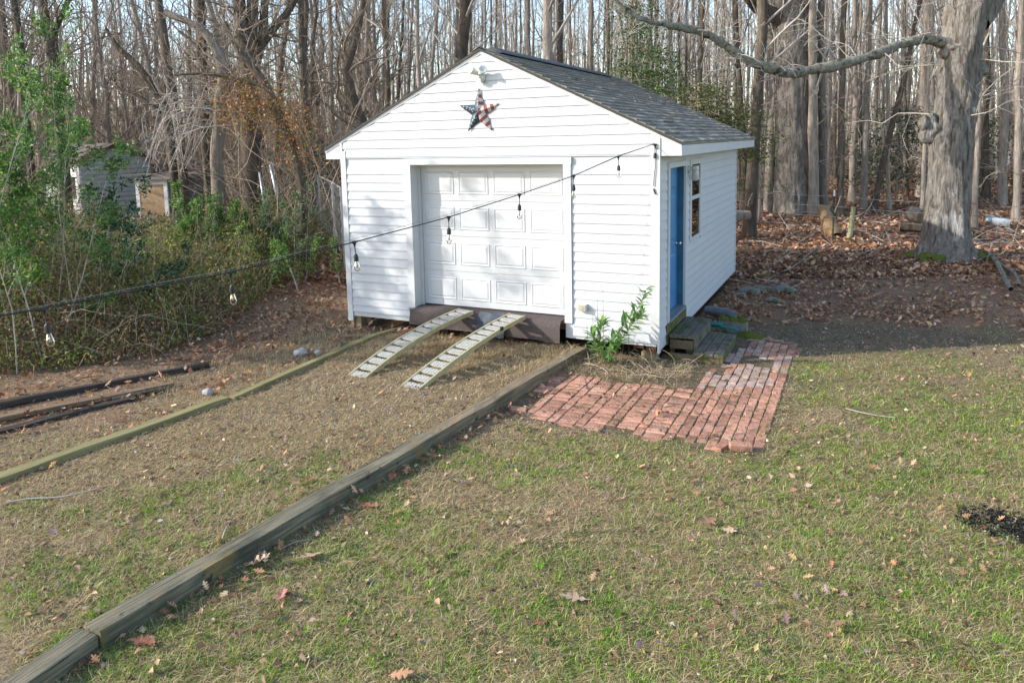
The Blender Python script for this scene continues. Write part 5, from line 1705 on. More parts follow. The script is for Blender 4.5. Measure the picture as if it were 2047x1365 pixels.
# ------------------------------------------------------------------ evergreens
def holly(label, u, v, dep, w, h, n, seed, cols=GREENS[:4], size=(.05, .11), wts=(3, 4, 3, 1), name="holly", trunk=True, group=None, cat="tree", layers=7):
    c0 = at(u, v, dep)
    g = float(gh(c0[0], c0[1]))
    o = thing(name, label, cat, (c0[0], c0[1], g), group)
    top, bot = c0[2] + h / 2, c0[2] - h / 2
    if trunk:
        V, F = tubes(np.array([[c0[0], c0[1], g - .1], [c0[0] + .03, c0[1], (g + top) / 2], [c0[0], c0[1], top]])[None], np.array([[.05, .04, .012]]), 7)
        npmesh("trunk", V, F, BARK, o, smooth=True)
    # sprays: clusters of leaves on outward branches
    k = max(8, n // 38)
    zz = bot + (top - bot) * (np.floor(rng.random(k) * layers) + rng.normal(.5, .16, k)) / layers
    a = rng.uniform(0, 6.28, k)
    rr = w / 2 * np.sqrt(rng.random(k)) * (1.05 - .6 * ((zz - bot) / (top - bot)) ** 2)
    ctr = np.stack([c0[0] + rr * np.cos(a), c0[1] + rr * np.sin(a), zz - .15 * rr], -1)
    st_ = np.stack([np.full(k, c0[0]), np.full(k, c0[1]), zz], -1)
    mid_ = (ctr + st_) / 2 + [0, 0, .06]
    V, F = tubes(np.stack([st_, mid_, ctr], 1), np.full((k, 3), 1.0) * [.014, .009, .005], 4)
    tag(npmesh("branches", V, F, BARK, o), kind="stuff")
    i = rng.integers(0, k, n)
    out = unit(np.stack([np.cos(a), np.sin(a), np.full(k, .1)], -1))[i]
    sp = .26 * (w / 2.2 + .35)
    c = ctr[i] + rng.normal(0, 1, (n, 3)) * [sp, sp, sp * .38] + out * rng.uniform(-.5, .35, n)[:, None] * sp
    leaves_obj("foliage", c, unit(out + rng.normal(0, .6, (n, 3))), rdir(n, 1.4), rng.uniform(*size, n), palette(n, cols, wts), LEAF, o, .5)
    return o


GH = "hollies and evergreens"
holly("tall airy holly with layered bright green sprays rising behind the roof's right slope", 1262, 115, 19.5, 1.7, 3.0, 3600, 1, group=GH, layers=6)
holly("second airy holly crown right of the first, lower behind the roof", 1318, 165, 20.5, 1.5, 1.9, 2000, 2, group=GH, layers=4)
holly("olive green bush showing over the roof's right edge", 1395, 215, 18.0, 1.9, 1.2, 2600, 3, [(0.06, .09, .02), (.10, .125, .03), (.15, .155, .05), (.045, .07, .02)], group=GH)
holly("olive green bush low beside the back eave", 1462, 262, 19.0, 1.5, 1.3, 2000, 4, [(0.06, .09, .02), (.10, .125, .03), (.15, .155, .05), (.045, .07, .02)], group=GH)
holly("thin leafy bush at the foot of the trees by the shed's back corner", 1520, 300, 24.0, 1.6, 2.6, 1300, 5, group=GH)
DK = [(0.02, .055, .016), (.03, .075, .02), (.05, .10, .028), (.09, .13, .035)]
holly("dark green holly bush left of the gnarled tree trunk", 1795, 285, 29.0, 3.0, 3.0, 3600, 6, DK, (.07, .15), group=GH)
holly("dark green holly bush right of the gnarled tree trunk", 1962, 300, 31.0, 2.6, 2.8, 2600, 7, DK, (.07, .15), group=GH)
holly("small dark holly far between the two big trunks", 1742, 320, 34.0, 2.0, 1.6, 900, 8, DK, (.08, .16), group=GH)
# ------------------------------------------------------------------ neighbouring sheds
def frame_px(u, v, dep, yaw):
    return Matrix.Translation(Vector([float(q) for q in at(u, v, dep)])) @ Matrix.Rotation(yaw, 4, 'Z')


YAW0 = math.atan2(RGT[1], RGT[0])
gs = thing("neighbour_shed", "grey green lapped neighbouring shed with brown gabled roof, half hidden by leaves", "shed", at(228, 420, 27))
Mg = frame_px(228, 300, 27, YAW0 + 0.92)
Mg.translation.z = 0
gw2, ez, rz = 1.28, 2.33, 2.86
b = MB()
b.add([(-gw2, 0, -.2), (gw2, 0, -.2), (gw2, 0, ez), (0, 0, rz), (-gw2, 0, ez), (-gw2, 3.4, -.2), (gw2, 3.4, -.2), (gw2, 3.4, ez), (0, 3.4, rz), (-gw2, 3.4, ez)],
      [(0, 1, 2, 3, 4), (9, 8, 7, 6, 5), (0, 4, 9, 5), (1, 6, 7, 2)])
gwall = b.build("wall", GREYSIDE, gs, Mg)
z = -0.1
while z < rz - .1:
    z1 = z + .17
    def hw(q): return gw2 if q < ez else gw2 * (rz - q) / (rz - ez)
    b = MB()
    a0, a1 = hw(z) - .01, hw(min(z1, rz - .02)) - .01
    zt = min(z1, rz - .02)
    b.add([(-a0, -.045, z), (a0, -.045, z), (a1, -.006, zt), (-a1, -.006, zt), (-a0, -.002, z), (a0, -.002, z), (a1, -.002, zt), (-a1, -.002, zt)],
          [(0, 1, 2, 3), (0, 4, 5, 1), (3, 2, 6, 7), (0, 3, 7, 4), (1, 5, 6, 2)])
    b.build("siding_board", GREYSIDE, gwall, Mg)
    z = z1
b = MB()
for sgn in (-1, 1):
    e = gw2 + .16
    zz_ = rz - (rz - ez) / gw2 * e
    a = [(0, -.15, rz + .03), (sgn * e, -.15, zz_ + .03), (sgn * e, 3.55, zz_ + .03), (0, 3.55, rz + .03)]
    b.add(a + [(x_, y_, q_ - .05) for x_, y_, q_ in a], [(0, 1, 2, 3), (7, 6, 5, 4), (0, 4, 5, 1), (1, 5, 6, 2), (2, 6, 7, 3)])
groof = b.build("roof", OLDROOF, gs, Mg)
b = MB()
for sgn in (-1, 1):
    e = gw2 + .15
    zz_ = rz - (rz - ez) / gw2 * e
    b.hexa([(0, -.175, rz - .10), (sgn * e, -.175, zz_ - .10), (sgn * e, -.152, zz_ - .10), (0, -.152, rz - .10), (0, -.175, rz + .02), (sgn * e, -.175, zz_ + .02), (sgn * e, -.152, zz_ + .02), (0, -.152, rz + .02)])
b.build("rake_board", REDTRIM, groof, Mg)
b = MB(); b.box(-gw2 - .015, -gw2 - .002, 0.05, 1.2, 0.0, ez - .1); b.box(-gw2 - .02, -gw2 + .06, -.03, .05, -.1, ez - .05)
b.build("door", WHITEP, gs, Mg)
b = MB(); b.box(-gw2 - .03, -gw2 - .02, 0.35, 0.85, 0.9, 1.7); b.build("window", plain("dark_window", (0.02, 0.025, 0.03), .1), gs, Mg)
ts_ = thing("pump_house", "small low shed with white framed orange plywood front and grey side", "shed", at(302, 415, 24))
Mt = frame_px(302, 360, 24, YAW0 - 0.15); Mt.translation.z = 0
b = MB(); b.box(-.56, .56, 0.02, 2.1, -.2, 1.60); b.build("wall", TINGREY, ts_, Mt)
b = MB(); b.box(-.44, .44, -.02, 0.018, -.1, 1.48); b.build("front_panel", PLY, ts_, Mt)
b = MB(); b.box(-.57, -.44, -.03, 0.018, -.2, 1.6); b.box(.44, .57, -.03, 0.018, -.2, 1.6); b.box(-.44, .44, -.03, .018, 1.48, 1.6); b.build("front_frame", WHITEP, ts_, Mt)
b = MB(); b.hexa([(-.68, -.14, 1.61), (.68, -.14, 1.61), (.68, 2.2, 1.62), (-.68, 2.2, 1.62), (-.68, -.14, 1.67), (.68, -.14, 1.67), (.62, 2.2, 1.80), (-.62, 2.2, 1.80)]); b.build("roof", OLDROOF, ts_, Mt)
# leaning pipes and chain link fence left of the shed
for k, (u0, v0, u1, v1, dd, lab) in enumerate([(541, 330, 552, 380, 16.5, "leaning white pipe sticking out of the thicket"), (519, 345, 527, 400, 16.3, "shorter leaning grey white pipe beside the white one")]):
    b = MB(); a, c = at(u0, v0, dd), at(u1, v1, dd); b.tube([a, c, c + (c - a) * .5], .040 if k == 0 else .025, 9)
    tag(b.build("leaning_pipe", GALV, smooth=True), lab, "pipe")
cf_ = thing("chain_link_fence", "old galvanised chain link fence between the thicket and the shed's left side", "fence", at(664, 420, 17))
fp = [(612, 345, 20.0), (636, 352, 18.3), (664, 365, 16.6), (681, 376, 15.6)]
ptsf = [at(*q_) for q_ in fp]
for p_ in ptsf:
    b = MB(); b.tube([(p_[0], p_[1], -.3), (p_[0], p_[1], p_[2])], .028, 8); b.build("post", GALV, cf_)
b = MB(); b.tube(path_curve(ptsf, 16), .02, 6); b.build("top_rail", GALV, cf_)
b = MB()
for i in range(3):
    a, c = ptsf[i], ptsf[i + 1]
    for q_ in range(9):
        for sg_ in (0, 1):
            t0, t1 = q_ / 9, (q_ + 1.6) / 9
            if sg_: t0, t1 = t1, t0
            t0, t1 = min(t0, 1), min(t1, 1)
            p0 = a + (c - a) * t0; p1 = a + (c - a) * t1
            b.tube([(p0[0], p0[1], p0[2] - .02), (p1[0], p1[1], p1[2] - 1.3)], .0022, 3, cap=False)
b.build("mesh_wire", GALV, cf_)

# ------------------------------------------------------------------ brambles and shrubs on the left
def bramble_height(x, y):
    """height of the thicket above the ground"""
    s, l = sdep(x, y), slat(x, y)
    u_ = 1023.5 + FPX * l / s
    fr = np.interp(u_, [-300, 0, 150, 300, 420, 480, 560, 640, 700], [8.8, 9.3, 9.5, 9.9, 11.0, 12.2, 14.2, 16.5, 18.5])
    h = np.interp(s - fr, [-.2, 0.3, 1.2, 2.6, 6, 11], [0, .5, 1.25, 1.6, 1.5, 1.3])
    h = h * np.interp(u_, [-200, 60, 150, 250, 430, 480, 560, 620, 690], [1.2, 1.0, .70, .55, .58, .80, .80, .66, .5])
    return h * (0.55 + .9 * fbm(x * .9, y * .9, 5))


def sample_left(n, smax=21, umax=690):
    out = []
    tot = 0
    while tot < n:
        s = rng.uniform(9.2, smax, n) ** 1.0
        u_ = rng.uniform(-260, umax, n)
        # more per area near
        keep_ = rng.random(n) < np.clip(1.35 - (s - 9.2) / 16, .15, 1)
        P_ = CAM[None, :2] + s[:, None] * FWD[None, :2] + ((u_ - 1023.5) / FPX * s)[:, None] * RGT[None, :2]
        h = bramble_height(P_[:, 0], P_[:, 1])
        keep_ &= (h > .12) & (P_[:, 0] < -0.5)
        out.append(np.concatenate([P_[keep_], h[keep_, None], s[keep_, None], u_[keep_, None]], 1)); tot += keep_.sum()
    return np.concatenate(out)[:n]


n = 125000
S = sample_left(n)
gz_ = gh(S[:, 0], S[:, 1])
tz = rng.random(n) ** .75
zc = gz_ + S[:, 2] * tz
c = np.stack([S[:, 0], S[:, 1], zc], -1) + rng.normal(0, .04, (n, 3))
nzg = fbm(S[:, 0] * .7, S[:, 1] * .7, 15)
grn = sstep(.36, .58, nzg + .20 * (S[:, 4] > 300) * (S[:, 3] > 12.5) - .10 * (S[:, 3] < 12) + .12 * (tz - .5) + .10 * (S[:, 4] < 160) - .10 * (S[:, 4] > 560))
isg = rng.random(n) < grn * .74
cg = palette(n, [(0.08, .135, .028), (.12, .19, .038), (.19, .26, .05), (.34, .37, .07), (.48, .41, .09), (.13, .16, .05)], [3, 4, 3, 2.5, 1.0, 2.5])
cb_ = palette(n, [(0.17, .095, .055), (.30, .185, .105), (.42, .29, .17), (.25, .20, .085), (.38, .20, .085), (.19, .18, .07), (.54, .40, .25)], [4, 4, 2.2, 3.5, 1.6, 3, 1])
cols = np.where(isg[:, None], cg, cb_)
o = leaves_obj("bramble_thicket", c, rdir(n, .1), rdir(n, .9), rng.uniform(.022, .065, n) * (1 + .035 * (S[:, 3] - 10)), cols, LEAF, None, .58)
tag(o, "bramble thicket of green, olive and brown leaves covering the left bank", kind="stuff")
n = 4200
S = sample_left(n)
base = np.stack([S[:, 0], S[:, 1], gh(S[:, 0], S[:, 1]) - .02], -1)
m_ = 8
Q = np.zeros((n, m_, 3)); Q[:, 0] = base
d = unit(rng.normal(0, .5, (n, 3)) + [0, 0, 1.1]); L = (S[:, 2] * rng.uniform(.9, 2.0, n)).clip(.3, 3.2)
for j in range(1, m_):
    d = unit(d + rng.normal(0, .16, (n, 3)) - np.array([0, 0, .17]))
    Q[:, j] = Q[:, j - 1] + d * (L / (m_ - 1))[:, None]
Rq = rng.uniform(.0025, .007, n)[:, None] * np.linspace(1, .5, m_)[None]
B2, r2 = grow(Q[::2], Rq[::2], 3, 3, .25, .7, .9, .3, 1, .0, .3, .5)
V, F = join([tubes(Q, Rq, 3), tubes(B2, np.maximum(r2, .002), 3)])
tag(npmesh("bramble_canes", V, F, CANE), "arching thin bramble canes through the left thicket", kind="stuff")
n = 420
S = sample_left(n, 16)
base = np.stack([S[:, 0], S[:, 1], gh(S[:, 0], S[:, 1]) + S[:, 2] * rng.uniform(.1, .8, n)], -1)
m_ = 9
Q = np.zeros((n, m_, 3)); Q[:, 0] = base
d = unit(rng.normal(0, .8, (n, 3)) + [0, 0, .5]); L = rng.uniform(.6, 2.0, n)
for j in range(1, m_):
    d = unit(d + rng.normal(0, .22, (n, 3)) - np.array([0, 0, .14]))
    Q[:, j] = Q[:, j - 1] + d * (L / (m_ - 1))[:, None]
V, F = tubes(Q, rng.uniform(.003, .007, n)[:, None] * np.linspace(1, .5, m_)[None], 4)
tag(npmesh("dry_canes", V, F, VINE), "pale dry canes looping through the left thicket", kind="stuff")


# tall privet-like shrub at the left edge
def shrub(label, base, stems, h, spread, nleaf, cols, wts, size, name="leafy_shrub", cat="shrub", group=None, lean=(0, 0, 0), seed=3, low=.15, stemr=.018, stemm=GREYTWIG, br=9):
    global rng
    keep = rng
    rng = np.random.default_rng(sum(ord(q_) * (i_ + 1) for i_, q_ in enumerate(label)) % 99991)
    o = thing(name, label, cat, base, group)
    base = np.array(base, float)
    k = 9
    P = np.zeros((stems, k, 3))
    P[:, 0] = base + rng.normal(0, 1, (stems, 3)) * [spread * .28, spread * .28, 0]
    P[:, 0, 2] = gh(P[:, 0, 0], P[:, 0, 1]) - .05
    d = unit(rng.normal(0, .16, (stems, 3)) + [0, 0, 1] + np.array(lean))
    L = h * rng.uniform(.65, 1.05, stems)
    for j in range(1, k):
        d = unit(d + rng.normal(0, .06, (stems, 3)))
        P[:, j] = P[:, j - 1] + d * (L / (k - 1))[:, None]
    R = stemr * rng.uniform(.5, 1.1, stems)[:, None] * np.linspace(1, .25, k)[None]
    B1, r1 = grow(P, R, br, 5, .24, .5, .8, low, 1, .10, .18, .3)
    B2, r2 = grow(B1, r1, 5, 4, .5, .6, .75, .15, 1, .05, .2, .4)
    for i in range(stems):
        V, F = tubes(P[i:i + 1], R[i:i + 1], 6)
        npmesh("stem", V, F, stemm, o, smooth=True)
    V, F = join([tubes(B1, np.maximum(r1, .003), 3), tubes(B2, np.maximum(r2, .002), 3)])
    tag(npmesh("branches", V, F, stemm, o), kind="stuff")
    A = np.concatenate([B1[:, 1:].reshape(-1, 3), B2.reshape(-1, 3), B2[:, 1:].reshape(-1, 3)])
    i = rng.integers(0, len(A), nleaf)
    c = A[i] + rng.normal(0, .035, (nleaf, 3))
    leaves_obj("foliage", c, rdir(nleaf, .25), rdir(nleaf, 1.0), rng.uniform(*size, nleaf), palette(nleaf, cols, wts), LEAF, o, .45)
    rng = keep
    return o


PV = [(0.05, .125, .028), (.08, .19, .038), (.13, .27, .05), (.23, .34, .07), (.38, .38, .08)]
OLV = [(0.05, .105, .022), (.085, .15, .032), (.14, .21, .045), (.23, .26, .06), (.34, .29, .07)]
b0 = onz(95, 725, -.2)
shrub("tall bright green shrub with thin grey stems at the left frame edge", (b0[0] - .45, b0[1] + .1, -.2), 12, 4.6, 1.7, 16500, PV, [3, 5, 4, 1.5, .5], (.035, .085), low=.26, br=13, stemr=.013)
b0 = onz(-60, 700, -.2)
shrub("tall bright green shrub cut off by the left frame edge", (b0[0] - .5, b0[1] + .5, -.2), 9, 4.2, 1.4, 11000, PV, [3, 5, 4, 1.5, .5], (.035, .085), low=.25)
b0 = at(205, 500, 12.0)
shrub("drooping dark glossy shrub in front of the grey neighbouring shed", (b0[0], b0[1], -.1), 5, 2.5, 1.3, 1500, [(0.02, .075, .035), (.03, .10, .045), (.06, .14, .05)], [3, 3, 1.5], (.05, .11), lean=(.35, .1, 0), low=.3)
b0 = at(395, 450, 15.5)
shrub("light green leafy bush covering the small tan shed's grey side", (b0[0], b0[1], 0), 10, 1.9, 2.3, 9500, PV, [3, 4, 4, 2, 1], (.035, .08), low=.2)
b0 = at(490, 430, 15.0)
shrub("silvery green bush at the foot of the thick three stemmed tree", (b0[0], b0[1], 0), 8, 1.75, 2.0, 5500, [(.06, .12, .04), (.11, .18, .08), (.18, .24, .13), (.2, .2, .05)], [3, 4, 3, 1], (.035, .075), low=.2)
b0 = at(565, 430, 14.5)
shrub("low green bush near the leaning white pipes", (b0[0], b0[1], 0), 8, 1.15, 1.8, 4200, PV, [2, 4, 3, 2, 1], (.03, .07), low=.2)
b0 = at(640, 330, 20.0)
shrub("dark green leafy bush just left of the shed's eave", (b0[0], b0[1], 0), 7, 2.9, 2.0, 4200, [(.04, .07, .02), (.07, .10, .03), (.12, .13, .04), (.17, .11, .05)], [3, 3, 2, 1.5], (.05, .10), low=.2)
# rusty leaves still hanging in the leaning tree
n = 2600
ctr = np.array([at(u_, v_, 15.8) for u_, v_ in ((490, 215), (520, 230), (545, 220), (575, 260), (560, 195), (470, 180), (600, 300), (600, 240), (455, 225))])
i = rng.integers(0, len(ctr), n)
c = ctr[i] + rng.normal(0, 1, (n, 3)) * [.28, .28, .24]
o = leaves_obj("hanging_leaves", c, rdir(n, -.4), rdir(n), rng.uniform(.04, .09, n), palette(n, [(.36, .16, .05), (.46, .23, .08), (.24, .13, .06), (.32, .27, .09)], [3, 3, 3, 2]), LITTER, None, .5)
tag(o, "rusty dead leaves clinging in the leaning vine covered trunk", kind="stuff")
# ivy and brown leaves on the vine tangle
n = 9000
u = rng.uniform(-60, 690, n); dep = rng.uniform(16, 27, n)
dep = np.where((u > 60) & (u < 450), dep * .4 + 22, dep)
c = np.stack([at(a, 380, d) for a, d in zip(u, dep)]); c[:, 2] = gh(c[:, 0], c[:, 1]) + rng.uniform(.2, 3.6, n) * (rng.random(n) ** .8)
keep_ = fbm(c[:, 0] * .5 + c[:, 2] * .6, c[:, 1] * .5, 91) > .47
c = c[keep_]; n = len(c)
o = leaves_obj("tangle_leaves", c, rdir(n, -.2), rdir(n, .4), rng.uniform(.04, .10, n), palette(n, [(.34, .22, .12), (.45, .32, .19), (.20, .21, .065), (.12, .18, .045), (.28, .15, .065)], [3, 2.5, 2, 2, 1.5]), LITTER, None, .5)
tag(o, "tan and green leaves caught in the vine tangle", kind="stuff")

# ------------------------------------------------------------------ laurel at the shed's right corner
la_ = thing("corner_laurel", "young leaning laurel with long glossy leaves at the shed's right front corner", "shrub", (4.35, -0.28, -.24))
stp = [[(4.33, -.30, -.26), (4.40, -.29, .05), (4.58, -.30, .32), (4.78, -.33, .58), (4.88, -.36, .80)],
       [(4.36, -.28, -.26), (4.50, -.27, .05), (4.66, -.28, .30), (4.80, -.30, .46)],
       [(4.31, -.32, -.26), (4.28, -.36, -.02), (4.30, -.42, .20), (4.34, -.44, .36)],
       [(4.30, -.28, -.26), (4.23, -.32, -.03), (4.18, -.38, .16)],
       [(4.34, -.34, -.26), (4.42, -.44, -.03), (4.50, -.50, .16)],
       [(4.31, -.33, -.26), (4.30, -.46, -.08), (4.28, -.54, 0.04)]]
LM = []
for k, cc in enumerate([(0.09, .22, .035), (.15, .31, .055), (.24, .40, .085), (.065, .17, .04)]):
    m_ = plain("laurel_leaf", cc, .32)
    nt = m_.node_tree
    tr = nt.nodes.new("ShaderNodeBsdfTranslucent"); tr.inputs[0].default_value = (*[q_ * 1.3 for q_ in cc], 1)
    mx_ = nt.nodes.new("ShaderNodeMixShader"); mx_.inputs[0].default_value = .3
    nt.links.new(nt.nodes["Principled BSDF"].outputs[0], mx_.inputs[1]); nt.links.new(tr.outputs[0], mx_.inputs[2]); nt.links.new(mx_.outputs[0], nt.nodes["Material Output"].inputs[0])
    b = MB()
    N_ = 5
    v = []
    for i in range(N_ + 1):
        t = i / N_
        w_ = .018 * math.sin(math.pi * min(1, t * .93 + .05)) ** .8
        zc_ = -.03 * t * t
        v += [(t * .125, -w_, zc_ + w_ * .35), (t * .125, 0, zc_), (t * .125, w_, zc_ + w_ * .35)]
    b.add(v, [q_ for i in range(N_) for q_ in ((3 * i, 3 * i + 3, 3 * i + 4, 3 * i + 1), (3 * i + 1, 3 * i + 4, 3 * i + 5, 3 * i + 2))])
    LM.append(b.mesh("leaf", [m_], True))
nl = 0
for si, s_ in enumerate(stp):
    C_ = path_curve(s_, 22)
    b = MB(); b.tube(C_, np.linspace(.009, .003, 22), 6); b.build("stem", CANE, la_, smooth=True)
    T = unit(np.gradient(C_, axis=0))
    for i in range(6 if si < 2 else 3, 22):
        for w_ in range(3 if i < 20 else 5):
            if nl > 285: break
            a = rng.uniform(0, 6.28)
            sd_ = unit(np.cross(T[i], unit(rng.normal(size=3))))
            dd = Vector(unit(T[i] * rng.uniform(.3, .9) + sd_ + np.array([0, -.15, .25])))
            M = Matrix.Translation(Vector(C_[i])) @ dd.to_track_quat('X', 'Z').to_matrix().to_4x4() @ Matrix.Scale(rng.uniform(.8, 1.35), 4)
            link(bpy.data.objects.new("leaf", LM[int(rng.integers(4))]), la_, M)
            nl += 1
b = MB()
for x_, y_, h_ in ((4.20, -.30, .62), (4.25, -.22, .75), (4.02, -.2, .3), (4.12, -.25, .4), (4.6, -.25, .2)):
    b.tube([(x_, y_, -.25), (x_ + .02, y_ + .02, h_ * .4 - .1), (x_ + .01, y_ + .03, h_)], [.004, .003, .002], 4)
tag(b.build("dead_stalks", BLACKBOARD), "thin dark dead stalks standing beside the laurel", "stalks")


# ------------------------------------------------------------------ fence and woodland bits on the right
wfn = thing("wire_fence", "four strand wire fence with dark green white tipped posts in front of the big oak", "fence", (6.58, 12.0, -.1))
pA, pB = at(1668, 380, 19.3), at(1939, 391, 16.6)
dirf = unit((pB - pA) * [1, 1, 0])
pC = pA - dirf * 6.5; pD = pB + dirf * 5.5
for p_ in (pC, pA, pB, pD):
    zt = pA[2] if p_ is pC else p_[2]
    zg = float(gh(p_[0], p_[1])) - .2
    b = MB()
    x_, y_ = p_[0], p_[1]
    b.box(x_ - .02, x_ + .02, y_ - .004, y_ + .004, zg, zt - .16); b.box(x_ - .004, x_ + .004, y_ + .004, y_ + .03, zg, zt - .16)
    ps = b.build("post", POSTGREEN, wfn)
    b = MB(); b.box(x_ - .021, x_ + .021, y_ - .005, y_ + .005, zt - .16, zt); b.box(x_ - .005, x_ + .005, y_ + .005, y_ + .031, zt - .16, zt); b.build("post_tip", WHITEP, ps)
for h_ in (.17, .46, .74, 1.0):
    pth = []
    for a, c in ((pC, pA), (pA, pB), (pB, pD)):
        for t in np.linspace(0, 1, 9)[:-1]:
            q_ = a + (c - a) * t
            pth.append((q_[0], q_[1] - .012, pA[2] - (1.17 - h_) - .03 * math.sin(math.pi * t)))
    b = MB(); b.tube(pth, .0055, 4, cap=False); b.build("wire", WIRE, wfn)
b = MB(); a = at(1706, 415, 20.2); c = at(1699, 472, 20.0)
b.tube([a, (a + c) / 2, c, c + (c - a) * .2], [.06, .065, .07, .07], 9)
tag(b.build("old_post", mat("lichen_post", (0.20, 0.20, 0.09), (0.30, 0.29, 0.15), scale=7, rough=.95, bump=.6, layers=[((.12, .09, .06), 9, .6, .75)])), "short mossy wooden post right of the white tipped fence post", "post")
b = MB()
a, c = at(1642, 415, 21.2), at(1664, 462, 20.6)
V, F = bark_trunk([a, (a * .5 + c * .5), c, c + (c - a) * .25], [.12, .19, .21, .16], 12, 24, .06, .05, 0, 8)
tag(npmesh("split_log", V, F, SPLITWOOD), "broken orange split log leaning at the big oak's foot", "log")


def log(label, a, c, r, m, cut=True, name="log"):
    V, F = bark_trunk([a, a * .66 + c * .34, a * .33 + c * .67, c], [r, r * 1.02, r, r * .95], 18, 24, .03, .03, 0, 9)
    o = thing(name, label, "log", a)
    npmesh("bark", V, F, m, o, smooth=True)
    T = unit(c - a)
    for p_, s_ in ((a, -1), (c, 1)):
        b = MB()
        U = unit(np.cross(T, [0, 0, 1])); Wv = np.cross(T, U)
        b.add([p_ + T * .012 * s_] + [p_ + T * .012 * s_ + r * .96 * (U * math.cos(k * .3927) + Wv * math.sin(k * .3927)) for k in range(16)], [(0, 1 + k, 1 + (k + 1) % 16) if s_ > 0 else (0, 1 + (k + 1) % 16, 1 + k) for k in range(16)])
        b.build("cut_end", SPLITWOOD if not cut else BROWNBOARD, o)
    return o


log("thick cut log with dark end lying behind the gnarled tree", at(1822, 428, 19.5), at(1846, 434, 19.0), .19, BARK)
log("dark rotten log lying left of the gnarled tree's foot", at(1800, 452, 18.0), at(1846, 458, 17.8), .11, DARKBARK)
log("pale fallen log by the shed's back corner", at(1462, 432, 19.5), at(1496, 430, 19.7), .13, BARK)
wp = thing("white_pipe_scrap", "white and grey plastic scrap on the leaves at the right", "scrap", at(1998, 442, 21.5))
a = at(1980, 441, 21.5)
b = MB(); b.tube([a, at(1994, 443, 21.4), at(2018, 446, 21.2)], [.12, .13, .11], 10); b.build("white_tube", WHITEP, wp, smooth=True)
b = MB(); b.tube([at(1974, 444, 21.4), at(1977, 435, 21.5), at(1984, 436, 21.5)], [.08, .1, .09], 9); b.build("grey_cap", GALV, wp, smooth=True)
fb = thing("fallen_branch", "forked grey fallen branch on the leaves right of the gnarled tree", "branch", (9.9, 8.6, -.15))
for s_, r0 in (([(1958, 505), (1973, 506), (1990, 520), (2003, 545), (2015, 570), (2021, 578)], .055), ([(1996, 528), (2012, 535), (2027, 545), (2034, 560), (2036, 570)], .036)):
    pts_ = [onz(a, b_, -.10 + .02 * i) for i, (a, b_) in enumerate(s_)]
    V, F = tubes(path_curve(pts_, 26)[None], (r0 * np.linspace(1, .65, 26))[None], 9)
    npmesh("limb", V, F, LIMB, fb, smooth=True)
# twig heaps and sticks on the woodland floor
n = 900
u = rng.uniform(1480, 2120, n); s = rng.uniform(13.5, 36, n)
cx_ = np.stack([CAM[:2] + a * FWD[:2] + (b_ - 1023.5) / FPX * a * RGT[:2] for a, b_ in zip(s, u)])
heap = fbm(cx_[:, 0] * .6, cx_[:, 1] * .6, 44) > .5
cx_ = cx_[heap]; n = len(cx_)
Q = np.zeros((n, 5, 3)); Q[:, 0, :2] = cx_; Q[:, 0, 2] = gh(cx_[:, 0], cx_[:, 1]) + .02
d = unit(rng.normal(0, 1, (n, 3)) * [1, 1, .22] + [0, 0, .12]); L = rng.uniform(.4, 1.8, n)
for j in range(1, 5):
    d = unit(d + rng.normal(0, .15, (n, 3)) - [0, 0, .05]); Q[:, j] = Q[:, j - 1] + d * (L / 4)[:, None]
Q[:, :, 2] = np.maximum(Q[:, :, 2], gh(Q[:, :, 0], Q[:, :, 1]) + .01)
V, F = tubes(Q, rng.uniform(.005, .016, n)[:, None] * np.linspace(1, .5, 5)[None], 4)
tag(npmesh("woodland_sticks", V, F, GREYTWIG), "fallen sticks scattered over the woodland floor", kind="stuff")
# stones and sticks in the leaves by the shed
GS = "mossy stones on the leaves right of the shed"
for k, (u_, v_, r_, lab) in enumerate([(1497, 583, .13, "long mossy stone at the left end of the stone row"), (1530, 578, .12, "round mossy stone second in the stone row"), (1568, 580, .15, "largest mossy stone at the right end of the stone row"), (1545, 600, .09, "small stone lying in front of the stone row"), (1478, 590, .08, "small grey stone nearest the shed wall")]):
    p_ = onz(u_, v_, -.2)
    lump("stone", lab, "stone", (p_[0], p_[1], -.2), r_, MOSSSTONE, (1.5, 1, .6), 10 + k, GS, 3)
for k, (u_, v_, r_, lab) in enumerate([(600, 707, .075, "pale grey stone left of the drive, the larger of the pair"), (636, 706, .05, "small pale grey stone left of the drive, right of the larger one"), (416, 786, .055, "pale grey stone beside the greenish timber")]):
    p_ = onz(u_, v_, -.2)
    lump("stone", lab, "stone", (p_[0], p_[1], -.19), r_, STONE, (1.2, 1, .8), 30 + k, "pale stones left of the drive", 3)

# ------------------------------------------------------------------ turf, straw, leaves
def scatter(n, s0, s1, lo=-.2, hi=.2, pw=1.0):
    """points on the ground in view: distance s0..s1, slightly wider than the picture"""
    s = s0 + (s1 - s0) * rng.random(n) ** pw
    lim = (1023.5 / FPX) * 1.08
    l = rng.uniform(-lim, lim, n) * s
    P_ = CAM[None, :2] + s[:, None] * FWD[None, :2] + l[:, None] * RGT[None, :2]
    return P_, s


def clear(P_):
    """away from the shed, timbers, bricks"""
    x_, y_ = P_[:, 0], P_[:, 1]
    ok = ~((x_ > -.02) & (x_ < 4.95) & (y_ > .15) & (y_ < 6.2))
    ok &= ~((np.abs(x_ - rt_x(y_)) < .10) & (y_ < .1)) & ~((np.abs(x_ - np.interp(y_, [-7.2, -3.37, -.55, .1], [.40, .90, .83, .9])) < .075) & (y_ < .1))
    ok &= ~((x_ > 4.95) & (x_ < 5.72) & (y_ > .2) & (y_ < 1.5))
    return ok


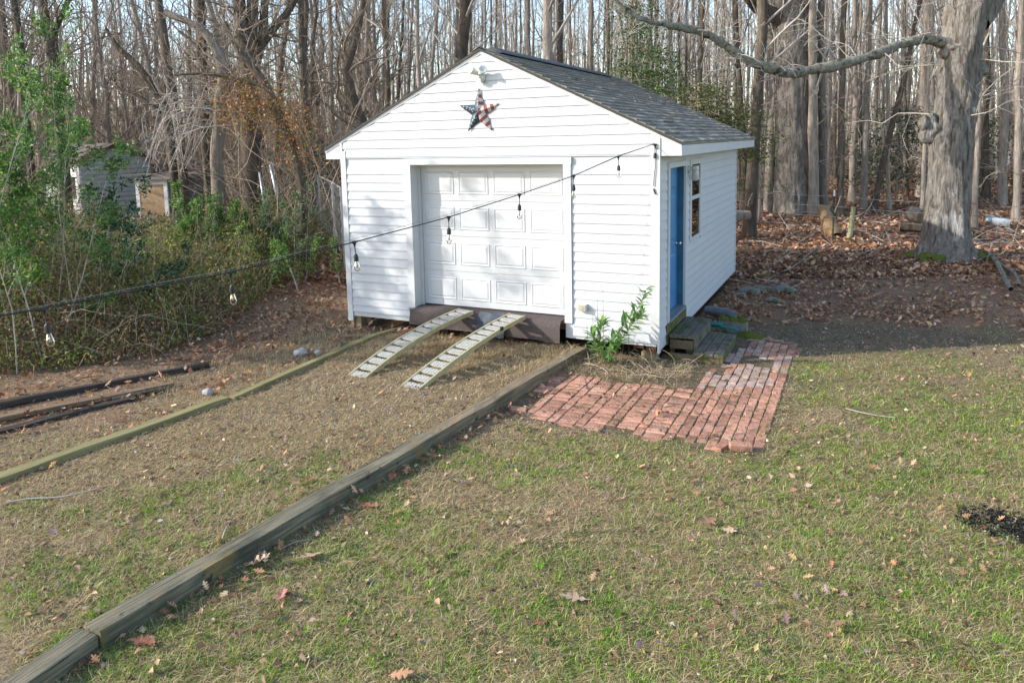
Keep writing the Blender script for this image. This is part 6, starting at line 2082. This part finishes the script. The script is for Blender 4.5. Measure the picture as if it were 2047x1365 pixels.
def onbrick(P_):
    x_, y_ = P_[:, 0], P_[:, 1]
    f_ = -2.42 + 0.30 * sstep(4.35, 3.85, x_)
    return ((x_ > 3.85) & (x_ < 5.5) & (y_ > f_) & (y_ < -.85)) | ((x_ >= 5.4) & (x_ < 6.42) & (y_ > -2.3) & (y_ < 1.5))


def blades(P_, h, w, tilt, cols, m, name, label, curl=.5, zoff=0.0):
    """two-segment blades"""
    n = len(P_)
    z_ = gh(P_[:, 0], P_[:, 1]) - .004 + zoff
    b0 = np.stack([P_[:, 0], P_[:, 1], z_], -1)
    a = rng.uniform(0, 2 * np.pi, n)
    hd = np.stack([np.cos(a), np.sin(a), np.zeros(n)], -1)
    sd_ = np.stack([-np.sin(a), np.cos(a), np.zeros(n)], -1)
    st_, ct = np.sin(tilt)[:, None], np.cos(tilt)[:, None]
    up = np.array([0, 0, 1.0])
    d1_ = hd * st_ + up * ct
    t2 = np.minimum(tilt + curl, 1.75)
    d2_ = hd * np.sin(t2)[:, None] + up * np.cos(t2)[:, None]
    m1 = b0 + d1_ * (h * .55)[:, None]
    t1 = m1 + d2_ * (h * .45)[:, None]
    t1[:, 2] = np.maximum(t1[:, 2], z_ + .004); m1[:, 2] = np.maximum(m1[:, 2], z_ + .005)
    wv_ = sd_ * (w / 2)[:, None]
    V = np.stack([b0 - wv_, b0 + wv_, m1 + wv_ * .8, m1 - wv_ * .8, t1], 1).reshape(-1, 3)
    k_ = np.arange(n)[:, None] * 5
    Fq = k_ + [0, 1, 2, 3]
    Ft = k_ + [3, 2, 4]
    return tag(npmesh(name, V, [Fq, Ft], m, col=np.concatenate([cols, cols])), label, kind="stuff")


GC = [(0.10, .205, .018), (.15, .29, .024), (.215, .37, .035), (.31, .41, .06), (.40, .38, .12)]
SC = [(0.56, .435, .245), (.45, .32, .17), (.66, .54, .33), (.29, .19, .105), (.38, .35, .15)]
# green turf
P1, s1 = scatter(330000, 3.5, 7.2, pw=.95)
P2, s2 = scatter(150000, 7.2, 12.5)
P_ = np.concatenate([P1, P2]); s_ = np.concatenate([s1, s2])
lit, grn, stw = masks(P_[:, 0], P_[:, 1])
clump = sstep(.38, .66, fbm(P_[:, 0] * 7, P_[:, 1] * 7, 61, 3))
k_ = (rng.random(len(P_)) < (grn * .90 + .08 * (lit < .3)) * (.18 + .82 * clump)) & clear(P_) & (~onbrick(P_) | (rng.random(len(P_)) < .03))
Pg, sg_ = P_[k_], s_[k_]
n = len(Pg)
yel = fbm(Pg[:, 0] * 1.3, Pg[:, 1] * 1.3, 71)[:, None]
cols = palette(n, GC, [3, 4, 3.5, 1.8, .8]) * (0.8 + .45 * yel)
blades(Pg, rng.uniform(.015, .052, n), rng.uniform(.0030, .0058, n) * (1 + .06 * (sg_ - 4)), rng.uniform(.25, 1.35, n), cols, GRASSM, "grass", "short winter grass growing in patches over the yard")
ng = n
# straw
P1, s1 = scatter(300000, 3.5, 7.2, pw=.95)
P2, s2 = scatter(260000, 7.2, 13)
P_ = np.concatenate([P1, P2]); s_ = np.concatenate([s1, s2])
lit, grn, stw = masks(P_[:, 0], P_[:, 1])
k_ = (rng.random(len(P_)) < (.18 + .74 * stw * (1 - .22 * grn)) * (1 - .8 * lit * (P_[:, 0] > 1)) * (1 - .45 * (P_[:, 0] < .5))) & clear(P_) & (~onbrick(P_) | (rng.random(len(P_)) < .035))
Pg, sg_ = P_[k_], s_[k_]
n = len(Pg)
cols = palette(n, SC, [4, 4, 2.5, 2.5, 1.2])
blades(Pg, rng.uniform(.03, .12, n), rng.uniform(.0024, .0046, n) * (1 + .07 * (sg_ - 4)), rng.uniform(1.05, 1.57, n), cols, GRASSM, "straw", "dead straw coloured grass lying over the yard", .25)
print("grass", ng, "straw", n)
# tan dead grass stalks standing in the thicket
n = 3000
S = sample_left(n)
k_ = (fbm(S[:, 0] * .8, S[:, 1] * .8, 151) > .42) & (S[:, 4] > 120)
S = S[k_]; n = len(S)
blades(S[:, :2], rng.uniform(.25, .85, n), rng.uniform(.004, .008, n), rng.uniform(.1, 1.1, n), palette(n, SC, [4, 3, 4, 2, 1]), GRASSM, "dead_stalk_grass", "tan dead grass stalks standing in the thicket", .7, S[:, 2] * rng.uniform(.1, .75, n))
# brighter tufts of longer grass
P_, s_ = scatter(9000, 3.7, 9.0, pw=.9)
lit, grn, stw = masks(P_[:, 0], P_[:, 1])
P_ = P_[(rng.random(len(P_)) < grn * .26) & clear(P_) & ~onbrick(P_) & (fbm(P_[:, 0] * 1.4, P_[:, 1] * 1.4, 131) > .47)]
Pg = np.repeat(P_, 16, axis=0) + rng.normal(0, .016, (len(P_) * 16, 2))
n = len(Pg)
hh = np.repeat(rng.uniform(.03, .075, len(P_)), 16)
blades(Pg, hh * rng.uniform(.6, 1.2, n), rng.uniform(.0028, .005, n), rng.uniform(.15, 1.1, n), np.repeat(palette(len(P_), GC[1:], [3, 4, 2, .8]), 16, axis=0) * rng.uniform(.8, 1.2, (n, 1)), GRASSM, "grass_tufts", "fresh green tufts of longer grass in the lawn")
# stones showing through the drive
P_, s_ = scatter(16000, 4.5, 11.2)
k_ = (P_[:, 0] > lt_x(P_[:, 1]) + .1) & (P_[:, 0] < rt_x(P_[:, 1]) - .1) & (P_[:, 1] < -.2) & (fbm(P_[:, 0] * 1.2, P_[:, 1] * 1.2, 141) > .50)
P_ = P_[k_]; n = len(P_)
oc = np.array([[1, 0, 0], [0, 1, 0], [-1, 0, 0], [0, -1, 0], [0, 0, 1], [0, 0, -.6]], float)
sz = rng.gamma(3, .0030, n).clip(.004, .020)
V = (oc[None] * (1 + rng.normal(0, .22, (n, 6, 3)))) * sz[:, None, None] * np.array([1.2, 1, .75])
a = rng.uniform(0, 6.28, n)
V = np.stack([V[..., 0] * np.cos(a)[:, None] - V[..., 1] * np.sin(a)[:, None], V[..., 0] * np.sin(a)[:, None] + V[..., 1] * np.cos(a)[:, None], V[..., 2]], -1)
V += np.stack([P_[:, 0], P_[:, 1], gh(P_[:, 0], P_[:, 1]) + .002], -1)[:, None]
of = np.array([[0, 1, 4], [1, 2, 4], [2, 3, 4], [3, 0, 4], [1, 0, 5], [2, 1, 5], [3, 2, 5], [0, 3, 5]])
F = (np.arange(n)[:, None, None] * 6 + of[None]).reshape(-1, 3)
tag(npmesh("gravel", V.reshape(-1, 3), F, LITTER, col=np.repeat(palette(n, [(.29, .26, .225), (.38, .345, .30), (.20, .18, .16), (.34, .28, .22)], [4, 2, 3, 2]), 8, axis=0)), "grey gravel showing through the thin grass of the drive", kind="stuff")
# taller dry tufts by the drive head, the bed and the thicket foot
cs_ = []
for (x0, x1, y0, y1, k_) in ((3.2, 4.6, -.9, .05, 5200), (4.2, 5.4, -.85, 0.1, 3000), (.9, 3.6, -1.4, -.1, 5200), (-.6, .7, -3.6, -.3, 6000), (-2.4, .2, -1.2, 1.6, 5000)):
    cs_.append(np.stack([rng.uniform(x0, x1, k_), rng.uniform(y0, y1, k_)], -1))
Pg = np.concatenate(cs_)
Pg = Pg[clear(Pg) & ~onbrick(Pg) & (fbm(Pg[:, 0] * 3, Pg[:, 1] * 3, 81) > .45)]
n = len(Pg)
blades(Pg, rng.uniform(.05, .17, n), rng.uniform(.002, .0042, n), rng.uniform(.3, 1.5, n), palette(n, SC, [4, 3, 4, 2, .5]), GRASSM, "dry_tufts", "taller dry grass tufts around the drive head and plant bed", .5)


# oak leaf outline
HALF = [(0, .012), (.12, .02), (.2, .17), (.27, .19), (.31, .05), (.42, .28), (.5, .29), (.54, .06), (.66, .22), (.73, .21), (.77, .05), (.88, .09), (1, .0)]


def oak_mesh(curl, seed):
    r_ = np.random.default_rng(seed)
    v, f = [], []
    for i, (t, w_) in enumerate(HALF):
        jl_, jr_ = 1 + r_.normal(0, .15), 1 + r_.normal(0, .15)
        z0 = curl * .35 * (t - .45) ** 2
        zz = lambda q_: z0 + curl * 1.6 * q_ * q_ + r_.normal(0, .008)
        tt_ = t + .16 * w_
        v += [(tt_, -w_ * jr_, zz(w_)), (t, 0, z0), (tt_, w_ * jl_, zz(w_))]
    for i in range(len(HALF) - 1):
        f += [(3 * i, 3 * i + 3, 3 * i + 4, 3 * i + 1), (3 * i + 1, 3 * i + 4, 3 * i + 5, 3 * i + 2)]
    v += [(-.22, .006, curl * .1 + .02), (-.22, -.006, curl * .1 + .02)]
    f += [(1, 0, len(v) - 1, len(v) - 2)]
    return np.array(v), f


OAK = [oak_mesh(c_, i) for i, c_ in enumerate((.35, .8, 1.4, .1, -.5, 1.0))]
# single big leaves one could pick up
LMATS = [mat("oak_leaf_tan", (0.42, 0.23, 0.125), (0.34, 0.17, 0.085), scale=20, rough=.7), mat("oak_leaf_rust", (0.33, 0.125, 0.06), (0.25, 0.09, 0.045), scale=20, rough=.7),
         mat("oak_leaf_pale", (0.46, 0.33, 0.22), (0.38, 0.25, 0.16), scale=20, rough=.7), mat("oak_leaf_pink", (0.44, 0.20, 0.14), (0.36, 0.15, 0.10), scale=20, rough=.7)]
omesh = []
for k in range(8):
    v, f = OAK[k % 6]
    me = bpy.data.meshes.new("oak_leaf"); me.from_pydata([tuple(q_) for q_ in v], [], f); me.materials.append(LMATS[k % 4]); omesh.append(me)
big = [(490, 1150, .19, 2, "tan pointed oak leaf below the dark timber's middle, leftmost of a trio"), (515, 1137, .12, 0, "small tan leaf above the trio's largest leaf"), (532, 1155, .10, 0, "curled tan leaf right of the trio"),
       (570, 1185, .19, 3, "broad pinkish oak leaf on the lawn below the dark timber"), (318, 1300, .17, 1, "orange curled leaf standing at the bottom left beside the timber"), (650, 1112, .22, 2, "long pale oak leaf right of the dark timber"),
       (752, 1022, .14, 1, "upright rust leaf on the lawn above the long pale leaf"), (812, 958, .14, 0, "tan leaf near the timber joint"), (780, 972, .12, 1, "rust leaf touching the timber near its joint"),
       (628, 976, .13, 1, "orange leaf on the drive side of the dark timber"), (604, 992, .11, 0, "tan leaf wedged against the drive side of the dark timber"), (1178, 1207, .19, 2, "pale tan oak leaf at the bottom centre of the lawn"),
       (1433, 1040, .19, 0, "tan oak leaf alone on the lawn right of centre"), (1440, 1063, .12, 2, "pale leaf just below the lone tan oak leaf"), (1060, 1250, .11, 1, "small rust leaf at the bottom centre"),
       (1900, 1328, .13, 1, "rust leaf in the bottom right corner"), (1540, 962, .10, 2, "small pale leaf right of the loose brick"), (1405, 990, .10, 0, "small tan leaf in front of the patio"),
       (1640, 843, .11, 0, "tan leaf on the straw right of the patio"), (1990, 905, .11, 1, "rust leaf at the right frame edge"), (1460, 735, .16, 2, "pale leaf lying across the limed bricks"),
       (775, 1355, .15, 0, "orange leaf cut by the bottom frame edge"), (440, 1100, .09, 1, "brown leaf on the drive side of the dark timber's lower half"), (1920, 1022, .10, 0, "tan leaf left of the charred patch"), (985, 1045, .10, 2, "pale curled leaf in the middle of the lawn")]
for k, (u_, v_, sz, mi, lab) in enumerate(big):
    p_ = onz(u_, v_, -.235)
    z_ = float(gh(p_[0], p_[1])) + .028
    M = Matrix.Translation((p_[0], p_[1], z_)) @ Euler((random.uniform(-.3, .3), random.uniform(-.35, .2), random.uniform(0, 6.28))).to_matrix().to_4x4() @ Matrix.Scale(sz, 4)
    me = omesh[mi + (4 if k % 2 else 0)]
    tag(link(bpy.data.objects.new("oak_leaf", me), None, M), lab, "leaf", "single oak leaves on the lawn and drive")


def oak_scatter(P_, size, cols, name, label, lift=.01, flat=.35):
    n = len(P_)
    Vs, F3, F4, cc = [], [], [], []
    off = 0
    which = rng.integers(0, len(OAK), n)
    z_ = gh(P_[:, 0], P_[:, 1]) + lift * rng.random(n) + .008
    Fl, Cl = [], []
    for w_ in range(len(OAK)):
        i = np.where(which == w_)[0]
        v, f = OAK[w_]
        f = np.array(f)
        az = rng.uniform(0, 6.28, len(i)); rx, ry = rng.normal(0, flat, len(i)), rng.normal(0, flat, len(i))
        flip = np.where(rng.random(len(i)) < .4, -1, 1)
        X, Y, Z = v[:, 0] - .4, v[:, 1], v[:, 2]
        y1, z1 = Y[None] * np.cos(rx)[:, None] - Z[None] * (flip * np.sin(rx + 1e-3) * 0 + np.sin(rx))[:, None], (Y[None] * np.sin(rx)[:, None] + Z[None] * np.cos(rx)[:, None]) * flip[:, None]
        x2, z2 = X[None] * np.cos(ry)[:, None] + z1 * np.sin(ry)[:, None], -X[None] * np.sin(ry)[:, None] + z1 * np.cos(ry)[:, None]
        x3, y3 = x2 * np.cos(az)[:, None] - y1 * np.sin(az)[:, None], x2 * np.sin(az)[:, None] + y1 * np.cos(az)[:, None]
        sz = size[i][:, None]
        z2 = z2 - z2.min(axis=1, keepdims=True)
        V = np.stack([P_[i, 0][:, None] + x3 * sz, P_[i, 1][:, None] + y3 * sz, z_[i][:, None] + z2 * sz], -1)
        Vs.append(V.reshape(-1, 3))
        Fl.append((np.arange(len(i))[:, None, None] * len(v) + f[None]).reshape(-1, 4) + off)
        Cl.append(np.repeat(cols[i], len(f), axis=0))
        off += len(i) * len(v)
    return tag(npmesh(name, np.concatenate(Vs), np.concatenate(Fl), LITTER, col=np.concatenate(Cl)), label, kind="stuff")


RC = [(0.43, .225, .12), (.56, .35, .215), (.27, .14, .08), (.15, .082, .052), (.60, .43, .29), (.37, .245, .165), (.50, .235, .115)]
RW = [4, 3, 4, 3.5, 1.3, 3, 2]
# lobed leaves: near the shed, right side and left bank
P_, s_ = scatter(52000, 9.5, 18)
lit, grn, stw = masks(P_[:, 0], P_[:, 1])
P_ = P_[(rng.random(len(P_)) < lit * (.18 + .82 * sstep(.40, .56, fbm(P_[:, 0] * 1.5, P_[:, 1] * 1.5, 13)) + .4 * sstep(13, 15, s_))) & clear(P_) & ~onbrick(P_)]
n = len(P_)
oak_scatter(P_, rng.uniform(.045, .115, n), palette(n, RC, RW, .25), "leaf_litter", "brown and rust oak leaves carpeting the ground beside and behind the shed", .03, .38)
print("litter", n)
P_, s_ = scatter(5200, 7, 12)
P_ = P_[(P_[:, 0] < lt_x(P_[:, 1]) - .1) & clear(P_) & (fbm(P_[:, 0] * 1.6, P_[:, 1] * 1.6, 19) > .46)]
n = len(P_)
oak_scatter(P_, rng.uniform(.05, .115, n), palette(n, RC, RW, .25), "left_leaf_litter", "brown oak leaves lying left of the drive", .03, .5)
# folded simple leaves further back
P_, s_ = scatter(85000, 14.5, 46, pw=1.25)
lit, grn, stw = masks(P_[:, 0], P_[:, 1])
P_ = P_[(lit > .3) & clear(P_)]
n = len(P_)
s_ = sdep(P_[:, 0], P_[:, 1])
c = np.stack([P_[:, 0], P_[:, 1], gh(P_[:, 0], P_[:, 1]) + .03 + .05 * rng.random(n)], -1)
o = leaves_obj("woodland_litter", c, rdir(n) * [1, 1, .35], rdir(n, 1.6), rng.uniform(.065, .15, n) * (1 + .03 * (s_ - 14)), palette(n, RC, RW, .25), LITTER, None, .65, .3)
tag(o, "rust brown leaf carpet on the woodland floor", kind="stuff")
# fragments on the lawn and drive
P_, s_ = scatter(11000, 3.6, 12, pw=.9)
P_ = P_[clear(P_)]
n = len(P_)
c = np.stack([P_[:, 0], P_[:, 1], gh(P_[:, 0], P_[:, 1]) + .012 + .012 * rng.random(n) + .03 * onbrick(P_)], -1)
k_ = ~onbrick(P_) | (rng.random(n) < .25)
c = c[k_]; n = len(c)
o = leaves_obj("leaf_fragments", c, rdir(n) * [1, 1, .3], rdir(n, 1.3), rng.gamma(3, .0085, n).clip(.010, .07), palette(n, [(.42, .33, .26), (.36, .22, .14), (.48, .40, .34), (.22, .12, .075), (.15, .085, .055), (.42, .27, .16)], [1.2, 3.2, .45, 3, 3, 2.6], .25), LITTER, None, .62, .35)
tag(o, "small curled leaf fragments strewn over lawn and drive", kind="stuff")
# medium lobed leaves on the lawn
P_, s_ = scatter(1500, 3.8, 11)
P_ = P_[clear(P_) & (rng.random(len(P_)) < .8)]
n = len(P_)
oak_scatter(P_, rng.uniform(.03, .085, n), palette(n, RC + [(.30, .20, .18), (.20, .125, .105)], [2.5, 2.2, 3, 2, 1.2, 2, 1.2, 3, 3], .2), "lawn_leaves", "small fallen leaves dotted over the lawn", .02, .4)
P_ = np.stack([np.zeros(150), rng.uniform(-6.8, -1.6, 150)], -1)
P_[:, 0] = rt_x(P_[:, 1]) + .10 + rng.exponential(.10, 150)
oak_scatter(P_, rng.uniform(.04, .10, 150), palette(150, RC, [3, 2, 4, 3, 1, 2, 1.5], .2), "timber_leaves", "fallen leaves gathered in the shade along the right timber", .02, .45)
# clover-like weeds in the lawn
P_, s_ = scatter(26000, 3.7, 8.5)
lit, grn, stw = masks(P_[:, 0], P_[:, 1])
P_ = P_[(fbm(P_[:, 0] * 3.2, P_[:, 1] * 3.2, 101) > .56) & (grn > .12) & clear(P_) & ~onbrick(P_)]
n = len(P_)
c = np.stack([P_[:, 0], P_[:, 1], gh(P_[:, 0], P_[:, 1]) + rng.uniform(.006, .028, n)], -1)
o = leaves_obj("lawn_weeds", c, rdir(n) * [1, 1, .3], rdir(n, 2.2), rng.uniform(.010, .026, n), palette(n, [(.045, .10, .022), (.07, .14, .03), (.11, .17, .045), (.05, .085, .035)], [3, 3, 2, 2]), LEAF, None, .75, .2)
tag(o, "small broad leaved weeds growing through the lawn", kind="stuff")
# moss and grass in the brick joints
n = 12000
P_ = np.stack([rng.uniform(3.9, 6.45, n), rng.uniform(-2.4, .4, n)], -1)
P_ = P_[onbrick(P_) & (fbm(P_[:, 0] * 2.2, P_[:, 1] * 2.2, 111) > .48)]
n = len(P_)
jx = rng.random(n) < .5
P_[jx, 0] = np.round((P_[jx, 0] - 3.86) / .1017) * .1017 + 3.86
P_[~jx, 1] = np.round(P_[~jx, 1] / .1005) * .1005 + .02
o = blades(P_, rng.uniform(.018, .05, n), rng.uniform(.003, .006, n), rng.uniform(.1, .9, n), palette(n, [(.07, .11, .02), (.13, .15, .04), (.22, .17, .08), (.10, .07, .04)], [3, 3, 2, 2]), GRASSM, "joint_grass", "grass and moss growing in the brick joints")
# sticks on the lawn, dry vines over the bed
GT = "thin sticks lying on the grass"
for k, (pl, r_, lab) in enumerate([([(15, 1020), (60, 1012), (120, 1008), (170, 998), (220, 984)], .007, "long pale stick on the drive at the left"), ([(445, 1095), (452, 1075), (464, 1050)], .006, "short dark stick beside the dark timber"),
                                   ([(1690, 812), (1740, 822), (1790, 830)], .006, "pale stick on the grass right of the patio"), ([(560, 1100), (590, 1085), (620, 1078)], .005, "twig in the shade of the dark timber")]):
    pts_ = [onz(a, b_, -.2) for a, b_ in pl]
    for p_ in pts_: p_[2] = float(gh(p_[0], p_[1])) + .02 + random.uniform(0, .01)
    V, F = tubes(path_curve(pts_, 14)[None], (r_ * np.linspace(1, .5, 14))[None], 6)
    tag(npmesh("stick", V, F, GREYTWIG, smooth=True), lab, "stick", GT)
dv = []
for pl in ([(1160, 722), (1185, 730), (1210, 726), (1222, 712)], [(1165, 728), (1195, 735), (1215, 748), (1210, 768)], [(1170, 700), (1178, 730), (1162, 752), (1158, 775)], [(1230, 735), (1270, 728), (1300, 745), (1340, 742), (1375, 744)],
           [(1240, 755), (1290, 752), (1330, 756), (1380, 750)], [(1255, 760), (1275, 745), (1290, 735)], [(1300, 752), (1302, 735), (1285, 728)], [(1130, 720), (1150, 705), (1175, 690)], [(1195, 700), (1200, 680), (1215, 690)]):
    pts_ = [onz(a, b_, -.2) for a, b_ in pl]
    for p_ in pts_: p_[2] = float(gh(p_[0], p_[1])) + .035 + random.uniform(0, .03)
    dv.append(path_curve(pts_, 16))
V, F = tubes(np.array(dv), np.full((len(dv), 16), .0055), 5)
n = 170
b0 = np.stack([rng.uniform(3.95, 5.3, n), rng.uniform(-.85, -.05, n), np.full(n, -.215)], -1)
Q = np.zeros((n, 7, 3)); Q[:, 0] = b0
d = unit(rng.normal(0, 1, (n, 3)) * [1, 1, .35] + [0, 0, .25])
for j in range(1, 7):
    d = unit(d + rng.normal(0, .35, (n, 3)) - [0, 0, .12]); Q[:, j] = Q[:, j - 1] + d * .06
Q[:, :, 2] = np.maximum(Q[:, :, 2], -.225)
V2, F2 = tubes(Q, np.full((n, 7), .003), 3)
V, F = join([(V, F), (V2, F2)])
tag(npmesh("dry_vines", V, F, VINE, smooth=True), "pale dry vines looping over the bed between shed and patio", kind="stuff")
# charred patch at the right edge
ac = onz(1995, 1052, -.24)
n = 7000
a = rng.uniform(0, 6.28, n); r_ = np.sqrt(rng.random(n))
P_ = np.stack([ac[0] + .22 + r_ * .50 * np.cos(a), ac[1] + r_ * .34 * np.sin(a)], -1)
k_ = rng.random(n) < np.clip(1.15 - 1.1 * r_ + 1.6 * (fbm(P_[:, 0] * 5, P_[:, 1] * 5, 121) - .5), 0, 1)
P_ = P_[k_]; n = len(P_)
c = np.stack([P_[:, 0], P_[:, 1], gh(P_[:, 0], P_[:, 1]) + rng.uniform(.008, .030, n)], -1)
o = leaves_obj("charred_patch", c, rdir(n) * [1, 1, .5], rdir(n, 1.2), rng.uniform(.010, .030, n), palette(n, [(.010, .010, .011), (.02, .02, .022), (.045, .045, .048), (.3, .29, .28), (.15, .11, .09)], [6, 5, 2, 1.0, 1.2], .2), LITTER, None, .8, .3)
tag(o, "patch of black charred bits on the grass at the right edge", kind="stuff")
# debris on the roof
for k, (x_, y_, r_, pal) in enumerate([(3.55, 4.4, .6, 0), (4.3, 3.2, 1.1, 1), (3.9, 2.6, .7, 1), (4.55, 2.3, .6, 1)]):
    z_ = roofz(x_) + .03
    pth = [(x_ + (.1 * math.sin(t * 3 + k)) + .3 * (t - .5) * (k % 2), y_ + r_ * (t - .5), 0) for t in np.linspace(0, 1, 9)]
    pth = [(p_[0], p_[1], roofz(p_[0]) + .022) for p_ in pth]
    b = MB(); b.tube(pth, .006, 5)
    tag(b.build("roof_twig", VINE), ["short twig with a dead leaf cluster on the upper right roof slope", "longest dry twig lying on the middle of the right roof slope", "dry twig on the right roof slope above the longest one", "dry twig low on the right roof slope near the eave"][k], "twig", "twigs on the roof")

# labels of trees that read alike: say how they stand to each other, from left to right
ORD = ["first", "second", "third", "fourth", "fifth", "sixth", "seventh", "eighth", "ninth", "tenth"]
same = {}
for o in bpy.data.objects:
    if o.get("category") == "tree" and o.get("group") in (GW, GL): same.setdefault(o["label"], []).append(o)
for lab, os_ in same.items():
    if len(os_) < 2: continue
    def colu(o):
        d_ = np.array(o.location) - CAM
        return np.dot(d_, RM[:, 0]) / -np.dot(d_, RM @ np.array([0, 0, 1.0]))
    os_.sort(key=colu)
    for i, o in enumerate(os_): o["label"] = f"{lab}, {ORD[min(i, 9)]} such from the left"
